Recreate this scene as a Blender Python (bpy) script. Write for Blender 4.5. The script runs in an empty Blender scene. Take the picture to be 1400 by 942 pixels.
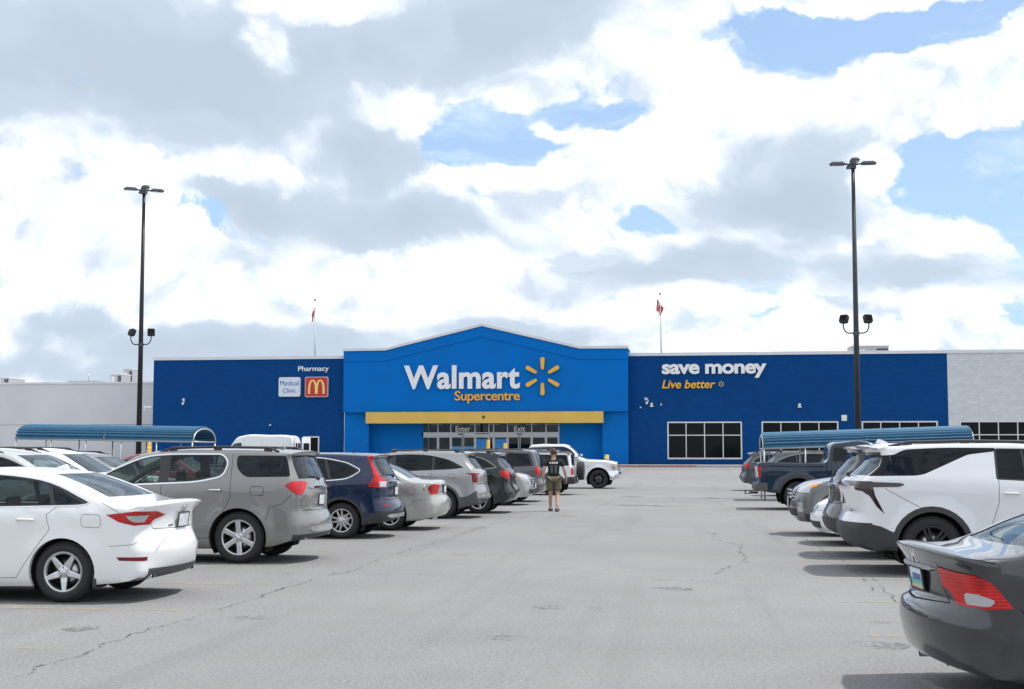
import bpy, bmesh, math, random
from mathutils import Vector, Matrix, noise as mnoise
R = math.radians
random.seed(7)
SC = bpy.context.scene
COL = SC.collection

# ------------------------------------------------------------ camera
F_PX, HOR_Y, EYE, YAW = 1880.0, 618.0, 1.65, R(7.5)
PITCH = math.atan((HOR_Y - 471) / F_PX)
cam = bpy.data.cameras.new('camera'); camo = bpy.data.objects.new('camera', cam); COL.objects.link(camo)
cam.sensor_width = 36.0; cam.lens = 36.0 * F_PX / 1400.0
cam.clip_start = 0.1; cam.clip_end = 5000
camo.location = (0, 0, EYE)
camo.rotation_euler = (R(90) + PITCH, 0, YAW)
SC.camera = camo
_cy, _sy, _cp, _sp = math.cos(YAW), math.sin(YAW), math.cos(PITCH), math.sin(PITCH)
def ray(px, py):
    a = (px - 700) / F_PX; b = (471 - py) / F_PX
    f = _cp - b * _sp; u = _sp + b * _cp
    return (a * _cy - f * _sy, a * _sy + f * _cy, u)
def at_y(px, py, Y):
    d = ray(px, py); t = Y / d[1]; return Vector((d[0] * t, Y, EYE + d[2] * t))
def ground(px, py, z=0.0):
    d = ray(px, py); t = (z - EYE) / d[2]; return Vector((d[0] * t, d[1] * t, z))

# ------------------------------------------------------------ light and sky
SUN_AZ, SUN_EL = R(70), R(65)          # azimuth from +Y (towards the store) clockwise to +X (right)
SUN_STRENGTH, SKY_STRENGTH, EXPOSURE = 3.0, 0.10, 0.38
sun = bpy.data.lights.new('sun', 'SUN'); suno = bpy.data.objects.new('sun', sun); COL.objects.link(suno)
sun.energy = SUN_STRENGTH; sun.angle = R(1.6); sun.color = (1.0, 0.955, 0.90)
sdir = Vector((math.sin(SUN_AZ) * math.cos(SUN_EL), math.cos(SUN_AZ) * math.cos(SUN_EL), math.sin(SUN_EL)))
suno.rotation_euler = (-sdir).to_track_quat('-Z', 'Y').to_euler()
suno.location = (0, 0, 40)
SC.view_settings.view_transform = 'Standard'; SC.view_settings.look = 'None'
SC.view_settings.gamma = 1.0; SC.view_settings.use_curve_mapping = False
SC.view_settings.exposure = EXPOSURE
SC.cycles.max_bounces = 6; SC.cycles.diffuse_bounces = 3; SC.cycles.glossy_bounces = 3; SC.cycles.transparent_max_bounces = 12
SC.cycles.caustics_reflective = False; SC.cycles.caustics_refractive = False

class NT:
    """small helper to wire node trees"""
    def __init__(self, tree): self.t = tree; self.n = tree.nodes; self.l = tree.links
    def new(self, typ, **kw):
        nd = self.n.new(typ)
        for k, v in kw.items(): setattr(nd, k, v)
        return nd
    def put(self, v, sock):
        if isinstance(v, bpy.types.NodeSocket): self.l.new(v, sock)
        else: sock.default_value = v
    def math(self, op, a, b=None, c=None, clamp=False):
        nd = self.new('ShaderNodeMath', operation=op, use_clamp=clamp)
        self.put(a, nd.inputs[0])
        if b is not None: self.put(b, nd.inputs[1])
        if c is not None: self.put(c, nd.inputs[2])
        return nd.outputs[0]
    def vmath(self, op, a, b=None):
        nd = self.new('ShaderNodeVectorMath', operation=op)
        self.put(a, nd.inputs[0])
        if b is not None: self.put(b, nd.inputs[1])
        return nd.outputs[0]
    def smooth(self, v, a, b, lo=0.0, hi=1.0):
        nd = self.new('ShaderNodeMapRange', interpolation_type='SMOOTHSTEP')
        self.put(v, nd.inputs[0]); self.put(a, nd.inputs[1]); self.put(b, nd.inputs[2]); self.put(lo, nd.inputs[3]); self.put(hi, nd.inputs[4])
        return nd.outputs[0]
    def noise(self, vec, scale, detail=5, rough=0.55, dist=0.0):
        nd = self.new('ShaderNodeTexNoise'); self.put(vec, nd.inputs['Vector'])
        nd.inputs['Scale'].default_value = scale; nd.inputs['Detail'].default_value = detail
        nd.inputs['Roughness'].default_value = rough; nd.inputs['Distortion'].default_value = dist
        return nd
    def mix(self, f, a, b):
        nd = self.new('ShaderNodeMix', data_type='RGBA')
        self.put(f, nd.inputs[0]); self.put(a, nd.inputs[6]); self.put(b, nd.inputs[7])
        return nd.outputs[2]

def build_world():
    w = bpy.data.worlds.new('World'); SC.world = w; w.use_nodes = True
    w.cycles.sampling_method = 'MANUAL'; w.cycles.sample_map_resolution = 512
    t = NT(w.node_tree); t.n.clear()
    out = t.new('ShaderNodeOutputWorld'); bg = t.new('ShaderNodeBackground')
    bg.inputs['Strength'].default_value = SKY_STRENGTH
    sky = t.new('ShaderNodeTexSky', sky_type='NISHITA')
    sky.sun_disc = False; sky.sun_elevation = SUN_EL; sky.sun_rotation = SUN_AZ
    sky.air_density = 1.0; sky.dust_density = 1.2; sky.ozone_density = 1.0
    tc = t.new('ShaderNodeTexCoord'); d = tc.outputs['Generated']
    sx = t.new('ShaderNodeSeparateXYZ'); t.l.new(d, sx.inputs[0])
    x, y, z = sx.outputs
    az = t.math('ARCTAN2', x, y)                      # radians, 0 = towards the store, + = right
    el = t.math('ARCSINE', z)
    # cloud layer coordinates: a flat deck seen in perspective
    zz = t.math('ADD', t.math('MAXIMUM', z, 0.0), 0.16)
    cx = t.math('DIVIDE', x, zz); cyv = t.math('DIVIDE', y, zz)
    cv = t.new('ShaderNodeCombineXYZ'); t.put(cx, cv.inputs[0]); t.put(cyv, cv.inputs[1]); cv.inputs[2].default_value = 3.7
    P = cv.outputs[0]
    # puffy warp in direction space so that edges billow in all directions
    dv = t.new('ShaderNodeCombineXYZ'); t.put(az, dv.inputs[0]); t.put(t.math('MULTIPLY', el, 1.35), dv.inputs[1]); dv.inputs[2].default_value = 1.3
    Q = dv.outputs[0]
    def warped(vec, scale, amp, det, rough):
        o = t.vmath('SUBTRACT', t.noise(vec, scale, det, rough).outputs['Color'], (0.5, 0.5, 0.5))
        k = t.new('ShaderNodeVectorMath', operation='SCALE'); t.l.new(o, k.inputs[0]); k.inputs['Scale'].default_value = amp
        return t.vmath('ADD', vec, k.outputs[0])
    Qw = warped(warped(Q, 3.2, 0.16, 2, 0.5), 11.0, 0.060, 5, 0.62)
    def blob(px, py, rx, ry):
        """soft ellipse in direction space around the direction seen at a point of the reference"""
        v = ray(px, py); a0 = math.atan2(v[0], v[1]); e0 = math.atan2(v[2], math.hypot(v[0], v[1]))
        q = t.vmath('MULTIPLY', t.vmath('SUBTRACT', Qw, (a0, e0 * 1.35, 1.3)), (F_PX / rx, F_PX / ry / 1.35, 0.0))
        nd = t.new('ShaderNodeVectorMath', operation='DOT_PRODUCT'); t.l.new(q, nd.inputs[0]); t.l.new(q, nd.inputs[1])
        return nd.outputs['Value']
    def total(lst, r0=0.1, r1=2.2):
        acc = None
        for (b, wgt) in lst:
            nd = t.new('ShaderNodeMapRange', interpolation_type='SMOOTHSTEP'); t.l.new(blob(*b), nd.inputs[0])
            for i, v in ((1, r0), (2, r1), (3, wgt), (4, 0.0)): nd.inputs[i].default_value = v
            acc = nd.outputs[0] if acc is None else t.math('ADD', acc, nd.outputs[0])
        return acc
    def field(off, det, vdet):
        """cloud thickness: broad swells plus cauliflower puffs"""
        v = Qw if off is None else t.vmath('ADD', Qw, off)
        n = t.noise(v, 6.5, det, 0.66).outputs['Fac']
        vo = t.new('ShaderNodeTexVoronoi', feature='F1'); t.put(v, vo.inputs['Vector'])
        vo.inputs['Scale'].default_value = 17.0; vo.inputs['Detail'].default_value = vdet; vo.inputs['Roughness'].default_value = .55; vo.inputs['Lacunarity'].default_value = 2.3; vo.inputs['Randomness'].default_value = 1.0
        return t.math('ADD', t.math('MULTIPLY_ADD', n, 3.0, -1.5), t.math('MULTIPLY_ADD', vo.outputs['Distance'], -.95, .36))
    f0 = field(None, 6, 2.0); f1 = field((-.006, .024, 0), 3, 1.0)
    deck = t.math('SUBTRACT', t.noise(P, 0.7, 3, 0.5).outputs['Fac'], 0.5)
    gaps = total([((705, 182, 40, 22), 1.25), ((770, 195, 30, 12), .8), ((1070, 50, 46, 24), 1.2), ((1160, 45, 60, 20), 1.2), ((1270, 30, 70, 20), 1.2), ((1292, 205, 36, 24), 1.3), ((1372, 215, 36, 30), 1.3), ((1260, 258, 36, 16), 1.0),
                  ((300, 316, 60, 12), 1.0), ((908, 300, 18, 12), .8), ((1375, 290, 26, 34), .9), ((1345, 428, 26, 14), .9), ((830, 152, 34, 9), .7), ((1330, 350, 60, 24), .5), ((1330, 130, 70, 30), -.5), ((650, 30, 140, 50), -.7), ((400, 400, 500, 60), -.4), ((60, 90, 300, 90), -.45)], 0.0, 5.5)
    dens = t.math('SUBTRACT', t.math('ADD', t.math('MULTIPLY_ADD', f0, 1.12, 1.68), t.math('MULTIPLY', deck, .6)), gaps)
    cover = t.smooth(dens, 0.28, 0.78)
    # grey undersides: broad shaded bases plus the shaded lower side of every puff
    grey = total([((60, 130, 360, 76), .80), ((60, 50, 300, 90), .50), ((340, 105, 210, 50), .42), ((560, 40, 330, 60), .62), ((640, 80, 100, 50), .35), ((440, 290, 190, 34), .72), ((570, 302, 110, 32), .5),
                  ((1085, 215, 80, 46), .70), ((1050, 275, 130, 34), .72), ((1040, 370, 170, 42), .80), ((800, 378, 110, 24), .62), ((852, 225, 24, 44), .40), ((360, 70, 46, 30), -1.0), ((470, 18, 110, 20), -.6),
                  ((545, 215, 95, 32), .85), ((115, 420, 66, 16), .62), ((60, 465, 170, 34), .60), ((300, 285, 100, 18), .45), ((520, 452, 260, 26), .52), ((745, 300, 50, 34), .5), ((775, 30, 80, 50), .6),
                  ((1290, 365, 90, 34), .5), ((800, 442, 160, 20), .45), ((955, 335, 60, 20), .3), ((380, 458, 120, 26), .4), ((150, 500, 300, 22), .35), ((320, 350, 60, 10), .4), ((90, 300, 60, 8), .4), ((85, 330, 40, 8), .4), ((110, 355, 60, 12), .4), ((1180, 430, 60, 14), .3)], 0.0, 2.6)
    rel = t.math('SUBTRACT', f1, f0)
    gv = t.math('ADD', t.math('ADD', t.math('MULTIPLY', deck, 1.0), t.math('MULTIPLY_ADD', f0, .42, .16)), grey)
    shade = t.smooth(t.math('MULTIPLY_ADD', rel, .55, gv), 0.10, 0.82)
    soft = t.smooth(t.math('MULTIPLY_ADD', rel, 1.15, t.math('MULTIPLY', gv, .5)), .0, .80, 0.0, .85)
    white = t.mix(t.math('MAXIMUM', shade, soft), (8.7, 9.1, 9.7, 1), (4.9, 5.75, 6.75, 1))
    white = t.mix(t.smooth(t.math('MULTIPLY_ADD', rel, .5, gv), .50, 1.5, 0.0, .75), white, (4.0, 4.8, 5.75, 1))
    pale = t.mix(t.smooth(el, 0.0, 0.30, 0.75, 0.45), sky.outputs[0], (4.4, 6.6, 10.0, 1))
    st = t.vmath('MULTIPLY', Qw, (1.0, 2.6, 1.0)); wisp = t.smooth(t.noise(st, 9.0, 4, .62).outputs['Fac'], .46, .74, 0.0, .55)
    pale = t.mix(wisp, pale, (7.6, 8.6, 10.2, 1))
    c = t.mix(cover, pale, white)
    t.l.new(c, bg.inputs[0]); t.l.new(bg.outputs[0], out.inputs[0])
build_world()

# ------------------------------------------------------------ materials
MATS = {}
def mat(name, color=(.5, .5, .5), rough=.6, metal=0.0, coat=0.0, spec=.5, emit=None, noise=None, bump=None, coat_rough=.03):
    """principled material; noise=(scale, amount) varies the colour, bump=(scale, strength)"""
    if name in MATS: return MATS[name]
    m = bpy.data.materials.new(name); m.use_nodes = True; MATS[name] = m
    t = NT(m.node_tree); p = t.n['Principled BSDF']
    p.inputs['Base Color'].default_value = (*color, 1); p.inputs['Roughness'].default_value = rough
    p.inputs['Metallic'].default_value = metal; p.inputs['Coat Weight'].default_value = coat
    p.inputs['Coat Roughness'].default_value = coat_rough
    p.inputs['Specular IOR Level'].default_value = spec
    tc = t.new('ShaderNodeTexCoord')
    if noise:
        nz = t.noise(tc.outputs['Object'], noise[0], 6, .6)
        f = t.smooth(nz.outputs['Fac'], .3, .7)
        a = noise[1]
        t.l.new(t.mix(f, tuple(c * (1 - a) for c in color) + (1,), tuple(min(1, c * (1 + a)) for c in color) + (1,)), p.inputs['Base Color'])
        r2 = t.smooth(nz.outputs['Fac'], .3, .7, max(0, rough - .08), min(1, rough + .08)); t.l.new(r2, p.inputs['Roughness'])
    if bump:
        nb = t.noise(tc.outputs['Object'], bump[0], 4, .6); b = t.new('ShaderNodeBump')
        b.inputs['Strength'].default_value = bump[1]; b.inputs['Distance'].default_value = .01
        t.l.new(nb.outputs['Fac'], b.inputs['Height']); t.l.new(b.outputs[0], p.inputs['Normal'])
    return m
def glass_mat(name, tint, alpha=.5):
    """car glass: tinted see-through with a clear mirror coat"""
    if name in MATS: return MATS[name]
    m = bpy.data.materials.new(name); m.use_nodes = True; MATS[name] = m
    t = NT(m.node_tree); t.n.clear(); o = t.new('ShaderNodeOutputMaterial')
    tr = t.new('ShaderNodeBsdfTransparent'); tr.inputs[0].default_value = (*tint, 1)
    gl = t.new('ShaderNodeBsdfGlossy'); gl.inputs['Roughness'].default_value = .02; gl.inputs[0].default_value = (.82, .92, 1, 1)
    fr = t.new('ShaderNodeFresnel'); fr.inputs[0].default_value = 1.45
    f = t.math('MULTIPLY_ADD', fr.outputs[0], .85, .0, clamp=True)
    mx = t.new('ShaderNodeMixShader'); t.l.new(f, mx.inputs[0]); t.l.new(tr.outputs[0], mx.inputs[1]); t.l.new(gl.outputs[0], mx.inputs[2])
    t.l.new(mx.outputs[0], o.inputs[0]); return m
def paint(name, color, metal=.35, rough=.38):
    """car paint with fine flake, dust low on the panels and clear coat"""
    if name in MATS: return MATS[name]
    m = mat(name, color, rough, metal, 1.0, .2)
    t = NT(m.node_tree); p = t.n['Principled BSDF']
    tc = t.new('ShaderNodeTexCoord'); sp = t.new('ShaderNodeSeparateXYZ'); t.l.new(tc.outputs['Object'], sp.inputs[0])
    nz = t.noise(tc.outputs['Object'], 6.0, 6, .65)
    low = t.smooth(t.math('ADD', sp.outputs[2], t.math('MULTIPLY', nz.outputs['Fac'], .35)), .26, .66, .16, .0)
    fl = t.noise(tc.outputs['Object'], 900.0, 1, .5)
    c2 = t.mix(t.smooth(fl.outputs['Fac'], .35, .65), tuple(c * .93 for c in color) + (1,), tuple(min(1, c * 1.06) for c in color) + (1,))
    t.l.new(t.mix(low, c2, (.30, .28, .25, 1)), p.inputs['Base Color'])
    t.l.new(t.math('MULTIPLY_ADD', low, -.8, .95), p.inputs['Coat Weight'])
    t.l.new(t.math('MULTIPLY_ADD', low, 1.0, rough), p.inputs['Roughness'])
    return m
M = {}
M['rubber'] = mat('rubber', (.022, .022, .024), .8, noise=(25, .3))
M['plastic'] = mat('black_plastic', (.028, .029, .032), .55, noise=(30, .2))
M['plastic_grey'] = mat('grey_plastic', (.075, .078, .084), .6, noise=(30, .15))
M['gloss_black'] = mat('gloss_black', (.012, .012, .014), .12, coat=.6)
M['seam'] = mat('panel_gap', (.008, .008, .009), .9)
M['dark'] = mat('wheel_well', (.012, .012, .013), .95)
M['chrome'] = mat('chrome', (.78, .79, .81), .10, 1.0)
M['satin'] = mat('satin_metal', (.55, .56, .58), .32, 1.0)
M['alloy'] = mat('alloy', (.62, .63, .65), .3, .85, coat=.4)
M['alloy_dark'] = mat('alloy_dark', (.05, .052, .056), .35, .7)
def lamp_mat(name, dark, bright, coat=.35):
    """moulded lamp lens: fine ribs and brighter cells behind a clear cover"""
    m = mat(name, bright, .12, 0, coat, .3); t = NT(m.node_tree); p = t.n['Principled BSDF']; tc = t.new('ShaderNodeTexCoord')
    wv = t.new('ShaderNodeTexWave', wave_type='BANDS', bands_direction='Z'); t.l.new(tc.outputs['Object'], wv.inputs['Vector']); wv.inputs['Scale'].default_value = 14.0; wv.inputs['Distortion'].default_value = .6
    vo = t.new('ShaderNodeTexVoronoi'); t.l.new(tc.outputs['Object'], vo.inputs['Vector']); vo.inputs['Scale'].default_value = 9.0
    f = t.math('ADD', t.math('MULTIPLY', wv.outputs['Fac'], .5), t.math('MULTIPLY', vo.outputs['Distance'], .8), clamp=True)
    t.l.new(t.mix(f, (*dark, 1), (*bright, 1)), p.inputs['Base Color'])
    b = t.new('ShaderNodeBump'); b.inputs['Strength'].default_value = .25; b.inputs['Distance'].default_value = .004; t.l.new(wv.outputs['Fac'], b.inputs['Height']); t.l.new(b.outputs[0], p.inputs['Normal'])
    return m
M['red_lamp'] = lamp_mat('red_lamp', (.22, .002, .004), (.60, .012, .014))
M['dark_red_lamp'] = lamp_mat('dark_red_lamp', (.07, .002, .004), (.24, .006, .012))
M['clear_lamp'] = mat('clear_lamp', (.50, .51, .53), .10, .5, coat=1.0)
M['amber_lamp'] = mat('amber_lamp', (.85, .30, .03), .2, coat=1.0)
M['smoke_lamp'] = mat('smoke_lamp', (.022, .012, .015), .12, coat=.5)
M['seat'] = mat('seat_cloth', (.045, .045, .05), .85, noise=(40, .25))
M['cabin'] = mat('cabin_trim', (.03, .031, .034), .8)
M['glass'] = glass_mat('car_glass', (.30, .36, .36))
M['glass_dark'] = glass_mat('privacy_glass', (.028, .033, .040))
M['glass_clear'] = glass_mat('clear_glass', (.62, .74, .70))
M['plate'] = mat('plate_white', (.62, .66, .70), .45, noise=(18, .25))

# ------------------------------------------------------------ object helpers
def link(name, me, m=None, parent=None, loc=None):
    o = bpy.data.objects.new(name, me); COL.objects.link(o)
    if m is not None and me is not None and not me.materials: me.materials.append(m)
    if parent is not None: o.parent = parent
    if loc is not None: o.location = loc
    return o
def tag(o, label=None, cat=None, group=None, kind=None):
    if label: o['label'] = label
    if cat: o['category'] = cat
    if group: o['group'] = group
    if kind: o['kind'] = kind
    return o
def empty(name, loc=(0, 0, 0), rz=0.0):
    o = bpy.data.objects.new(name, None); COL.objects.link(o); o.location = loc; o.rotation_euler = (0, 0, rz); o.empty_display_size = .2
    return o
def copy_tree(o, parent=None):
    c = o.copy(); COL.objects.link(c)
    if parent is not None: c.parent = parent
    for ch in list(o.children): copy_tree(ch, c)
    return c
class MB:
    """collects shapes into one mesh"""
    def __init__(self): self.v = []; self.f = []; self.m = []; self.sm = []
    def add(self, vs, fs, mi=0, smooth=False):
        b = len(self.v); self.v += [tuple(p) for p in vs]
        for f in fs: self.f.append(tuple(b + i for i in f)); self.m.append(mi); self.sm.append(smooth)
        return self
    def box(self, x0, x1, y0, y1, z0, z1, mi=0):
        vs = [(x, y, z) for x in (x0, x1) for y in (y0, y1) for z in (z0, z1)]
        return self.add(vs, [(0, 1, 3, 2), (4, 6, 7, 5), (0, 4, 5, 1), (2, 3, 7, 6), (0, 2, 6, 4), (1, 5, 7, 3)], mi)
    def rbox(self, x0, x1, y0, y1, z0, z1, r, mi=0, top=1.0):
        """box with rounded vertical edges, slight edge bevel; top scales the top outline"""
        cxm, cym = (x0 + x1) / 2, (y0 + y1) / 2; r = min(r, (x1 - x0) * .49, (y1 - y0) * .49)
        ring = []
        for (sx, sy2, a0) in ((x1 - r, y1 - r, 0), (x0 + r, y1 - r, 90), (x0 + r, y0 + r, 180), (x1 - r, y0 + r, 270)):
            for k in range(4):
                a = R(a0 + 30 * k); ring.append((sx + r * math.cos(a), sy2 + r * math.sin(a)))
        b = min(r * .6, (z1 - z0) * .3); lev = [(z0, 1 - b / max(x1 - x0, .01) * .8), (z0 + b, 1.0), (z1 - b, top), (z1, top - b / max(x1 - x0, .01) * .8)]
        n = len(ring); vs = []
        for (z, s) in lev:
            for (x, y) in ring:
                q = b if s not in (1.0, top) else 0
                dx, dy = x - cxm, y - cym; l = math.hypot(dx, dy) or 1
                vs.append((cxm + dx * (top if z > z0 + b + 1e-6 else 1) - dx / l * q, cym + dy * (top if z > z0 + b + 1e-6 else 1) - dy / l * q, z))
        fs = []
        for k in range(3):
            for i in range(n):
                j = (i + 1) % n; fs.append((k * n + i, k * n + j, (k + 1) * n + j, (k + 1) * n + i))
        self.add(vs, fs, mi, True)
        self.add(vs[:n], [tuple(range(n - 1, -1, -1))], mi); self.add(vs[-n:], [tuple(range(n))], mi)
        return self
    def tube(self, pts, rad, n=8, mi=0, cap=True):
        """round tube along a polyline; rad a number or one per point"""
        pts = [Vector(p) for p in pts]; k = len(pts)
        rs = rad if isinstance(rad, (list, tuple)) else [rad] * k
        up = Vector((0, 0, 1)); vs = []; prev = None
        for i, p in enumerate(pts):
            d = (pts[min(i + 1, k - 1)] - pts[max(i - 1, 0)]).normalized()
            a = d.cross(up if prev is None else prev)
            if prev is None and a.length < .05: a = d.cross(Vector((1, 0, 0)))
            if prev is not None: a = prev - d * prev.dot(d)
            a.normalize(); prev = a; b = d.cross(a)
            for j in range(n):
                t = 2 * math.pi * j / n; vs.append(p + (a * math.cos(t) + b * math.sin(t)) * rs[i])
        fs = []
        for i in range(k - 1):
            for j in range(n):
                q = (j + 1) % n; fs.append((i * n + j, (i + 1) * n + j, (i + 1) * n + q, i * n + q))
        self.add(vs, fs, mi, True)
        if cap: self.add(vs[:n], [tuple(range(n))], mi); self.add(vs[-n:], [tuple(range(n - 1, -1, -1))], mi)
        return self
    def lathe(self, prof, axis='y', n=40, mi=0, centre=(0, 0, 0)):
        """prof: list of (radius, offset along the axis)"""
        vs = []; k = len(prof); c = Vector(centre)
        for (r, h) in prof:
            for j in range(n):
                t = 2 * math.pi * j / n; a, b = r * math.cos(t), r * math.sin(t)
                vs.append(c + (Vector((a, h, b)) if axis == 'y' else Vector((a, b, h)) if axis == 'z' else Vector((h, a, b))))
        fs = []
        for i in range(k - 1):
            for j in range(n):
                q = (j + 1) % n; fs.append((i * n + j, i * n + q, (i + 1) * n + q, (i + 1) * n + j))
        return self.add(vs, fs, mi, True)
    def prism(self, poly, axis, h0, h1, mi=0):
        """extrude a 2-D polygon; axis y: (x,z), x: (y,z), z: (x,y)"""
        def P(a, b, h): return (a, h, b) if axis == 'y' else (h, a, b) if axis == 'x' else (a, b, h)
        n = len(poly); vs = [P(a, b, h0) for a, b in poly] + [P(a, b, h1) for a, b in poly]
        fs = [tuple(range(n)), tuple(range(2 * n - 1, n - 1, -1))] + [(i, (i + 1) % n, n + (i + 1) % n, n + i) for i in range(n)]
        return self.add(vs, fs, mi)
    def mesh(self, name='mesh'):
        me = bpy.data.meshes.new(name); me.from_pydata(self.v, [], self.f)
        me.polygons.foreach_set('material_index', self.m); me.polygons.foreach_set('use_smooth', self.sm)
        bm = bmesh.new(); bm.from_mesh(me); bmesh.ops.remove_doubles(bm, verts=bm.verts, dist=1e-5)
        bmesh.ops.recalc_face_normals(bm, faces=bm.faces); bm.to_mesh(me); bm.free()
        me.update(); return me
    def build(self, name, m=None, parent=None, loc=None, mats=None):
        me = self.mesh(name)
        if mats:
            for q in mats: me.materials.append(q)
        return link(name, me, m, parent, loc)
def sharp(me, ang=35):
    """hard edges above an angle on a smooth-shaded mesh"""
    bm = bmesh.new(); bm.from_mesh(me)
    for e in bm.edges:
        if len(e.link_faces) == 2 and e.calc_face_angle(0) > R(ang): e.smooth = False
    bm.to_mesh(me); bm.free(); return me
def lerp(a, b, t): return a + (b - a) * t
def pwl(pts, x):
    """smooth interpolation through (x, value) points"""
    if x <= pts[0][0]: return pts[0][1]
    for i in range(len(pts) - 1):
        if x <= pts[i + 1][0]:
            x0, a = pts[i]; x1, b = pts[i + 1]; t = (x - x0) / (x1 - x0)
            m0 = (b - pts[i - 1][1]) / (x1 - pts[i - 1][0]) if i > 0 else (b - a) / (x1 - x0)
            m1 = (pts[i + 2][1] - a) / (pts[i + 2][0] - x0) if i + 2 < len(pts) else (b - a) / (x1 - x0)
            h = x1 - x0; t2, t3 = t * t, t * t * t
            return (2 * t3 - 3 * t2 + 1) * a + (t3 - 2 * t2 + t) * h * m0 + (-2 * t3 + 3 * t2) * b + (t3 - t2) * h * m1
    return pts[-1][1]
def sstep(a, b, x):
    t = max(0.0, min(1.0, (x - a) / (b - a))); return t * t * (3 - 2 * t)
def rpoly(pts, r=.05, n=4):
    """fillet the corners of a polygon; a point may carry its own radius"""
    out = []; k = len(pts)
    for i in range(k):
        p = Vector(pts[i][:2]); a = Vector(pts[i - 1][:2]); b = Vector(pts[(i + 1) % k][:2])
        rr = pts[i][2] if len(pts[i]) > 2 else r
        da, db = a - p, b - p
        l = min(rr, da.length * .45, db.length * .45)
        if l < .004: out.append(tuple(p)); continue
        s, e = p + da.normalized() * l, p + db.normalized() * l
        for j in range(n + 1):
            t = j / n; out.append(tuple(s * (1 - t) ** 2 + p * 2 * t * (1 - t) + e * t * t))
    return out
# ------------------------------------------------------------ vehicles: one skin per car, cut into its panels
def spline(pts, ds):
    """centripetal-like Catmull-Rom through tuples; spacing about ds"""
    out = []; n = len(pts)
    for i in range(n - 1):
        p0, p1, p2, p3 = pts[max(i - 1, 0)], pts[i], pts[i + 1], pts[min(i + 2, n - 1)]
        l = math.hypot(p2[0] - p1[0], p2[1] - p1[1]); k = max(1, int(math.ceil(l / ds)))
        def tang(a, b, c):
            l1 = math.hypot(b[0] - a[0], b[1] - a[1]) or 1e-6; l2 = math.hypot(c[0] - b[0], c[1] - b[1]) or 1e-6
            return [((b[q] - a[q]) / l1 * l2 + (c[q] - b[q]) / l2 * l1) / (l1 + l2) for q in range(4)]
        m1 = tang(p0, p1, p2) if i > 0 else [(p2[q] - p1[q]) / l for q in range(4)]
        m2 = tang(p1, p2, p3) if i + 2 < n else [(p2[q] - p1[q]) / l for q in range(4)]
        for j in range(k):
            t = j / k; t2, t3 = t * t, t * t * t
            out.append([(2 * t3 - 3 * t2 + 1) * p1[q] + (t3 - 2 * t2 + t) * l * m1[q] + (-2 * t3 + 3 * t2) * p2[q] + (t3 - t2) * l * m2[q] for q in range(4)])
    out.append(list(pts[-1])); return out
def inside(poly, a, b):
    r = False; j = len(poly) - 1
    for i in range(len(poly)):
        xi, yi = poly[i]; xj, yj = poly[j]
        if (yi > b) != (yj > b) and a < (xj - xi) * (b - yi) / (yj - yi) + xi: r = not r
        j = i
    return r
AX = {'y': (0, 2), 'x': (1, 2), 'z': (0, 1)}
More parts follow.
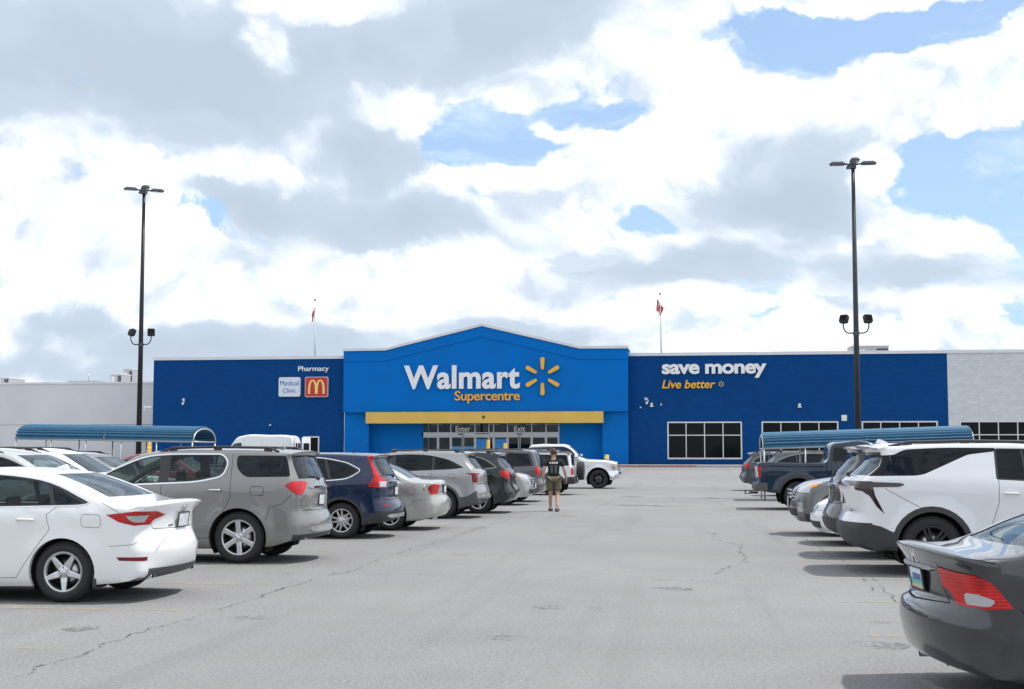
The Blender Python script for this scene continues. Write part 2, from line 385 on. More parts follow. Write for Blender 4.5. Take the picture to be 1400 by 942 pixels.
class Car:
    def __init__(self, L, W, prof, belt, sill, wheels, rt, ra, tum=.36, taper=(.10, .12), tuck=.07, flare=.02, creases=(), ds=.075, tyre_w=.23, shoulder=.018, rows=12):
        self.L, self.W, self.wheels, self.rt, self.ra, self.tyre_w = L, W / 2, wheels, rt, ra, tyre_w
        self.belt, self.tum, self.taper, self.tuck, self.flare, self.creases, self.shoulder = belt, tum, taper, tuck, flare, creases, shoulder
        self.tags = {}; self.names = ['body']; self.extra = []
        bm = self.bm = bmesh.new()
        self.lay = bm.faces.layers.int.new('tag'); self.zone = bm.faces.layers.int.new('zone')
        P = spline(prof, ds); n = len(P)
        nor = []
        for i in range(n):
            a, b = P[max(i - 1, 0)], P[min(i + 1, n - 1)]
            dx, dz = b[0] - a[0], b[1] - a[1]; l = math.hypot(dx, dz) or 1e-6
            nor.append((dz / l, -dx / l))                 # inward for a loop that runs rear, over the roof, to the front
        arc = [0.0]
        for i in range(1, n): arc.append(arc[-1] + math.hypot(P[i][0] - P[i - 1][0], P[i][1] - P[i - 1][1]))
        def blur(sig):
            out = []
            for i in range(n):
                a = b = w = 0.0
                for k in range(n):
                    d = (arc[k] - arc[i]) / sig
                    if abs(d) < 3: g = math.exp(-.5 * d * d); a += nor[k][0] * g; b += nor[k][1] * g
                l = math.hypot(a, b) or 1; out.append((a / l, b / l))
            return out
        nb = blur(.13); nq = blur(.05)
        dis = [(q[0] * p[2], max(-.045, min(.0, q[1] * p[2]))) for p, q in zip(P, nb)]      # bow in plan, little drop in height
        edge = [(p[0] + d[0], p[1] + d[1]) for p, d in zip(P, dis)]
        ph0 = []
        for p, d, q in zip(P, dis, nq): ph0.append(min(R(60), math.atan(2.4 * max(0, d[0] * q[0] + d[1] * q[1]) / (self.W * .86))))
        Q = [[e[0] + (q[0] if q[1] < 0 else math.copysign(1, q[0])) * p[3] * math.cos(f), e[1] + min(0, q[1]) * p[3] * math.cos(f)] for e, p, q, f in zip(edge, P, nq, ph0)]
        for i in range(1, n):                               # no overhang on the flat of the side: it stays free of folds
            if P[i][0] < self.L * .5: Q[i][0] = max(Q[i][0], Q[i - 1][0] + 4e-4)
        for i in range(n - 2, -1, -1):
            if P[i][0] > self.L * .5: Q[i][0] = min(Q[i][0], Q[i + 1][0] - 4e-4)
        xb0, xb1 = Q[0][0], Q[-1][0]
        sl = [(xb0, Q[0][1])] + [s for s in sill if xb0 + .03 < s[0] < xb1 - .03] + [(xb1, Q[-1][1])]
        grid = []; zon = []
        NW, NC = 8, 4
        for i in range(n):
            xq = min(max(Q[i][0], xb0), xb1)
            g = .82 * (xq - xb0) / (xb1 - xb0) + .18 * arc[i] / arc[-1]
            bx = lerp(xb0, xb1, g); bz = pwl(sl, bx)
            row = []; r = P[i][3]; c = P[i][2]
            ye = self.ys(*Q[i]); f0 = ph0[i]; yw = ye - r * (1 - math.sin(f0))
            for j in range(NW + 1):
                f = j / NW; f = f * (1.25 - .25 * f); s = f ** 2.4
                row.append((P[i][0] + dis[i][0] * s, yw * f, P[i][1] + dis[i][1] * s))
            for j in range(1, NC + 1):
                ph = lerp(f0, R(90), j / NC); d = (math.cos(f0) - math.cos(ph)) / math.cos(f0)
                row.append((lerp(edge[i][0], Q[i][0], d), ye - r * (1 - math.sin(ph)), lerp(edge[i][1], Q[i][1], d)))
            for j in range(1, rows + 1):
                k = j / rows; x = lerp(Q[i][0], bx, k); z = lerp(Q[i][1], bz, k); row.append((x, self.ys(x, z), z))
            x, y, z = row[-1]
            row.append((x, y - .025, z - .012)); row.append((x, y - .07, z - .008)); row.append((x, self.W - .40, z + .04)); row.append((x, 0, z + .04))
            grid.append(row)
        m = len(grid[0])
        V = [[bm.verts.new(p) for p in row] for row in grid]
        for i in range(n - 1):
            for j in range(m - 1):
                try: f = bm.faces.new((V[i][j], V[i + 1][j], V[i + 1][j + 1], V[i][j + 1]))
                except ValueError: continue
                f.smooth = True
                f[self.zone] = 0 if j < NW else 1 if j < NW + NC else 2 if j < NW + NC + rows else 3
        bmesh.ops.remove_doubles(bm, verts=bm.verts, dist=2e-4)
        bmesh.ops.recalc_face_normals(bm, faces=bm.faces)
        bm.normal_update()
        up = sum(f.normal.z * f.calc_area() for f in bm.faces if f[self.zone] == 0)
        if up < 0: bmesh.ops.reverse_faces(bm, faces=bm.faces)
        bm.normal_update(); self.nl = bm.verts.layers.float_vector.new('n0')
        for v in bm.verts:
            q = v.normal.copy()
            if abs(v.co.y) < 1e-4: q.y = 0; q.normalize()
            v[self.nl] = q
        for f in bm.faces:
            if f[self.zone] == 3: f[self.lay] = self._tag('underbody', M['dark'], 0.0, 'c')
        for xw in wheels:                                   # wheel arches
            arch = [(xw + ra * math.cos(R(a)), rt + ra * math.sin(R(a)) * 1.0) for a in range(-40, 221, 10)]
            self.cut(arch, 'y', '@arch', cond=lambda f: f[self.zone] >= 2 and f.calc_center_median().y > self.W - .42)
    # half-width of the body side
    def ys(self, x, z):
        L = self.L; u = (x - L / 2) / (L / 2)
        t = self.taper[1] if u > 0 else self.taper[0]
        w = self.W * (1 - t * abs(u) ** 3.5)
        z0 = .66
        if z < z0: w -= self.tuck * ((z0 - z) / z0) ** 2
        b = pwl(self.belt, x); d = z - b; s = .035
        e = 0 if d < -s else d if d > s else (d + s) ** 2 / (4 * s)
        w -= self.tum * e + .10 * self.tum * e * e
        w -= self.shoulder * sstep(-.025, .02, d)
        for (pts, amp, wd) in self.creases:                 # body lines: a soft ledge along a curve
            if pts[0][0] <= x <= pts[-1][0]:
                q = (z - pwl(pts, x)) / wd; fade = min(1, (x - pts[0][0]) / .25, (pts[-1][0] - x) / .25)
                w += amp * fade * (math.exp(-q * q) if q > 0 else math.exp(-(q * .45) ** 2))
        for xw in self.wheels:
            r = math.hypot(x - xw, z - self.rt)
            w += self.flare * (1 - sstep(self.ra, self.ra + .16, r)) * (1 if z < b else 0)
        return w
    def _tag(self, name, m, off, side):
        key = name
        if key not in self.tags: self.names.append(key); self.tags[key] = (len(self.names) - 1, m, off, side)
        return self.tags[key][0]
    def cut(self, poly, ax, name, m=None, off=0.0, side='s', over=(0,), cond=None, sub=None):
        """cut a polygon (seen along an axis) out of the skin; side s = one piece left and right, c = one piece across"""
        bm, lay = self.bm, self.lay; i0, i1 = AX[ax]; bm.normal_update()
        tid = self._tag(name, m, off, side)
        if sub: self.extra.append((name, sub))
        lo = (min(p[0] for p in poly) - .002, min(p[1] for p in poly) - .002); hi = (max(p[0] for p in poly) + .002, max(p[1] for p in poly) + .002)
        if over == 'all': ok = lambda f: f[self.zone] < 3
        else:
            ids = {self.tags[o][0] if isinstance(o, str) else o for o in over}; ok = lambda f: f[lay] in ids
        def bb(f):
            a = [v.co[i0] for v in f.verts]; b = [v.co[i1] for v in f.verts]; return min(a), max(a), min(b), max(b)
        cand = set()
        for f in bm.faces:
            if not ok(f) and name != '@arch': continue
            q = bb(f)
            if q[0] > hi[0] or q[1] < lo[0] or q[2] > hi[1] or q[3] < lo[1]: continue
            if cond is not None and not cond(f): continue
            if cond is None and ax == 'y' and f[self.zone] == 0: continue
            cand.add(f)
        n = len(poly)
        for k in range(n):
            a, b = poly[k], poly[(k + 1) % n]
            dx, dz = b[0] - a[0], b[1] - a[1]; l = math.hypot(dx, dz)
            if l < 1e-6: continue
            nx, nz = -dz / l, dx / l
            x0, x1 = min(a[0], b[0]) - 1e-4, max(a[0], b[0]) + 1e-4; y0, y1 = min(a[1], b[1]) - 1e-4, max(a[1], b[1]) + 1e-4
            sel = []
            for f in cand:
                q = bb(f)
                if q[0] > x1 or q[1] < x0 or q[2] > y1 or q[3] < y0: continue
                s = [(v.co[i0] - a[0]) * nx + (v.co[i1] - a[1]) * nz for v in f.verts]
                if min(s) < -1e-5 and max(s) > 1e-5: sel.append(f)
            if not sel: continue
            geom = list({e for f in sel for e in f.edges}) + list({v for f in sel for v in f.verts}) + sel
            co = [0, 0, 0]; no = [0, 0, 0]; co[i0], co[i1] = a; no[i0], no[i1] = nx, nz
            res = bmesh.ops.bisect_plane(bm, geom=geom, dist=1e-6, plane_co=co, plane_no=no)
            for g in res['geom']:
                if isinstance(g, bmesh.types.BMFace): cand.add(g)
        for f in cand:
            if not f.is_valid: continue
            c = f.calc_center_median()
            if inside(poly, c[i0], c[i1]): f[lay] = tid
        return self
    def seam(self, line, ax, w=.007, over=(0,), cond=None, closed=False):
        """a dark recessed panel gap along a polyline"""
        pts = list(line) + ([line[0]] if closed else [])
        for a, b in zip(pts[:-1], pts[1:]):
            dx, dz = b[0] - a[0], b[1] - a[1]; l = math.hypot(dx, dz) or 1
            nx, nz = -dz / l * w / 2, dx / l * w / 2; ex, ez = dx / l * w * .45, dz / l * w * .45
            self.cut([(a[0] + nx - ex, a[1] + nz - ez), (b[0] + nx + ex, b[1] + nz + ez), (b[0] - nx + ex, b[1] - nz + ez), (a[0] - nx - ex, a[1] - nz - ez)], ax, 'panel_gap', M['seam'], -.006, 'c', over, cond)
        return self
    def finish(self):
        """skin -> named meshes: [(name, mesh, material)]"""
        bm, lay = self.bm, self.lay
        bm.normal_update()
        by = {}
        for f in bm.faces: by.setdefault(f[lay], []).append(f)
        parts = []
        nrm = {v: (v[self.nl].normalized() if v[self.nl].length > .1 else v.normal.copy()) for v in bm.verts}
        rim = []
        for e in bm.edges:
            ts = {f[lay] for f in e.link_faces}
            if len(ts) == 2 and 0 in ts and (self.tags[self.names[[q for q in ts if q][0]]][2] != 0.0 or '@' in self.names[[q for q in ts if q][0]]): rim.append((e, '@' in self.names[[q for q in ts if q][0]]))
        def grab(faces, off):
            idx = {}; vs = []; fs = []; ns = []
            for f in faces:
                q = []
                for v in f.verts:
                    if v not in idx: idx[v] = len(vs); ns.append(nrm[v]); vs.append(v.co + nrm[v] * off if not (abs(v.co.y) < 1e-4) else Vector((v.co.x + nrm[v].x * off, 0, v.co.z + nrm[v].z * off)))
                    q.append(idx[v])
                fs.append(q)
            return vs, fs, ns
        def make(name, vs, fs, ns, mirror, both, lip=None):
            V = [tuple(v) for v in vs]; Fc = [tuple(f) for f in fs]; N = [tuple(q) for q in ns]; LP = list(lip) if lip else [False] * len(Fc)
            if mirror or both:
                V2 = [(v[0], -v[1], v[2]) for v in V]; N2 = [(q[0], -q[1], q[2]) for q in N]
                if both:
                    mp = []
                    for i, v in enumerate(V[:]):
                        if abs(v[1]) < 2e-4: mp.append(i)
                        else: mp.append(len(V)); V.append(V2[i]); N.append(N2[i])
                    Fc, LP = Fc + [tuple(mp[i] for i in reversed(f)) for f in Fc], LP + LP
                else: V, N, Fc = V2, N2, [tuple(reversed(f)) for f in Fc]
            me = bpy.data.meshes.new(name); me.from_pydata(V, [], Fc)
            me.polygons.foreach_set('use_smooth', [True] * len(Fc)); me.update()
            if len(me.polygons) == len(Fc):
                nn = []
                for p in me.polygons:
                    pn = p.normal
                    for vi in p.vertices: nn.append(tuple(pn) if LP[p.index] or pn.dot(Vector(N[vi])) < .2 else N[vi])
                me.normals_split_custom_set(nn)
            return me
        for name, (tid, m, off, side) in self.tags.items():
            fs = by.get(tid)
            if not fs or name == '@arch': continue
            vs, fc, ns = grab(fs, off); nm = name.split('|')[0]
            if side == 'c': parts.append((nm, make(nm, vs, fc, ns, False, True), m, name))
            else: parts.append((nm, make(nm, vs, fc, ns, False, False), m, name)); parts.append((nm, make(nm, vs, fc, ns, True, False), m, name))
        bmesh.ops.delete(bm, geom=[f for f in bm.faces if f[lay] != 0], context='FACES')
        es = [e for e, a in rim if e.is_valid and len(e.link_faces) == 1]
        deep = {v for e, a in rim if a and e.is_valid for v in e.verts}
        for e in es: e.smooth = False
        lipf = set()
        if es:
            old_f = set(bm.faces); res = bmesh.ops.extrude_edge_only(bm, edges=es); lipf = {g for g in bm.faces if g not in old_f}
            nv = [g for g in res['geom'] if isinstance(g, bmesh.types.BMVert)]
            old = {}
            for v in nv:                                     # pair every new vertex with the rim vertex it came from
                for e in v.link_edges:
                    o = e.other_vert(v)
                    if (o.co - v.co).length < 1e-7 and o in nrm: old[v] = o
            for v, o in old.items():
                nn = nrm[o]
                if o in deep: v.co += Vector((0, -.05, 0))
                elif abs(v.co.y) < 1e-4: v.co += Vector((nn.x, 0, nn.z)) * -.016
                else: v.co -= nn * .016
        bm.verts.index_update()
        vs = [v.co.copy() for v in bm.verts]; fc = [[v.index for v in f.verts] for f in bm.faces]; lp = [f in lipf for f in bm.faces]
        ns = [(v[self.nl].normalized() if v[self.nl].length > .1 else Vector((0, 0, 1))) for v in bm.verts]
        parts.insert(0, ('body', make('body', vs, fc, ns, False, True, lp), None, 'body'))
        bm.free()
        return parts

WHEELS = {}
def wheel_meshes(rt, w, rim, style, n):
    """tyre, barrel with brake disc, and spoked face; axis along y, face towards +y"""
    key = (round(rt, 3), round(w, 3), rim, style, n)
    if key in WHEELS: return WHEELS[key]
    h = w / 2; t = MB()
    rr = rim
    t.lathe([(rr - .012, h - .035), (rr + .004, h - .012), (rr + .02, h - .002), ((rr + rt) / 2 + .01, h + .008), (rt - .035, h - .004), (rt - .010, h - .025), (rt - .002, h - .05)] +
            [q for k in range(-2, 3) for q in ((rt, h * .28 * k - .02 + .0), (rt - .009, h * .28 * k - .008), (rt, h * .28 * k + .006))][::-1] +
            [(rt - .002, -h + .05), (rt - .012, -h + .02), ((rr + rt) / 2, -h), (rr, -h + .02)], 'y', 44)
    tyre = t.mesh('tyre')
    b = MB()
    b.lathe([(rr + .002, h - .012), (rr - .006, h - .006), (rr - .016, h - .016), (rr - .022, h - .06), (rr - .03, -h * .4), (.05, -h * .45)], 'y', 40, 0)
    b.lathe([(.02, h - .105), (rr * .72, h - .105), (rr * .72, h - .125), (.02, h - .125)], 'y', 32, 1)
    barrel = b.mesh('barrel')
    s = MB()
    if style == 'steel':                                      # plain cover with slots
        s.lathe([(.0, h - .02), (rr * .45, h - .015), (rr * .7, h - .022), (rr - .012, h - .02)], 'y', 40)
    s.lathe([(.0, h - .008), (.024, h - .008), (.032, h - .014), (.034, h - .03)], 'y', 20)
    s.lathe([(.034, h - .022), (.060, h - .024), (.072, h - .034), (.074, h - .07)], 'y', 24)
    s.lathe([(rr - .026, h - .05), (rr - .022, h - .016), (rr - .010, h - .007), (rr + .002, h - .010)], 'y', 44)
    twin = style in ('twin', 'v')
    for k in range(n):
        a0 = 2 * math.pi * k / n + math.pi / 2
        for q in ((-1, 1) if twin else (0,)):
            w0, w1 = ((.019, .016) if twin else {'thick': (.034, .040), 'star': (.034, .024), 'slim': (.018, .014)}.get(style, (.03, .03)))
            sp = .020 if twin else 0; so = {'v': .048, 'twin': .030}.get(style, 0)
            prof = []
            for (rad, ww, yy, off) in ((.045, w0 * 1.15, h - .030, sp * q), (rr * .5, w0, h - .020, lerp(sp, so, .5) * q), (rr - .012, w1, h - .013, so * q)):
                prof.append((rad, ww, yy, off))
            vs = []
            for (rad, ww, yy, off) in prof:
                for (dt, dy) in ((-ww, -.038), (-ww, -.006), (-ww * .66, 0), (ww * .66, 0), (ww, -.006), (ww, -.038)):
                    tt = dt + off; vs.append((rad * math.cos(a0) - tt * math.sin(a0), yy + dy, rad * math.sin(a0) + tt * math.cos(a0)))
            fs = []
            for i in range(2):
                for j in range(5): fs.append((i * 6 + j, i * 6 + j + 1, (i + 1) * 6 + j + 1, (i + 1) * 6 + j))
            s.add(vs, fs, 0, False)
    for k in range(5):                                        # lug nuts
        a = 2 * math.pi * (k + .5) / 5 + math.pi / 2
        s.lathe([(.0, h - .018), (.009, h - .019), (.010, h - .045)], 'y', 8, 1, (.052 * math.cos(a), 0, .052 * math.sin(a)))
    face = s.mesh('rim'); sharp(face, 40)
    WHEELS[key] = (tyre, barrel, face); return WHEELS[key]
SHARED = {}
def with_mat(me, *ms):
    """the mesh with these materials; a copy when it already has others"""
    if not me.materials:
        for m in ms: me.materials.append(m)
        return me
    if [q for q in me.materials] == list(ms): return me
    key = (me.name, tuple(m.name for m in ms))
    if key not in SHARED:
        c = me.copy(); c.materials.clear()
        for m in ms: c.materials.append(m)
        SHARED[key] = c
    return SHARED[key]
def seat_mesh():
    if 'seat' in SHARED: return SHARED['seat']
    b = MB()
    b.rbox(-.25, .27, -.26, .26, .0, .17, .08)
    vs = []; 
    for (x, z, hw, th) in ((-.24, .08, .25, .10), (-.32, .35, .25, .11), (-.38, .58, .20, .08)):
        for (dx, y) in ((th / 2, -hw * .8), (th / 2 + .02, -hw), (-th / 2, -hw), (-th / 2 - .02, 0), (-th / 2, hw), (th / 2 + .02, hw), (th / 2, hw * .8), (th / 2 - .02, 0)): vs.append((x + dx, y, z))
    fs = [(i * 8 + j, i * 8 + (j + 1) % 8, (i + 1) * 8 + (j + 1) % 8, (i + 1) * 8 + j) for i in range(2) for j in range(8)] + [tuple(range(16, 24))]
    b.add(vs, fs, 0, True)
    b.rbox(-.46, -.36, -.13, .13, .62, .80, .05)
    SHARED['seat'] = b.mesh('seat'); return SHARED['seat']
def assemble(name, car, pm, wheel=('star', 5, .22, 'alloy'), seats=((2.05, .40),), seat_z=.38, steer=True, dash=None, body_parts=(), glass_sub=True):
    """car parts under one Empty at the middle of the rear bumper, on the ground; nose towards +x"""
    root = empty(name)
    objs = {}
    for (nm, me, m, key) in car.finish():
        o = link(nm, me, pm if (nm == 'body' or m is None) else m, root)
        objs.setdefault(key, []).append(o)
    ty, ba, fa = wheel_meshes(car.rt, car.tyre_w, wheel[2], wheel[0], wheel[1])
    wm = M[wheel[3]]
    for xw in car.wheels:
        for s in (1, -1):
            wo = link('wheel', with_mat(ba, M['dark'], M['satin']), None, root)
            wo.location = (xw, s * (car.W - car.tyre_w / 2 - .035), car.rt)
            wo.rotation_euler = (0, random.uniform(0, 6), 0 if s > 0 else math.pi)
            link('tyre', with_mat(ty, M['rubber']), None, wo); link('rim', with_mat(fa, wm, M['plastic_grey']), None, wo)
    for xw in car.wheels:                                     # wheel wells
        for s in (1, -1):
            b = MB(); y0, y1 = s * (car.W - .075), s * (car.W - .42); ring = []
            for a in range(-32, 213, 12): ring.append((xw + (car.ra + .012) * math.cos(R(a)), car.rt + (car.ra + .012) * math.sin(R(a))))
            k = len(ring); vs = [(x, y0, z) for x, z in ring] + [(x, y1, z) for x, z in ring]
            b.add(vs, [(i, i + 1, k + i + 1, k + i) for i in range(k - 1)], 0, True); b.add(vs[k:], [tuple(range(k))], 0)
            b.build('wheel_well', M['dark'], root)
    sm = with_mat(seat_mesh(), M['seat'])
    for (x, y) in seats:
        for s in (1, -1): link('seat', sm, None, root, (x, s * y, seat_z))
    if dash:
        b = MB(); b.prism(rpoly([(dash[0], dash[1] - .25), (dash[0] + .42, dash[1] - .25), (dash[0] + .5, dash[1] + .0), (dash[0] + .1, dash[1])], .05), 'y', -car.W * .80, car.W * .80)
        b.build('dashboard', M['cabin'], root)
    if steer and dash:
        b = MB(); c = Vector((dash[0] - .12, .38, dash[1] - .06)); pts = []
        for k in range(21):
            a = 2 * math.pi * k / 20; pts.append(c + Vector((math.sin(a) * .18 * -.42, math.cos(a) * .18, math.sin(a) * .18 * .9)))
        b.tube(pts, .016, 6); b.box(c.x - .02, c.x + .06, c.y - .08, c.y + .08, c.z - .05, c.z + .05)
        b.build('steering_wheel', M['cabin'], root)
    root['_W'] = car.W
    return root, objs
def mirror_parts(root, car, x, z, m, size=(.11, .19, .14), out=.02):
    for s in (1, -1):
        y = car.ys(x, z)
        b = MB(); w, l, h = size
        b.rbox(-w / 2, w / 2, -l / 2, l / 2, -h / 2, h / 2, .05)
        b.tube([(0, -l / 2 + .03, -h * .3), (0, -l / 2 - out - .03, -h * .45)], .022, 6)
        o = b.build('side_mirror', m, root, (x, s * (y + l / 2 + out), z)); o.rotation_euler = (0, 0, R(-8 * s) if s > 0 else R(180 + 8)); 
        o.rotation_euler = (0, 0, R(12) * s); o.scale = (1, s, 1)
def handle(root, car, x, z, m, l=.20):
    for s in (1, -1):
        y = car.ys(x, z); b = MB()
        b.tube([(-l / 2, 0, 0), (-l / 2 + .03, .030, .004), (l / 2 - .03, .030, .004), (l / 2, 0, 0)], [.012, .014, .014, .012], 8)
        o = b.build('door_handle', m, root, (x, s * y, z)); o.scale = (1, s, 1)
def roof_rail(root, car, pts, m, r=.018, lift=.045, inset=.06):
    """pts: (x, z of the roof edge)"""
    for s in (1, -1):
        b = MB(); P = []
        for i, (x, z) in enumerate(pts):
            y = car.ys(x, z) - inset; e = 0 if i in (0, len(pts) - 1) else lift
            P.append((x, y, z + e))
        b.tube(P, [r * .8] + [r] * (len(P) - 2) + [r * .8], 8)
        for i in range(1, len(pts) - 1, max(1, (len(pts) - 2) // 2)):
            x, y, z = P[i]; b.box(x - .06, x + .06, y - .014, y + .014, z - lift - .05, z)
        o = b.build('roof_rail', m, root); o.scale = (1, s, 1)
def plate(root, x, z, tilt=0, y=0, w=.30, h=.15, m=None, frame=True):
    b = MB(); b.box(-.006, .0, -w / 2, w / 2, -h / 2, h / 2, 0)
    o = b.build('licence_plate', m or M['plate'], root, (x, y, z)); o.rotation_euler = (0, R(tilt), 0)
    if frame:
        b = MB(); t = .012
        for (a, c, d, e) in ((-w / 2 - t, w / 2 + t, h / 2, h / 2 + t), (-w / 2 - t, w / 2 + t, -h / 2 - t, -h / 2), (-w / 2 - t, -w / 2, -h / 2, h / 2), (w / 2, w / 2 + t, -h / 2, h / 2)): b.box(-.011, .002, a, c, d, e)
        f = b.build('plate_frame', M['plastic'], o)
    return o
def tip(root, x, y, z, m, r=.035, l=.14, sq=1.0):
    b = MB(); b.lathe([(r * .8, 0), (r * .82, -l * .0), (r, -.004), (r, l), (r * .8, l)], 'x', 16); b.lathe([(0, .03), (r * .85, .03)], 'x', 16, 1)
    o = b.build('exhaust_tip', None, root, (x, y, z), mats=[m, M['dark']]); o.scale = (1, sq, 1); return o
def wiper(root, x, z, m=None, l=.34, up=.05):
    b = MB(); b.tube([(0, .0, 0), (.01, l * .5, up * .6), (.02, l, up)], [.013, .010, .007], 6); b.rbox(-.03, .02, -.03, .03, -.025, .03, .015)
    return b.build('rear_wiper', M['plastic'], root, (x, 0, z))
def fin(root, x, z, m):
    b = MB(); b.prism(rpoly([(-.09, 0), (.10, -.01), (.06, .02), (-.05, .062)], .02), 'y', -.022, .022)
    return b.build('roof_fin', m, root, (x, 0, z))
def bar(root, name, m, x, z, half, h, depth=.03, bow=.16, yw=.80, bev=.3):
    """a bar across the tail that follows the bow of the bumper"""
    n = 16; vs = []
    for i in range(n + 1):
        y = lerp(-half, half, i / n); xx = x + bow * (abs(y) / yw) ** 2.4; e = min(1, (1 - abs(y) / half) * 8 + .25)
        for (dx, dz) in ((depth, -h * e), (0, -h * e * (1 - bev)), (0, h * e * (1 - bev)), (depth, h * e)): vs.append((xx + dx - depth * .6, y, z + dz))
    fs = [(i * 4 + j, i * 4 + j + 1, (i + 1) * 4 + j + 1, (i + 1) * 4 + j) for i in range(n) for j in range(3)] + [(0, 1, 2, 3), (n * 4, n * 4 + 3, n * 4 + 2, n * 4 + 1)]
    b = MB(); b.add(vs, fs, 0, True); me = sharp(b.mesh(name), 50); return link(name, me, m, root)
def _side(self, poly, name, m=None, off=0.0, over=(0,)):
    return self.cut(poly, 'y', name, m, off, 's', over, cond=lambda f: 1 <= f[self.zone] <= 2 and f.calc_center_median().y > .3)
def _rear(self, poly, name, m=None, off=0.0, over=(0,), side='c', lim=.45, nx=-.12):
    self.bm.normal_update()
    zm = 0 if side == 's' else 1
    return self.cut(poly, 'x', name, m, off, side, over, cond=lambda f: f[self.zone] <= zm and f.normal.x < nx and f.calc_center_median().x < self.L * lim)
def _front(self, poly, name, m=None, off=0.0, over=(0,), side='c', lim=.5, nx=.12):
    self.bm.normal_update()
    return self.cut(poly, 'x', name, m, off, side, over, cond=lambda f: f[self.zone] <= 1 and f.normal.x > nx and f.calc_center_median().x > self.L * lim)
def _top(self, poly, name, m=None, off=0.0, over=(0,), zmin=0.5):
    self.bm.normal_update()
    return self.cut(poly, 'z', name, m, off, 'c', over, cond=lambda f: f[self.zone] <= 2 and f.normal.z > .3 and f.calc_center_median().z > zmin)
Car.side, Car.rear, Car.front, Car.top = _side, _rear, _front, _top
def _glasshouse(self, dlo, panes, trim=None, frame='plastic'):
    """side windows: a dark surround (optionally a bright ring round it) and the panes inside it"""
    if trim:
        ring = offset_poly(dlo, trim[1]); self.side(ring, 'window_trim', M[trim[0]], .004)
        self.side(dlo, 'window_surround', M[frame], -.004, over=(0, 'window_trim'))
    else: self.side(dlo, 'window_surround', M[frame], -.003)
    for k, (poly, gm) in enumerate(panes): self.side(poly, 'side_window|%d' % k, M[gm], -.010, over=('window_surround',))
Car.glasshouse = _glasshouse
def offset_poly(poly, d):
    """grow a polygon by d"""
    n = len(poly); area = sum(poly[i][0] * poly[(i + 1) % n][1] - poly[(i + 1) % n][0] * poly[i][1] for i in range(n)); s = 1 if area > 0 else -1
    out = []
    for i in range(n):
        a, p, b = Vector(poly[i - 1]), Vector(poly[i]), Vector(poly[(i + 1) % n])
        e1, e2 = (p - a), (b - p)
        if e1.length < 1e-6 or e2.length < 1e-6: out.append(tuple(p)); continue
        e1.normalize(); e2.normalize(); nn = Vector((e1.y + e2.y, -e1.x - e2.x)) * s
        if nn.length < 1e-6: out.append(tuple(p)); continue
        nn.normalize(); c = max(.5, nn.dot(Vector((e1.y, -e1.x)) * s)); out.append(tuple(p + nn * d / c))
    return out
def both(poly_half):
    """outline given for y >= 0, closed across the centre line"""
    return [(-.05, poly_half[0][1])] + list(poly_half) + [(-.05, poly_half[-1][1])]
def doors(car, edges, sillz, fuel=None):
    """vertical door gaps given as polylines, and the gap along the sill"""
    for e in edges: car.seam(e, 'y')
def wheel_lip(car, m, w=.07, name='arch_trim'):
    """dark plastic band around the wheel openings"""
    for xw in car.wheels:
        r0, r1 = car.ra, car.ra + w
        o = [(xw + r1 * math.cos(R(a)), car.rt + r1 * math.sin(R(a))) for a in range(-30, 211, 12)]
        car.side(o, name + '|%d' % (xw > 2), m, .004)

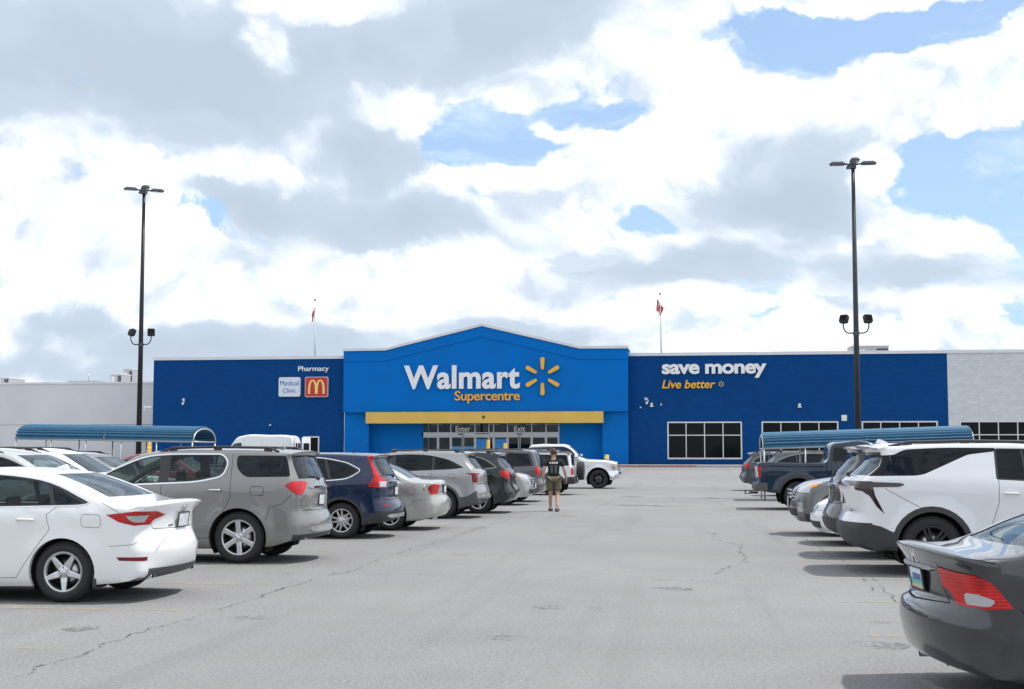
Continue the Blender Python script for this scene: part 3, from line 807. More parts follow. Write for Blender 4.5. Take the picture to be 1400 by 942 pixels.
def sonata():
    c = Car(4.855, 1.865, [(.26, .24, .10, .06), (.09, .31, .16, .10), (.01, .47, .22, .14), (.0, .60, .22, .14), (.05, .71, .22, .12), (.085, .78, .20, .10), (.075, .96, .18, .08), (.035, 1.07, .16, .05), (.03, 1.098, .15, .03),
                               (.08, 1.108, .12, .03), (.28, 1.105, .06, .06), (.56, 1.135, .04, .07), (1.0, 1.30, .035, .08), (1.38, 1.42, .03, .08), (1.78, 1.468, .03, .07), (2.25, 1.475, .03, .07), (2.72, 1.43, .05, .07),
                               (3.1, 1.25, .09, .07), (3.52, 1.02, .08, .07), (4.1, .93, .04, .08), (4.52, .82, .10, .08), (4.75, .68, .2, .1), (4.85, .52, .26, .12), (4.84, .38, .26, .12), (4.70, .20, .2, .08)],
            [(0, 1.00), (.6, 1.04), (1.2, 1.045), (2.4, 1.00), (3.5, .94), (4.8, .78)], [(.5, .22), (1.0, .19), (2.4, .17), (4.0, .18)], (1.09, 3.895), .334, .375, .40,
            creases=[([(.5, .96), (1.4, .90), (2.6, .86), (4.2, .84)], .014, .03), ([(1.5, .36), (3.4, .33)], .012, .05)])
    dlo = rpoly([(.80, 1.09, .05), (1.30, 1.325, .3), (1.9, 1.402, .3), (2.5, 1.39, .3), (2.9, 1.265), (3.38, 1.035, .03), (2.2, 1.04, .2), (.93, 1.068, .05)], .06)
    g = 'glass_dark'
    c.glasshouse(dlo, [(rpoly([(.885, 1.088), (1.285, 1.285), (1.20, 1.074)], .02), g), (rpoly([(1.245, 1.075), (1.335, 1.31), (1.9, 1.382), (2.24, 1.382), (2.24, 1.055)], .03), 'glass'),
                       (rpoly([(2.31, 1.055), (2.31, 1.38), (2.5, 1.37), (2.87, 1.248), (3.26, 1.05)], .03), 'glass')], ('chrome', .012))
    c.rear(both([(.645, 1.15), (.53, 1.405)]), 'rear_window', M['glass'], -.006)
    c.front(both([(.66, 1.03), (.56, 1.40)]), 'windscreen', M['glass_clear'], -.006)
    tl = dict(m=M['red_lamp'], off=.004, over=(0, 'tail_lamp'))
    c.side([(.60, .962), (.42, .985), (.28, 1.0), (.0, 1.0), (.0, .845), (.29, .845), (.46, .885)], 'tail_lamp', **tl)
    c.rear([(.42, .952), (.60, .992), (1.0, 1.0), (1.0, .845), (.66, .85), (.60, .905)], 'tail_lamp', side='s', nx=-.3, lim=.12, **tl)
    c.rear([(.70, .955), (1.0, .955), (1.0, .875), (.74, .88)], 'reverse_lamp', M['clear_lamp'], .006, over=('tail_lamp',), side='s', nx=-.1, lim=.12)
    c.side([(-.05, .955), (.38, .950), (.34, .905), (.29, .88), (-.05, .875)], 'reverse_lamp', M['clear_lamp'], .006, over=('tail_lamp', 'reverse_lamp'))
    c.side([(-.1, .50), (.48, .502), (.45, .466), (-.1, .45)], 'reflector', M['dark_red_lamp'], .003); c.rear([(.74, .50), (1.0, .50), (1.0, .45), (.74, .46)], 'reflector', M['dark_red_lamp'], .003, over=(0, 'reflector'), side='s', nx=-.1, lim=.12)
    c.side([(-.2, .36), (.06, .34), (.34, .245), (.4, .1), (-.2, .1)], 'diffuser', M['plastic_grey'], .002, over=(0, 'diffuser'))
    c.rear(both([(.72, .12), (.72, .37)]), 'diffuser', M['plastic_grey'], .002, over=(0, 'diffuser'))
    c.seam([(1.16, 1.06), (1.28, .96), (1.24, .80), (1.52, .42), (1.62, .27)], 'y'); c.seam([(2.275, 1.05), (2.27, .60), (2.24, .26)], 'y'); c.seam([(3.30, 1.02), (3.36, .80), (3.32, .42), (3.36, .26)], 'y')
    c.seam([(1.62, .27), (2.24, .26), (3.36, .26)], 'y')
    c.seam([(.60, 1.13), (.66, 1.09), (.52, 1.02), (.46, .985)], 'y', .006)
    c.seam([(-.05, .79), (.60, .80), (.64, .86)], 'x', .007, cond=lambda f: f[c.zone] <= 1 and f.normal.x < -.3 and f.calc_center_median().x < 1)
    c.seam([(.56, .62), (.30, .64), (.22, .70), (.21, .84)], 'y', .005)
    c.seam(rpoly([(.66, .82), (.66, .96), (.88, .97), (.88, .83)], .05, 3), 'y', .005, closed=True)
    pm = paint('paint_white', (.80, .81, .82), 0.0, .35)
    r, ob = assemble('white_sedan', c, pm, ('star', 5, .222, 'alloy'), ((2.35, .40), (1.45, .42)), .34, dash=(2.95, .93))
    mirror_parts(r, c, 3.15, 1.06, pm); handle(r, c, 1.52, .905, pm); handle(r, c, 2.48, .89, pm)
    plate(r, .064, .88, -6, h=.15); tip(r, .17, .60, .285, M['chrome'], .033, .16, 1.5); tip(r, .17, -.60, .285, M['chrome'], .033, .16, 1.5)
    b = MB(); pts = [(-.0, .062 * math.cos(a), .036 * math.sin(a)) for a in [2 * math.pi * k / 24 for k in range(25)]]
    b.tube(pts, .006, 6); b.tube([(0, -.028, -.026), (0, -.022, .026)], .006, 6); b.tube([(0, .022, -.026), (0, .028, .026)], .006, 6); b.tube([(0, -.026, .004), (0, .026, -.004)], .006, 6)
    b.build('emblem', M['chrome'], r, (.036, 0, 1.02))
    b = MB(); 
    for k in range(6): b.box(-.004, .004, .40 + k * .036, .425 + k * .036, -.013, .013)
    o = b.build('badge', M['satin'], r, (.088, 0, .835)); o.rotation_euler = (0, R(-3), R(8))
    fin(r, 1.55, 1.45, pm)
    for s in (1, -1):
        q = MB(); q.box(.70, .74, .76 * 1, .90, .17, .33); o = q.build('mud_flap', M['plastic'], r); o.scale = (1, s, 1)
    return r

def civic():
    c = Car(4.49, 1.755, [(.28, .22, .10, .06), (.10, .28, .14, .10), (.015, .45, .20, .14), (.0, .58, .20, .14), (.03, .675, .20, .13), (.085, .70, .19, .10), (.095, .80, .17, .07), (.075, .95, .15, .06), (.035, 1.045, .13, .04), (.03, 1.07, .13, .025),
                              (.07, 1.082, .10, .03), (.24, 1.075, .05, .05), (.50, 1.085, .04, .06), (.95, 1.27, .035, .08), (1.32, 1.385, .03, .08), (1.75, 1.43, .03, .07), (2.2, 1.43, .03, .07), (2.6, 1.37, .05, .07),
                              (3.05, 1.17, .08, .07), (3.45, .99, .07, .07), (3.95, .87, .05, .08), (4.25, .74, .12, .1), (4.44, .58, .22, .12), (4.48, .42, .24, .12), (4.38, .20, .2, .08)],
            [(0, .98), (.5, 1.02), (1.2, 1.01), (2.4, .96), (3.5, .90), (4.4, .72)], [(.5, .20), (1.0, .18), (2.4, .16), (3.8, .17)], (.94, 3.64), .318, .36, .40,
            creases=[([(.35, .90), (1.4, .86), (2.6, .82), (3.9, .80)], .010, .03), ([(.2, .50), (.9, .46)], .010, .018)])
    dlo = rpoly([(.72, 1.06, .04), (1.24, 1.30, .3), (1.75, 1.365, .3), (2.2, 1.355, .3), (2.6, 1.24), (3.12, 1.0, .03), (2.0, 1.0, .2), (.85, 1.035, .05)], .06)
    c.glasshouse(dlo, [(rpoly([(.80, 1.06), (1.28, 1.285), (1.95, 1.34), (1.95, 1.02)], .03), 'glass'), (rpoly([(2.02, 1.02), (2.02, 1.34), (2.2, 1.335), (2.57, 1.225), (3.0, 1.015)], .03), 'glass')])
    c.rear(both([(.62, 1.10), (.52, 1.375)]), 'rear_window', M['glass_clear'], -.006)
    c.front(both([(.64, 1.0), (.55, 1.34)]), 'windscreen', M['glass_clear'], -.006)
    tl = dict(m=M['red_lamp'], off=.005, over=(0, 'tail_lamp'))
    c.rear([(.40, .945), (.62, .925), (.95, .91), (.95, .69), (.58, .70), (.52, .78), (.42, .82)], 'tail_lamp', side='s', nx=-.3, lim=.12, **tl)
    c.side(rpoly([(.0, .93), (.24, .915), (.33, .87), (.46, .70, .01), (.30, .69), (.0, .69)], .04), 'tail_lamp', **tl)
    c.rear(rpoly([(.66, .79), (.95, .79), (.95, .71), (.66, .71)], .03), 'reverse_lamp', M['clear_lamp'], .007, over=('tail_lamp',), side='s', nx=-.1, lim=.12)
    c.side(rpoly([(.0, .79), (.27, .785), (.35, .75), (.32, .71), (.0, .71)], .03), 'reverse_lamp', M['clear_lamp'], .007, over=('tail_lamp', 'reverse_lamp'))
    c.seam([(.40, .97), (.42, .82), (.50, .70), (-.05, .685)], 'x', .008, over=(0,), cond=lambda f: f[c.zone] <= 1 and f.normal.x < -.3 and f.calc_center_median().x < 1)
    c.seam([(.50, .70), (.56, .60), (.62, .42)], 'y', .005)
    c.seam([(1.05, 1.02), (1.12, .90), (1.28, .45), (1.36, .24)], 'y'); c.seam([(1.985, 1.0), (1.98, .60), (1.95, .24)], 'y'); c.seam([(3.02, 1.0), (3.10, .6), (3.06, .24)], 'y')
    c.seam([(1.36, .24), (3.06, .24)], 'y')
    pm = paint('paint_charcoal', (.055, .058, .064), .75, .24)
    r, ob = assemble('charcoal_sedan', c, pm, ('star', 5, .205, 'alloy'), ((2.15, .38), (1.3, .40)), .32, dash=(2.75, .90))
    mirror_parts(r, c, 2.95, 1.02, pm); handle(r, c, 1.35, .86, pm); handle(r, c, 2.2, .84, pm)
    pl = mat('plate_prairie', (.60, .66, .70), .4)
    t = NT(pl.node_tree); tc = t.new('ShaderNodeTexCoord'); sp = t.new('ShaderNodeSeparateXYZ'); t.l.new(tc.outputs['Object'], sp.inputs[0])
    nz = t.noise(tc.outputs['Object'], 30, 3); zz = t.math('ADD', sp.outputs[2], t.math('MULTIPLY', t.math('SUBTRACT', nz.outputs['Fac'], .5), .05))
    col = t.mix(t.smooth(zz, -.055, -.035), (.55, .50, .30, 1), t.mix(t.smooth(zz, -.01, .0), (.10, .45, .42, 1), (.66, .72, .80, 1))); t.l.new(col, t.n['Principled BSDF'].inputs['Base Color'])
    o = plate(r, .076, .83, -8, w=.30, h=.15, m=pl)
    b = MB()
    for k, w in enumerate((.022, .026, .02, .026, .024, .022)): b.box(-.0085, -.0065, -.10 + k * .035 - w / 2, -.10 + k * .035 + w / 2, -.012, .034)
    b.build('plate_characters', mat('plate_ink', (.10, .16, .36), .6), o)
    bar(r, 'boot_garnish', M['satin'], .072, .925, .36, .022, .03, .15)
    b = MB(); s = .05
    b.prism([(-s, -.055), (-s * .5, -.055), (-s * .42, -.01), (s * .42, -.01), (s * .5, -.055), (s, -.055), (s * .78, .055), (s * .34, .055), (s * .40, .014), (-s * .40, .014), (-s * .34, .055), (-s * .78, .055)], 'x', -.008, .008)
    o = b.build('emblem', M['chrome'], r, (.056, 0, 1.0)); o.rotation_euler = (0, R(-14), 0)
    tip(r, .22, .52, .20, M['satin'], .028, .2)
    b = MB(); b.tube([(0, -.03 * math.cos(R(a)), -.03 * math.sin(R(a))) for a in range(-10, 191, 20)], .007, 6); b.build('tow_loop', M['plastic'], r, (.20, -.25, .262))
    return r

def suv(name, pm, L, W, H, xr, xf, rt, prof, belt, dlo, panes, rear_glass, trim=None, wheel=('star', 5, .25, 'alloy'), tum=.30, taper=(.08, .12), creases=(), lamps=(), clad=None, arch=None,
        gate=None, gaps=(), front_glass=None, rails=None, handles=(), mirror=None, sill=None, seats=None, dash=None, ra=None, extra=None, gm='glass_dark', frame='plastic', ds=.085, tuck=.06, rear_cut=None, flare=.025, finz=None):
    c = Car(L, W, prof, belt, sill or [(.6, .26), (xr, .24), (L / 2, .22), (xf, .24)], (xr, xf), rt, ra or rt + .055, tum, taper, tuck, flare, creases, ds)
    if clad:                                                  # dark lower body
        for poly in clad: c.side(poly, 'lower_cladding', M['plastic'], .003, over=(0, 'lower_cladding'))
    if arch: wheel_lip(c, M[arch[0]], arch[1])
    c.glasshouse(dlo, panes, trim, frame)
    c.rear(both(rear_glass), 'rear_window', M[gm], -.006)
    if front_glass: c.front(both(front_glass), 'windscreen', M['glass_clear'], -.006)
    for (ax, poly, nm, m, off) in lamps:
        ov = (0, nm) if '>' not in nm else (nm.split('>')[0],)
        n2 = nm.split('>')[-1]
        if '>' in nm: ov = (nm.split('>')[0], n2)
        ov = tuple(o for o in ov if o == 0 or o in c.tags or o == n2)
        c._tag(n2, m, off, 's' if ax in ('y', 'xs', 'fs') else 'c')
        if ax == 'y': c.side(poly, n2, m, off, ov)
        elif ax == 'xs': c.rear(poly, n2, m, off, ov, side='s', nx=-.25, lim=.5 / L)
        elif ax == 'x': c.rear(both(poly), n2, m, off, ov, nx=-.2)
        elif ax == 'fs': c.front(poly, n2, m, off, ov, side='s', nx=.2)
        elif ax == 'f': c.front(both(poly), n2, m, off, ov, nx=.2)
        elif ax == 'z': c.top(poly, n2, m, off, ov)
    for g in gaps: c.seam(g, 'y')
    if gate: c.seam(gate, 'x', .008, cond=lambda f: f[c.zone] <= 2 and f.normal.x < -.3 and f.calc_center_median().x < 1)
    r, ob = assemble(name, c, pm, wheel, seats or ((L * .50, .42), (L * .32, .44)), .55, dash=dash or (L * .635, 1.08))
    if rails: roof_rail(r, c, rails[0], M[rails[1]], *(rails[2:] or ()))
    for (x, z, m) in handles: handle(r, c, x, z, m if not isinstance(m, str) else M[m])
    if mirror: mirror_parts(r, c, mirror[0], mirror[1], mirror[2] if len(mirror) > 2 else pm, (.13, .22, .17))
    if finz: fin(r, finz[0], finz[1], pm)
    if extra: extra(r, c)
    return r

def acadia():
    H = 1.70
    pm = paint('paint_taupe', (.235, .233, .228), .5, .36)
    prof = [(.26, .33, .10, .06), (.08, .38, .14, .10), (.0, .50, .18, .14), (.0, .62, .19, .14), (.045, .72, .18, .12), (.085, .78, .17, .10), (.085, .98, .16, .10), (.11, 1.14, .15, .10), (.15, 1.24, .13, .10), (.30, 1.56, .09, .08),
            (.32, 1.63, .08, .05), (.27, 1.665, .08, .03), (.34, 1.675, .07, .04), (.6, 1.69, .04, .07), (1.4, H + .01, .03, .08), (2.2, H, .03, .08), (2.75, 1.64, .05, .08), (3.15, 1.44, .08, .08), (3.68, 1.15, .07, .07), (4.2, 1.08, .04, .09), (4.6, 1.0, .1, .1), (4.82, .86, .2, .12), (4.91, .62, .25, .12), (4.90, .45, .25, .12), (4.74, .26, .2, .08)]
    belt = [(0, 1.20), (1.0, 1.21), (2.2, 1.15), (3.6, 1.08), (4.8, .95)]
    dlo1 = rpoly([(1.30, 1.50, .08), (1.36, 1.30, .12), (1.75, 1.215, .2), (2.7, 1.175, .2), (3.52, 1.13, .03), (3.12, 1.36, .1), (2.62, 1.575, .2), (2.2, 1.61, .2), (1.40, 1.61, .12)], .08)
    q = rpoly([(.33, 1.285), (1.02, 1.275, .12), (1.16, 1.42, .1), (1.17, 1.60, .06), (.42, 1.595)], .04)
    def ex(r, c):
        for s in (1, -1): tip(r, .14, .62 * s, .395, M['chrome'], .04, .14, 2.0)
        plate(r, .088, .93, -2); wiper(r, .15, 1.245); 
        bar(r, 'tailgate_garnish', M['chrome'], .100, 1.12, .50, .026, .03, .15)
        bar(r, 'skid_plate', M['chrome'], .004, .50, .62, .05, .05, .18)
        b = MB()
        for k in range(5): b.box(-.004, .004, .42 + k * .04, .45 + k * .04, -.012, .012)
        b.build('badge', M['chrome'], r, (.10, 0, .80)); b = MB(); b.box(-.004, .004, -.09, .09, -.03, .03); b.build('emblem', M['red_lamp'], r, (.118, 0, 1.04)) if False else None
    lamps = [('y', [(.40, 1.155), (.30, 1.215), (-.1, 1.215), (-.1, 1.01), (.16, 1.01), (.28, 1.05)], 'tail_lamp', M['red_lamp'], .006), ('xs', [(.52, 1.20), (.6, 1.215), (1, 1.215), (1, 1.01), (.72, 1.02), (.62, 1.10)], 'tail_lamp', M['red_lamp'], .006),
             ('y', [(-.1, .53), (.34, .33), (.36, .2), (-.1, .2)], 'lower_valance', M['plastic'], .002), ('x', [(.9, .25), (.9, .43)], 'lower_valance', M['plastic'], .002),
             ('y', [(.02, .665), (.19, .665), (.19, .625), (.02, .625)], 'reflector', M['dark_red_lamp'], .004),
             ('fs', [(.50, .98), (.98, 1.0), (.98, .82), (.52, .84)], 'head_lamp', M['clear_lamp'], .004), ('f', [(.46, .62), (.46, .96)], 'grille', M['gloss_black'], .004)]
    gaps = [[(1.235, 1.62), (1.23, 1.30), (1.22, .98), (1.40, .62), (1.55, .38)], [(2.30, 1.16), (2.28, .7), (2.26, .34)], [(3.36, 1.12), (3.40, .7), (3.36, .34)], [(1.55, .38), (2.26, .34), (3.36, .34)], [(.30, 1.02), (.44, .88), (.62, .84), (.68, .66)],
            rpoly([(.72, 1.0), (.72, 1.14), (.92, 1.14), (.92, 1.0)], .05, 3) + [(.72, 1.02)]]
    return suv('taupe_suv', pm, 4.917, 1.915, H, 1.10, 3.957, .383, prof, belt, dlo1, [(rpoly([(1.335, 1.50, .06), (1.39, 1.32, .1), (1.75, 1.24, .15), (2.2, 1.215), (2.2, 1.59), (1.43, 1.59, .08)], .03), 'glass'), (rpoly([(2.36, 1.205), (2.36, 1.58), (2.62, 1.555, .15), (3.08, 1.355), (3.42, 1.16)], .03), 'glass_clear')],
               [(.72, 1.25), (.66, 1.60)], ('chrome', .022), ('thick', 6, .262, 'alloy'), .30, (.07, .12), [([(.5, 1.10), (1.4, 1.06), (3.9, 1.0)], .012, .03), ([(1.5, .50), (3.5, .46)], .012, .04)],
               [('y', q, 'quarter_window', M['glass_dark'], -.006)] + lamps, gate=[(-.05, .775), (.70, .78), (.74, .95), (.62, 1.0)], gaps=gaps, front_glass=[(.72, 1.17), (.62, 1.60)],
               rails=([(.55, 1.655), (.72, 1.665), (1.5, 1.675), (2.2, 1.665), (2.45, 1.63)], 'plastic', .020, .050, .05), handles=((1.46, 1.085, 'chrome'), (2.5, 1.05, 'chrome')), mirror=(3.32, 1.17), extra=ex, dash=(3.05, 1.10), arch=None, finz=(.75, 1.685), seats=((2.6, .42), (1.75, .44)))

def crv():
    pm = paint('paint_navy', (.006, .018, .06), .15, .3)
    prof = [(.26, .30, .10, .06), (.09, .37, .16, .10), (.0, .48, .20, .13), (.0, .58, .21, .14), (.045, .68, .20, .12), (.10, .74, .19, .10), (.10, .95, .18, .10), (.12, 1.08, .16, .10), (.17, 1.18, .13, .09), (.36, 1.52, .08, .07), (.37, 1.57, .07, .04), (.31, 1.60, .07, .025),
            (.40, 1.615, .06, .04), (.8, 1.635, .04, .07), (1.5, 1.645, .03, .08), (2.1, 1.63, .03, .08), (2.55, 1.56, .05, .08), (3.0, 1.34, .08, .08), (3.42, 1.10, .07, .07), (3.9, 1.02, .04, .09), (4.28, .92, .1, .1), (4.47, .78, .2, .12), (4.55, .58, .25, .12), (4.54, .42, .25, .12), (4.40, .24, .2, .08)]
    dlo = rpoly([(.62, 1.30, .07), (.86, 1.15, .12), (1.2, 1.115, .2), (2.3, 1.10, .2), (3.28, 1.07, .03), (2.9, 1.30, .1), (2.45, 1.49, .2), (1.9, 1.545, .2), (1.35, 1.53, .2), (.90, 1.44, .1)], .08)
    red = M['red_lamp']
    lamps = [('y', [(.52, 1.56), (.36, 1.58), (.10, 1.20), (-.1, 1.16), (-.1, .97), (.30, .975), (.47, .99), (.36, 1.16), (.40, 1.30)], 'tail_lamp', red, .008),
             ('xs', [(.665, 1.54), (.70, 1.17), (.55, 1.13), (.58, .965), (1, .965), (1, 1.54)], 'tail_lamp', red, .008),
             ('xs', [(.52, 1.08), (.79, 1.09), (.79, .985), (.52, .99)], 'tail_lamp>reverse_lamp', M['clear_lamp'], .010), 
             ('y', [(-.1, .60), (.1, .56), (.42, .46), (.66, .40), (.70, .2), (-.1, .2)], 'lower_cladding', M['plastic'], .003), ('x', [(.9, .25), (.9, .52)], 'lower_cladding', M['plastic'], .003),
             ('xs', [(.56, .65), (.74, .655), (.74, .61), (.56, .60)], 'reflector', M['dark_red_lamp'], .004),
             ('fs', [(.48, .92), (.9, 1.0), (.9, .84), (.50, .78)], 'head_lamp', M['clear_lamp'], .004)]
    def ex(r, c):
        plate(r, .103, .90, -2); wiper(r, .17, 1.185); bar(r, 'tailgate_garnish', M['chrome'], .112, 1.06, .56, .032, .03, .17)
        bar(r, 'skid_plate', M['satin'], .02, .43, .66, .045, .06, .20)
        b = MB(); b.tube([(0, 0, 0), (-.10, 0, .10), (-.24, 0, .20)], [.008, .005, .003], 6); b.build('aerial', M['plastic'], r, (.95, .2, 1.63))
    gaps = [[(1.10, 1.12), (1.16, .98), (1.12, .86), (1.36, .58), (1.50, .36)], [(2.05, 1.09), (2.05, .7), (2.03, .34)], [(3.05, 1.08), (3.08, .7), (3.04, .34)], [(1.5, .36), (3.04, .34)], rpoly([(.66, .86), (.66, 1.0), (.84, 1.0), (.84, .86)], .05, 3) + [(.66, .88)]]
    return suv('navy_suv', pm, 4.557, 1.82, 1.64, .98, 3.60, .345, prof, [(0, 1.12), (.8, 1.13), (1.6, 1.08), (3.2, 1.04), (4.5, .88)], dlo, [(rpoly([(.68, 1.30, .05), (.89, 1.175, .08), (1.18, 1.14), (1.30, 1.505), (.92, 1.42)], .03), 'glass_dark'), (rpoly([(1.24, 1.138), (1.36, 1.51), (1.9, 1.525), (1.98, 1.52), (1.98, 1.125)], .03), 'glass_dark'), (rpoly([(2.08, 1.12), (2.08, 1.515), (2.45, 1.47, .12), (2.87, 1.29), (3.18, 1.09)], .03), 'glass')],
               [(.60, 1.19), (.58, 1.525)], ('chrome', .016), ('v', 5, .225, 'alloy'), .33, (.09, .12), [([(.4, .96), (1.6, .92), (3.9, .90)], .014, .035)], lamps, gate=[(-.05, .735), (.62, .74), (.64, .95)], gaps=gaps, front_glass=[(.68, 1.12), (.58, 1.53)], handles=((1.30, .985, pm), (2.25, .965, pm)), mirror=(3.02, 1.13), extra=ex, dash=(2.85, 1.05), arch=('plastic', .055), seats=((2.4, .40), (1.6, .42)))

def camry():
    pm = paint('paint_champagne', (.46, .465, .44), .6, .34)
    c = Car(4.80, 1.795, [(.24, .26, .10, .06), (.07, .32, .14, .10), (.0, .46, .17, .14), (.0, .60, .18, .14), (.035, .69, .18, .12), (.075, .74, .16, .10), (.08, .92, .14, .10), (.09, 1.0, .12, .08), (.14, 1.045, .08, .05), (.30, 1.06, .05, .06), (.62, 1.085, .04, .07), (1.1, 1.31, .035, .08), (1.45, 1.43, .03, .08), (1.9, 1.485, .03, .08),
                               (2.3, 1.48, .03, .08), (2.7, 1.41, .05, .08), (3.15, 1.2, .08, .07), (3.55, 1.0, .07, .07), (4.1, .90, .04, .08), (4.5, .80, .1, .08), (4.7, .68, .2, .1), (4.79, .52, .24, .12), (4.78, .38, .24, .12), (4.64, .22, .2, .08)],
            [(0, .98), (.6, 1.0), (1.4, .99), (2.4, .96), (3.5, .90), (4.8, .76)], [(.5, .22), (1.0, .20), (2.4, .18), (4.0, .19)], (1.10, 3.82), .325, .365, .38, ds=.09, creases=[([(.3, .86), (4.2, .80)], .008, .03)])
    dlo = rpoly([(.85, 1.04, .05), (1.30, 1.31, .25), (1.9, 1.42, .3), (2.35, 1.415, .3), (2.75, 1.28), (3.25, 1.0, .03), (2.0, 1.01, .2), (.95, 1.025, .05)], .06)
    c.glasshouse(dlo, [(rpoly([(.93, 1.045), (1.34, 1.30), (1.9, 1.40), (2.1, 1.40), (2.1, 1.03)], .03), 'glass'), (rpoly([(2.17, 1.03), (2.17, 1.40), (2.35, 1.395), (2.72, 1.26), (3.13, 1.02)], .03), 'glass')], ('satin', .010))
    c.rear(both([(.60, 1.10), (.52, 1.42)]), 'rear_window', M['glass'], -.006); c.front(both([(.64, 1.02), (.54, 1.40)]), 'windscreen', M['glass_clear'], -.006)
    tl = dict(m=M['red_lamp'], off=.006, over=(0, 'tail_lamp'))
    c.side(rpoly([(-.1, .97), (.20, .97), (.31, .90), (.24, .76), (-.1, .75)], .05), 'tail_lamp', **tl); c.rear(rpoly([(.42, .96), (.95, .98), (.95, .75), (.55, .76)], .04), 'tail_lamp', side='s', nx=-.25, lim=.12, **tl)
    c.front([(.40, .72), (.95, .80), (.95, .64), (.42, .60)], 'head_lamp', M['clear_lamp'], .004, side='s'); c.side([(4.30, .80), (4.9, .70), (4.9, .60), (4.45, .66)], 'head_lamp', M['clear_lamp'], .004, over=(0, 'head_lamp'))
    c.front(both([(.34, .56), (.36, .70)]), 'grille', M['gloss_black'], .004); c.front(both([(.55, .30), (.58, .42)]), 'lower_grille', M['plastic'], .004)
    c.seam([(-.05, .735), (.52, .74), (.42, .97), (.46, 1.02)], 'x', .008, cond=lambda f: f[c.zone] <= 1 and f.normal.x < -.3 and f.calc_center_median().x < 1)
    c.seam([(1.06, 1.02), (1.14, .92), (1.10, .84), (1.38, .5), (1.5, .28)], 'y'); c.seam([(2.135, 1.0), (2.13, .6), (2.10, .27)], 'y'); c.seam([(3.12, 1.0), (3.2, .6), (3.16, .27)], 'y'); c.seam([(1.5, .28), (3.16, .27)], 'y'); c.seam([(.10, .66), (.56, .64), (.70, .50)], 'y', .005)
    c.seam(rpoly([(.56, .76), (.56, .90), (.74, .90), (.74, .76)], .04, 3), 'y', .005, closed=True)
    r, ob = assemble('champagne_sedan', c, pm, ('slim', 7, .215, 'alloy'), ((2.35, .38), (1.5, .40)), .34, dash=(2.9, .92))
    mirror_parts(r, c, 3.05, 1.03, pm); handle(r, c, 1.40, .86, pm); handle(r, c, 2.35, .845, pm); plate(r, .072, .86, -2)
    bar(r, 'boot_garnish', M['chrome'], .084, .955, .36, .018, .03, .13); tip(r, .15, .5, .25, M['satin'], .028, .18)
    return r

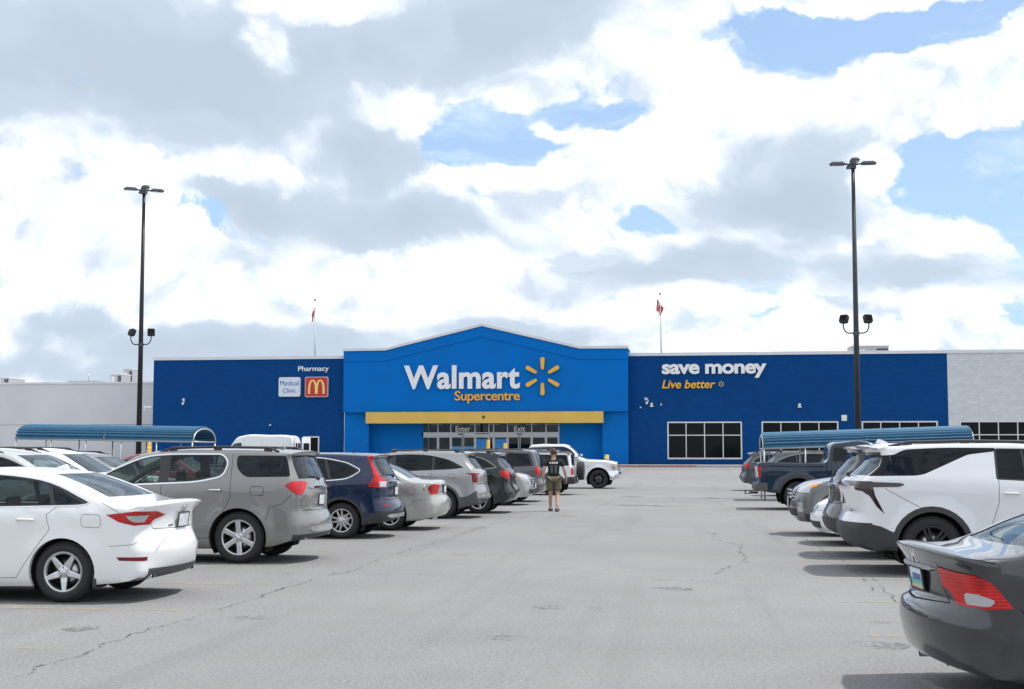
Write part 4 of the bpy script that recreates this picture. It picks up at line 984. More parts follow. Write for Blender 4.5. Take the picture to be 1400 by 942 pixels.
def sorento():
    pm = paint('paint_silver_grey', (.36, .36, .365), .6, .34)
    prof = [(.26, .33, .10, .06), (.08, .40, .14, .10), (.0, .52, .17, .14), (.0, .66, .17, .14), (.04, .78, .16, .12), (.07, .86, .15, .10), (.075, 1.0, .14, .10), (.10, 1.13, .13, .10), (.15, 1.22, .12, .09), (.38, 1.56, .08, .07), (.36, 1.62, .07, .04), (.30, 1.645, .07, .025), (.40, 1.66, .06, .04),
            (.7, 1.68, .04, .07), (1.5, 1.70, .03, .08), (2.3, 1.68, .03, .08), (2.75, 1.60, .05, .08), (3.2, 1.38, .08, .08), (3.65, 1.14, .07, .07), (4.15, 1.07, .04, .09), (4.55, .98, .1, .1), (4.73, .84, .2, .12), (4.81, .62, .25, .12), (4.80, .45, .25, .12), (4.65, .26, .2, .08)]
    dlo = rpoly([(.48, 1.26, .04), (.80, 1.215, .1), (2.3, 1.15, .2), (3.48, 1.10, .03), (3.1, 1.34, .1), (2.6, 1.55, .2), (2.0, 1.60, .3), (1.4, 1.585, .3), (.85, 1.46, .2)], .06)
    lamps = [('y', rpoly([(.46, 1.13), (.30, 1.08), (.28, .90), (-.1, .90), (-.1, 1.13)], .02), 'tail_lamp', M['dark_red_lamp'], .006), ('xs', [(.56, 1.12), (1, 1.13), (1, .90), (.78, .90), (.74, 1.06)], 'tail_lamp', M['dark_red_lamp'], .006),
             ('y', [(-.1, .74), (.14, .72), (.40, .56), (.66, .52), (.70, .2), (-.1, .2)], 'lower_cladding', M['plastic_grey'], .003), ('x', [(.9, .25), (.9, .50)], 'lower_cladding', M['plastic_grey'], .003), ('y', [(1.5, .40), (3.45, .38), (3.45, .1), (1.5, .1)], 'sill_cladding', M['plastic_grey'], .003),
             ('fs', [(.46, .98), (.9, 1.0), (.9, .84), (.52, .84)], 'head_lamp', M['clear_lamp'], .004), ('f', [(.5, .70), (.5, .95)], 'grille', M['gloss_black'], .004)]
    def ex(r, c):
        plate(r, .09, .96, -3); wiper(r, .15, 1.225); bar(r, 'skid_plate', M['satin'], .0, .54, .60, .05, .05, .17)
        for s in (1, -1): tip(r, .12, .62 * s, .43, M['chrome'], .033, .14, 2.2)
    gaps = [[(1.30, 1.19), (1.32, 1.0), (1.22, .86), (1.46, .58), (1.56, .40)], [(2.28, 1.15), (2.27, .7), (2.25, .36)], [(3.30, 1.12), (3.34, .7), (3.3, .36)], rpoly([(.72, .98), (.72, 1.10), (.88, 1.10), (.88, .98)], .04, 3) + [(.72, 1.0)]]
    return suv('silver_grey_suv', pm, 4.81, 1.90, 1.70, 1.05, 3.865, .372, prof, [(0, 1.15), (.8, 1.18), (2.3, 1.12), (3.5, 1.06), (4.7, .92)], dlo, [(rpoly([(.58, 1.265), (.82, 1.24), (1.24, 1.225), (1.24, 1.53), (.88, 1.44)], .03), 'glass_dark'), (rpoly([(1.30, 1.22), (1.30, 1.545), (2.0, 1.58), (2.24, 1.57), (2.24, 1.18)], .03), 'glass_dark'), (rpoly([(2.32, 1.175), (2.32, 1.565), (2.6, 1.53, .12), (3.07, 1.325), (3.38, 1.125)], .03), 'glass')],
               [(.66, 1.235), (.60, 1.57)], ('satin', .010), ('twin', 5, .245, 'alloy'), .31, (.07, .12), [([(.4, 1.02), (4.0, .96)], .012, .03)], lamps, gate=[(-.05, .85), (.70, .86), (.72, 1.0)], gaps=gaps, front_glass=[(.70, 1.16), (.60, 1.57)],
               rails=([(.50, 1.63), (.70, 1.645), (1.5, 1.66), (2.3, 1.645), (2.55, 1.60)], 'plastic', .020, .045, .05), handles=((1.50, 1.06, pm), (2.5, 1.04, pm)), mirror=(3.25, 1.16), extra=ex, dash=(3.0, 1.08), arch=('plastic_grey', .06), ds=.1, seats=((2.55, .42), (1.7, .44)))

def crossover(name, pm, H=1.68, lampm='red_lamp', rails='plastic', wheel=('thick', 5, .235, 'alloy'), nose='plain', glass='glass_dark', L=4.72, clad=False):
    """rounded mid-size crossover"""
    k = H / 1.68
    Z = lambda z: z if z < .6 else .6 + (z - .6) * (H - .6) / 1.08
    prof = [(.26, .32, .10, .06), (.08, .38, .14, .10), (.0, .50, .18, .14), (.0, .62, .19, .14), (.05, .72, .18, .12), (.09, .79, .17, .10), (.10, .98, .16, .10), (.13, 1.12, .14, .10), (.18, 1.20, .12, .09), (.42, 1.53, .08, .07), (.41, 1.59, .07, .04), (.34, 1.62, .07, .025), (.45, 1.635, .06, .04),
            (.8, 1.665, .04, .07), (1.5, 1.68, .03, .08), (2.2, 1.665, .03, .08), (2.65, 1.58, .05, .08), (3.1, 1.36, .08, .08), (3.55, 1.13, .07, .07), (4.05, 1.05, .04, .09), (4.45, .96, .1, .1), (4.64, .82, .2, .12), (4.72, .60, .25, .12), (4.71, .44, .25, .12), (4.56, .26, .2, .08)]
    prof = [(x, Z(z), c, r) for x, z, c, r in prof]
    sc = lambda P: [(p[0], Z(p[1])) + tuple(p[2:]) for p in P]
    dlo = rpoly(sc([(.50, 1.24, .04), (.80, 1.205, .1), (2.3, 1.14, .2), (3.38, 1.09, .03), (3.0, 1.32, .1), (2.5, 1.52, .2), (1.9, 1.58, .3), (1.3, 1.565, .3), (.85, 1.47, .2)]), .06)
    lm = M[lampm]
    lamps = [('y', rpoly(sc([(.44, 1.14), (.30, 1.16), (-.1, 1.16), (-.1, .92), (.20, .92), (.38, 1.0)]), .03), 'tail_lamp', lm, .006), ('xs', rpoly(sc([(.56, 1.14), (.95, 1.16), (.95, .92), (.70, .93), (.62, 1.04)]), .03), 'tail_lamp', lm, .006),
             ('y', rpoly(sc([(4.10, .99), (4.9, .96), (4.9, .80), (4.40, .84)]), .03), 'head_lamp', M['clear_lamp'], .006), ('fs', rpoly(sc([(.46, .92), (.95, .99), (.95, .80), (.50, .80)]), .03), 'head_lamp', M['clear_lamp'], .006),
             ('y', [(4.14, Z(.965)), (4.34, Z(.94)), (4.34, Z(.87)), (4.30, Z(.88))], 'head_lamp>side_marker', M['amber_lamp'], .009),
             ('f', [(.44, .66), (.46, .90)], 'grille', M['gloss_black'], .004), ('f', [(.56, .36), (.60, .50)], 'lower_grille', M['plastic'], .004), ('fs', rpoly([(.62, .62), (.80, .62), (.80, .44), (.62, .44)], .06), 'fog_lamp', M['clear_lamp'], .004)]
    if clad: lamps += [('y', [(-.1, .62), (.4, .52), (.66, .48), (.70, .2), (-.1, .2)], 'lower_cladding', M['plastic'], .003), ('x', [(.9, .25), (.9, .58)], 'lower_cladding', M['plastic'], .003), ('y', [(1.5, .40), (3.40, .38), (3.40, .1), (1.5, .1)], 'sill_cladding', M['plastic'], .003), ('y', [(4.02, .2), (4.02, .42), (4.9, .40), (4.9, .2)], 'bumper_cladding', M['plastic'], .003)]
    def ex(r, c):
        plate(r, .112, Z(.94), -3); wiper(r, .18, Z(1.205)); o = plate(r, 4.735, .60, 0)
        for s in (1, -1): tip(r, .15, .58 * s, .36, M['satin'], .033, .14, 1.4)
        b = MB()
        for z in (.70, .77, .84): b.rbox(-.02, .02, -.42, .42, z - .012, z + .012, .01)
        b.build('grille_bar', M['chrome'], r, (4.70, 0, 0))
        bar(r, 'tailgate_garnish', M['chrome'], .115, Z(1.06), .5, .026, .03, .15)
    gaps = [[(1.25, Z(1.18)), (1.28, 1.0), (1.18, .86), (1.42, .58), (1.54, .38)], [(2.22, Z(1.13)), (2.21, .7), (2.19, .34)], [(3.22, Z(1.10)), (3.26, .7), (3.22, .34)], [(1.54, .38), (3.22, .34)], [(3.44, Z(1.11)), (4.0, Z(1.035)), (4.12, Z(.99))]]
    return suv(name, pm, 4.72, 1.86, H, 1.0, 3.80, .36, prof, sc([(0, 1.14), (.8, 1.17), (2.3, 1.11), (3.4, 1.05), (4.6, .90)]), dlo, [(rpoly(sc([(.58, 1.245), (.82, 1.23), (1.19, 1.215), (1.19, 1.53), (.88, 1.445)]), .03), glass), (rpoly(sc([(1.26, 1.21), (1.26, 1.54), (1.9, 1.56), (2.18, 1.55), (2.18, 1.17)]), .03), glass), (rpoly(sc([(2.26, 1.165), (2.26, 1.545), (2.5, 1.50, .12), (2.97, 1.305), (3.28, 1.115)]), .03), 'glass')],
               sc([(.66, 1.215), (.60, 1.545)]), ('satin', .009), wheel, .31, (.08, .12), [([(.4, 1.0), (4.0, .94)], .010, .03)], lamps, gate=[(-.05, .785), (.70, .79), (.72, 1.0)], gaps=gaps, front_glass=sc([(.70, 1.145), (.60, 1.55)]),
               rails=(sc([(.55, 1.60), (.75, 1.63), (1.5, 1.645), (2.2, 1.63), (2.45, 1.585)]), rails, .018, .045, .05) if rails else None, handles=((1.45, 1.02, pm), (2.42, 1.0, pm)), mirror=(3.16, Z(1.15)), extra=ex, dash=(2.95, Z(1.06)), arch=('plastic', .05) if clad else None, ds=.11, seats=((2.5, .42), (1.65, .44)))

def minivan():
    pm = paint('paint_graphite', (.105, .11, .12), .6, .34)
    prof = [(.22, .30, .10, .06), (.06, .36, .13, .10), (.0, .48, .16, .14), (.0, .62, .16, .14), (.05, .72, .15, .12), (.08, .78, .14, .10), (.085, .98, .13, .10), (.11, 1.12, .12, .10), (.30, 1.62, .08, .08), (.36, 1.70, .06, .06), (.60, 1.735, .04, .07), (1.6, 1.76, .03, .08), (2.6, 1.74, .03, .08), (3.1, 1.66, .05, .08), (3.6, 1.40, .08, .08),
            (4.15, 1.10, .07, .07), (4.6, 1.0, .05, .09), (4.9, .88, .12, .1), (5.08, .70, .22, .12), (5.14, .52, .24, .12), (5.12, .38, .24, .12), (4.98, .24, .2, .08)]
    dlo = rpoly([(.34, 1.19, .05), (.48, 1.60, .06), (1.4, 1.645, .2), (2.6, 1.62, .2), (3.05, 1.54, .15), (3.5, 1.32), (3.95, 1.07, .03), (2.2, 1.10, .2)], .05)
    lamps = [('y', rpoly([(.32, 1.16), (-.1, 1.18), (-.1, .88), (.26, .88)], .03), 'tail_lamp', M['red_lamp'], .006), ('xs', rpoly([(.66, 1.17), (1, 1.18), (1, .88), (.68, .88)], .03), 'tail_lamp', M['red_lamp'], .006), ('fs', [(.5, .92), (.95, .98), (.95, .80), (.5, .78)], 'head_lamp', M['clear_lamp'], .005)]
    def ex(r, c): plate(r, .088, .90, -3); wiper(r, .12, 1.16); bar(r, 'tailgate_garnish', M['chrome'], .098, 1.07, .55, .02, .03, .12)
    gaps = [[(1.30, 1.15), (1.30, .75), (1.5, .5), (1.6, .34)], [(2.75, 1.12), (2.73, .34)], [(3.78, 1.08), (3.82, .34)], [(1.6, .34), (3.82, .34)], [(.4, 1.0), (2.7, .98)]]
    return suv('graphite_minivan', pm, 5.14, 1.95, 1.75, 1.0, 4.08, .345, prof, [(0, 1.13), (1.5, 1.12), (3.0, 1.06), (4.1, 1.0), (5.0, .86)], dlo, [(rpoly([(.42, 1.20), (.54, 1.58), (1.25, 1.615), (1.25, 1.16)], .03), 'glass_dark'), (rpoly([(1.33, 1.155), (1.33, 1.62), (2.6, 1.60), (2.6, 1.12)], .03), 'glass_dark'), (rpoly([(2.70, 1.115), (2.70, 1.585), (3.04, 1.52, .12), (3.48, 1.30), (3.86, 1.09)], .03), 'glass')],
               [(.74, 1.15), (.66, 1.63)], None, ('slim', 9, .22, 'alloy'), .24, (.05, .12), [([(.4, .98), (4.2, .92)], .008, .03)], lamps, gate=[(-.05, .775), (.72, .78), (.74, 1.1)], gaps=gaps, front_glass=[(.74, 1.13), (.66, 1.64)], rails=([(.62, 1.685), (.8, 1.70), (1.6, 1.715), (2.5, 1.70), (2.7, 1.68)], 'plastic', .016, .04, .06), handles=((1.5, 1.03, pm), (2.9, 1.0, pm)), mirror=(3.7, 1.12), extra=ex, dash=(3.5, 1.04), ds=.11, seats=((3.0, .44), (2.1, .46), (1.2, .46)))

def offroader():
    pm = paint('paint_white_boxy', (.74, .75, .76), 0.0, .38)
    prof = [(.20, .48, .04, .05), (.06, .50, .05, .06), (.02, .58, .06, .08), (.02, .74, .06, .08), (.10, .80, .05, .07), (.11, .98, .05, .07), (.12, 1.14, .05, .07), (.15, 1.22, .05, .07), (.26, 1.74, .04, .07), (.34, 1.82, .03, .06), (.6, 1.845, .03, .06), (1.6, 1.85, .02, .06), (2.5, 1.84, .02, .06), (2.72, 1.80, .03, .06), (2.95, 1.56, .05, .06), (3.12, 1.26, .05, .06),
            (3.6, 1.22, .03, .06), (4.35, 1.19, .04, .06), (4.47, 1.10, .05, .07), (4.48, .85, .05, .07), (4.56, .78, .06, .08), (4.60, .66, .06, .08), (4.45, .50, .06, .06)]
    dlo = rpoly([(.28, 1.24), (.36, 1.70), (1.6, 1.73), (2.62, 1.72, .1), (2.98, 1.28, .04)], .05)
    lamps = [('xs', [(.74, 1.16), (.90, 1.16), (.90, .86), (.74, .86)], 'tail_lamp', M['red_lamp'], .012), ('y', [(-.1, 1.16), (.20, 1.16), (.20, .86), (-.1, .86)], 'tail_lamp', M['red_lamp'], .012), ('y', [(-.1, .78), (.45, .76), (.5, .3), (-.1, .3)], 'lower_cladding', M['plastic'], .01), ('x', [(1.0, .4), (1.0, .79)], 'lower_cladding', M['plastic'], .01),
             ('y', [(1.4, .58), (3.2, .58), (3.2, .3), (1.4, .3)], 'sill_cladding', M['plastic'], .01), ('f', [(.82, .84), (.82, 1.12)], 'grille', M['gloss_black'], .006),
             ('z', [(.28, -1.2), (.28, 1.2), (2.62, 1.2), (2.62, -1.2)], 'roof_panel', mat('paint_roof_grey', (.07, .075, .08), .75, 0, 0, .2), .004)]
    def ex(r, c):
        b = MB(); ty, ba, fa = wheel_meshes(.40, .27, .22, 'thick', 6)
        w = link('spare_wheel', with_mat(ba, M['dark'], M['satin']), None, r); w.location = (-.08, 0, 1.02); w.rotation_euler = (0, 0, R(90)); link('tyre', with_mat(ty, M['rubber']), None, w); link('rim', with_mat(fa, M['alloy_dark'], M['plastic_grey']), None, w)
        plate(r, .0, .70, 0, .5)
    gaps = [[(1.30, 1.22), (1.32, .9), (1.5, .60)], [(2.1, 1.22), (2.1, .60)], [(3.02, 1.24), (3.04, .60)]]
    return suv('white_offroader', pm, 4.60, 1.93, 1.85, .95, 3.60, .41, prof, [(0, 1.22), (3.1, 1.22), (4.6, 1.17)], dlo, [(rpoly([(.34, 1.27), (.41, 1.67), (1.22, 1.69), (1.22, 1.27)], .04), 'glass_dark'), (rpoly([(1.30, 1.27), (1.30, 1.695), (2.05, 1.70), (2.05, 1.27)], .04), 'glass_dark'), (rpoly([(2.14, 1.27), (2.14, 1.70), (2.58, 1.69, .08), (2.88, 1.29)], .03), 'glass')],
               [(.70, 1.26), (.66, 1.72)], None, ('thick', 6, .22, 'alloy_dark'), .16, (.02, .04), (), lamps, gaps=gaps, front_glass=[(.74, 1.30), (.68, 1.74)], handles=((1.42, 1.08, 'plastic'), (2.25, 1.08, 'plastic')), mirror=(2.9, 1.30, M['plastic']), extra=ex, dash=(2.35, 1.2), arch=('plastic', .09), ds=.12, sill=[(.6, .46), (2, .44), (3.5, .44)], ra=.47, seats=((1.9, .42), (1.1, .44)), flare=.05)

def pickup(name, pm, L=6.10, H=1.98, crew=True, rear_lamp='red_lamp', wheel=('thick', 6, .25, 'alloy'), flarem=None, nose_chrome=True, rt=.41, hitch=False):
    xr, xf = 1.28, L - .98; cb = 2.08 if crew else 2.35          # cb: back of the cab
    B = 1.36; k = L - 6.10; fz = H - 1.98
    prof = [(.26, .56, .03, .05), (.08, .55, .03, .06), (.05, .60, .05, .06), (.04, .74, .05, .06), (.10, .79, .05, .05), (.125, .82, .04, .05), (.125, 1.20, .04, .05), (.13, B - .02, .04, .03), (.16, B, .03, .03), (.30, B, .015, .03), (cb - .12, B, .015, .03), (cb - .03, B + .01, .02, .03), (cb - .0, B + .06, .03, .05), (cb + .06, H - .18, .06, .08), (cb + .16, H - .05, .05, .08), (cb + .45, H - .01, .03, .08), (cb + 1.2, H, .03, .08),
            (L - 2.40, H - .05, .05, .08), (L - 2.12, H - .22, .07, .08), (L - 1.66, 1.36, .07, .07), (L - 1.2, 1.32, .04, .09), (L - .35, 1.24, .05, .09), (L - .14, 1.17, .08, .09), (L - .08, 1.0, .10, .09), (L - .07, .80, .12, .09), (L - .02, .74, .14, .09), (L, .62, .15, .10), (L - .06, .48, .15, .08), (L - .3, .40, .12, .06)]
    c = Car(L, 2.04, prof, [(0, B + .02), (cb - .1, B + .02), (cb + .1, 1.30), (L - 1.7, 1.26), (L, 1.14)], [(.6, .50), (xr, .46), (L / 2, .42), (xf, .44)], (xr, xf), rt, rt + .10, .22, (.02, .05), .05, .05, [([(.2, 1.12), (L - .4, 1.06)], .010, .04)], ds=.11, tyre_w=.28, shoulder=.012)
    t = cb + .12
    dlo = rpoly([(t, 1.36), (t + .04, H - .16), (L - 2.55, H - .12, .15), (L - 2.25, H - .24, .1), (L - 1.84, 1.34, .03)], .06)
    mid = (t + L - 1.9) / 2 - .1
    panes = [(rpoly([(t + .05, 1.39), (t + .09, H - .19), (mid - .04, H - .17), (mid - .04, 1.38)], .04), 'glass_dark'), (rpoly([(mid + .04, 1.38), (mid + .04, H - .17), (L - 2.56, H - .15, .1), (L - 2.28, H - .26), (L - 1.94, 1.37)], .03), 'glass')]
    c.glasshouse(dlo, panes)
    c.rear(both([(.72, B + .09), (.66, H - .14)]), 'rear_window', M['glass_dark'], -.006, lim=.6)
    c.front(both([(.80, 1.39), (.70, H - .10)]), 'windscreen', M['glass_clear'], -.006)
    c.top([(.20, -1.2), (.20, .86), (cb - .10, .86), (cb - .10, -1.2)], 'bed_floor', M['plastic'], -.46, zmin=B - .2)
    rl = M[rear_lamp]
    c.rear([(.80, 1.24), (1.1, 1.24), (1.1, .92), (.80, .92)], 'tail_lamp', rl, .008, side='s', nx=-.2); c.side([(-.1, 1.24), (.24, 1.24), (.24, .92), (-.1, .92)], 'tail_lamp', rl, .008, over=(0, 'tail_lamp'))
    c.rear([(.80, 1.02), (1.1, 1.02), (1.1, .95), (.80, .95)], 'reverse_lamp', M['clear_lamp'], .010, over=('tail_lamp',), side='s', nx=-.2)
    c.rear(both([(1.1, .3), (1.1, .78)]), 'rear_bumper', M['chrome'] if nose_chrome == 2 else M['plastic_grey'], .004, over=(0,)); c.side([(-.1, .785), (.42, .77), (.42, .3), (-.1, .3)], 'rear_bumper', M['plastic_grey'], .004, over=(0, 'rear_bumper'))
    ch = M['chrome'] if nose_chrome else pm
    c.front(both([(1.1, .30), (1.1, .76)]), 'front_bumper', ch, .006); c.side([(L - .58, .80), (L + .2, .80), (L + .2, .3), (L - .50, .3)], 'front_bumper', ch, .006, over=(0, 'front_bumper'))
    c.front(both([(.56, .80), (.62, 1.15)]), 'grille', M['gloss_black'], .004)
    c.front([(.66, .82), (1.1, .82), (1.1, 1.10), (.66, 1.10)], 'head_lamp', M['clear_lamp'], .006, side='s'); c.side([(L - .36, .86), (L + .1, .84), (L + .1, 1.12), (L - .44, 1.12)], 'head_lamp', M['clear_lamp'], .006, over=(0, 'head_lamp'))
    c.front([(.70, 1.06), (1.1, 1.06), (1.1, 1.10), (.70, 1.10)], 'side_marker', M['amber_lamp'], .008, over=('head_lamp',), side='s')
    if flarem: wheel_lip(c, M[flarem], .10)
    c.seam([(cb + .0, B + .0), (cb + .01, .9), (cb - .0, .52)], 'y', .02); c.seam([(mid, 1.36), (mid, .9), (mid - .02, .56)], 'y'); c.seam([(L - 1.78, 1.34), (L - 1.75, .9), (L - 1.80, .56)], 'y'); c.seam([(cb + .12, 1.36), (cb + .14, .9), (cb + .3, .56)], 'y'); c.seam([(cb + .3, .56), (L - 1.8, .56)], 'y')
    c.seam([(-.05, .83), (.78, .83), (.78, 1.33)], 'x', .01, cond=lambda f: f[c.zone] <= 1 and f.normal.x < -.3 and f.calc_center_median().x < 1)
    r, ob = assemble(name, c, pm, wheel, ((mid + .45, .44), (t + .45, .46)), .72, dash=(L - 2.35, 1.30))
    mirror_parts(r, c, L - 1.95, 1.42, M['plastic'] if not nose_chrome else ch, (.16, .26, .28)); handle(r, c, mid - .2, 1.14, pm); handle(r, c, mid + .16, 1.14, pm)
    b = MB()
    for z in (.86, .93, 1.0, 1.07): b.rbox(-.02, .03, -.55, .55, z - .018, z + .018, .015)
    b.build('grille_bar', ch, r, (L - .10, 0, 0))
    plate(r, .035, .67, 0)
    if hitch:
        b = MB(); b.box(-.06, .2, -.03, .03, .44, .50); b.box(-.20, -.03, -.025, .025, .43, .45); b.lathe([(.0, .53), (.02, .525), (.026, .505), (.015, .48), (.012, .44)], 'z', 12, 0, (-.17, 0, 0)); b.build('tow_hitch', M['plastic'], r)
    return r

def traverse():
    pm = paint('paint_white_pearl', (.72, .735, .76), 0.0, .33)
    prof = [(.30, .33, .10, .06), (.09, .40, .16, .10), (.0, .54, .20, .14), (.0, .68, .20, .14), (.045, .78, .19, .12), (.075, .86, .18, .10), (.06, 1.0, .17, .10), (.04, 1.12, .16, .10), (.03, 1.20, .15, .09), (.07, 1.26, .14, .09), (.14, 1.31, .13, .09), (.40, 1.64, .09, .07), (.36, 1.70, .08, .04), (.27, 1.735, .08, .025), (.40, 1.755, .07, .04), (.8, 1.78, .04, .07), (1.6, 1.80, .03, .08), (2.5, 1.78, .03, .08),
            (3.0, 1.70, .05, .08), (3.5, 1.47, .08, .08), (4.0, 1.22, .07, .07), (4.5, 1.15, .04, .09), (4.9, 1.07, .1, .1), (5.1, .92, .2, .12), (5.195, .66, .25, .12), (5.18, .46, .25, .12), (5.02, .28, .2, .08)]
    rearq = rpoly([(.20, 1.325, .03), (1.0, 1.335, .1), (1.62, 1.615, .05), (1.98, 1.66, .05), (1.98, 1.705), (1.3, 1.71, .2), (.80, 1.685, .06), (.66, 1.615, .03), (.45, 1.60, .03)], .04)
    dlo = rpoly([(1.96, 1.285, .03), (1.96, 1.70, .05), (2.5, 1.695, .2), (2.95, 1.62, .15), (3.42, 1.42), (3.86, 1.19, .03)], .05)
    lamps = [('y', rearq, 'quarter_window', M['glass_dark'], -.006),
             ('y', rpoly([(-.2, 1.265), (.72, 1.235), (.78, 1.215), (.70, 1.185), (.36, 1.18), (-.2, 1.20)], .02), 'tail_lamp', M['smoke_lamp'], .010), ('x', [(1.1, 1.19), (1.1, 1.255)], 'tail_lamp', M['smoke_lamp'], .010),
             ('y', [(.20, 1.21), (.36, 1.19), (.39, 1.06), (.47, .90), (.51, .82), (.41, .92), (.32, 1.06), (.22, 1.13), (-.1, 1.15), (-.1, 1.21)], 'lamp_blade', M['smoke_lamp'], .006), ('xs', [(.80, 1.195), (1.1, 1.195), (1.1, 1.13), (.84, 1.14)], 'lamp_blade', M['smoke_lamp'], .006),
             ('y', [(-.2, .70), (.27, .70), (.46, .655), (.62, .58), (.90, .52), (1.0, .1), (-.2, .1)], 'lower_cladding', M['plastic'], .004), ('x', [(1.1, .25), (1.1, .70)], 'lower_cladding', M['plastic'], .004),
             ('y', [(1.6, .44), (3.7, .42), (3.7, .1), (1.6, .1)], 'sill_cladding', M['plastic'], .004),
             ('y', [(.04, .66), (.20, .665), (.20, .62), (.04, .62)], 'lower_cladding>reflector', M['dark_red_lamp'], .008)]
    def ex(r, c):
        wiper(r, .15, 1.335, l=-.3); 
        for s in (1, -1): tip(r, .14, .62 * s, .43, M['chrome'], .042, .14, 1.6)
        plate(r, .058, 1.02, 0)
        b = MB()
        for kk in range(6): b.box(-.004, .004, -.72 + kk * .042, -.69 + kk * .042, -.014, .014)
        b.build('badge', M['gloss_black'], r, (.105, 0, .86))
        pass
    gaps = [[(1.99, 1.30), (1.985, .98), (1.90, .72), (1.80, .50)], [(2.92, 1.25), (2.90, .8), (2.88, .44)], [(3.88, 1.18), (3.92, .8), (3.88, .44)], [(.52, 1.16), (.92, .94), (1.0, .90)]]
    return suv('white_suv', pm, 5.195, 2.02, 1.795, 1.12, 4.19, .40, prof, [(0, 1.27), (1.0, 1.29), (2.0, 1.25), (3.9, 1.14), (5.0, 1.0)], dlo, [(rpoly([(1.99, 1.30), (1.99, 1.685), (2.30, 1.685), (2.34, 1.29)], .02), 'glass_dark'), (rpoly([(2.37, 1.29), (2.33, 1.685), (2.5, 1.68), (2.86, 1.63), (2.86, 1.27)], .02), 'glass_dark'), (rpoly([(2.93, 1.265), (2.93, 1.60), (3.40, 1.40), (3.76, 1.205)], .03), 'glass')],
               [(.86, 1.335), (.80, 1.65)], None, ('twin', 6, .265, 'alloy_dark'), .30, (.07, .12), [([(.7, 1.20), (1.6, 1.17), (4.2, 1.08)], .016, .035)], lamps, gaps=gaps, front_glass=[(.76, 1.24), (.66, 1.68)],
               rails=([(.60, 1.725), (.85, 1.745), (1.6, 1.762), (2.4, 1.75), (2.8, 1.70)], 'gloss_black', .022, .035, .05), handles=((2.14, 1.10, pm), (3.1, 1.08, pm)), mirror=(3.72, 1.25), extra=ex, dash=(3.3, 1.16), arch=('plastic', .075), sill=[(.6, .34), (1.12, .30), (2.6, .26), (4.2, .28)], seats=((2.85, .44), (1.95, .46)), finz=(.62, 1.775), flare=.03)

def cargo_van():
    pm = paint('paint_van_white', (.74, .75, .76), 0.0, .4)
    prof = [(.18, .42, .04, .05), (.04, .46, .05, .06), (.0, .56, .06, .06), (.05, .68, .05, .06), (.06, 1.2, .05, .07), (.10, 2.2, .05, .09), (.2, 2.42, .05, .10), (.6, 2.50, .04, .12), (2.0, 2.54, .04, .14), (3.8, 2.52, .04, .14), (4.35, 2.38, .07, .14), (4.75, 1.95, .10, .12), (5.1, 1.45, .10, .10), (5.5, 1.22, .08, .10), (5.82, 1.02, .14, .12), (5.95, .74, .2, .12), (5.96, .5, .2, .12), (5.8, .32, .15, .08)]
    c = Car(5.96, 2.04, prof, [(0, 1.3), (4.2, 1.28), (5.0, 1.22), (5.9, .95)], [(.6, .38), (3, .34), (5, .36)], (1.1, 4.9), .36, .42, .10, (.03, .12), .05, .02, [([(.3, .80), (4.0, .80)], .012, .05)], ds=.14, tyre_w=.24)
    c.glasshouse(rpoly([(3.9, 1.32), (3.95, 1.98), (4.5, 1.92, .1), (5.0, 1.36, .04)], .06), [(rpoly([(3.96, 1.36), (4.0, 1.93), (4.48, 1.87), (4.9, 1.38)], .05), 'glass')])
    c.rear([(.06, 1.35), (.06, 1.95), (.80, 1.95), (.84, 1.35)], 'rear_window', M['glass_dark'], -.006, side='s'); c.front(both([(.82, 1.40), (.72, 2.1)]), 'windscreen', M['glass_clear'], -.006)
    c.rear([(.90, 1.3), (1.1, 1.3), (1.1, .85), (.90, .85)], 'tail_lamp', M['red_lamp'], .008, side='s', nx=-.2); c.front([(.55, .95), (1, 1.1), (1, .8), (.55, .75)], 'head_lamp', M['clear_lamp'], .005, side='s')
    c.seam([(2.4, 2.2), (2.4, .45)], 'y', .012); c.seam([(3.75, 2.2), (3.75, .45)], 'y', .012); c.seam([(5.0, 1.3), (5.0, .45)], 'y')
    r, ob = assemble('white_cargo_van', c, pm, ('steel', 6, .21, 'satin'), ((4.1, .5),), .85, dash=(4.85, 1.3))
    mirror_parts(r, c, 4.95, 1.5, M['plastic'], (.14, .22, .34)); handle(r, c, 3.95, 1.1, M['plastic'])
    for s in (1, -1):                                          # rear doors standing open
        b = MB(); b.rbox(-.86, .0, -.03, .03, .70, 2.36, .03); b.box(-.72, -.12, -.036, .036, 1.35, 1.95, 1)
        o = b.build('rear_door', None, r, (.05, s * .98, 0), mats=[pm, M['gloss_black']]); o.rotation_euler = (0, 0, s * R(-62))
    return r
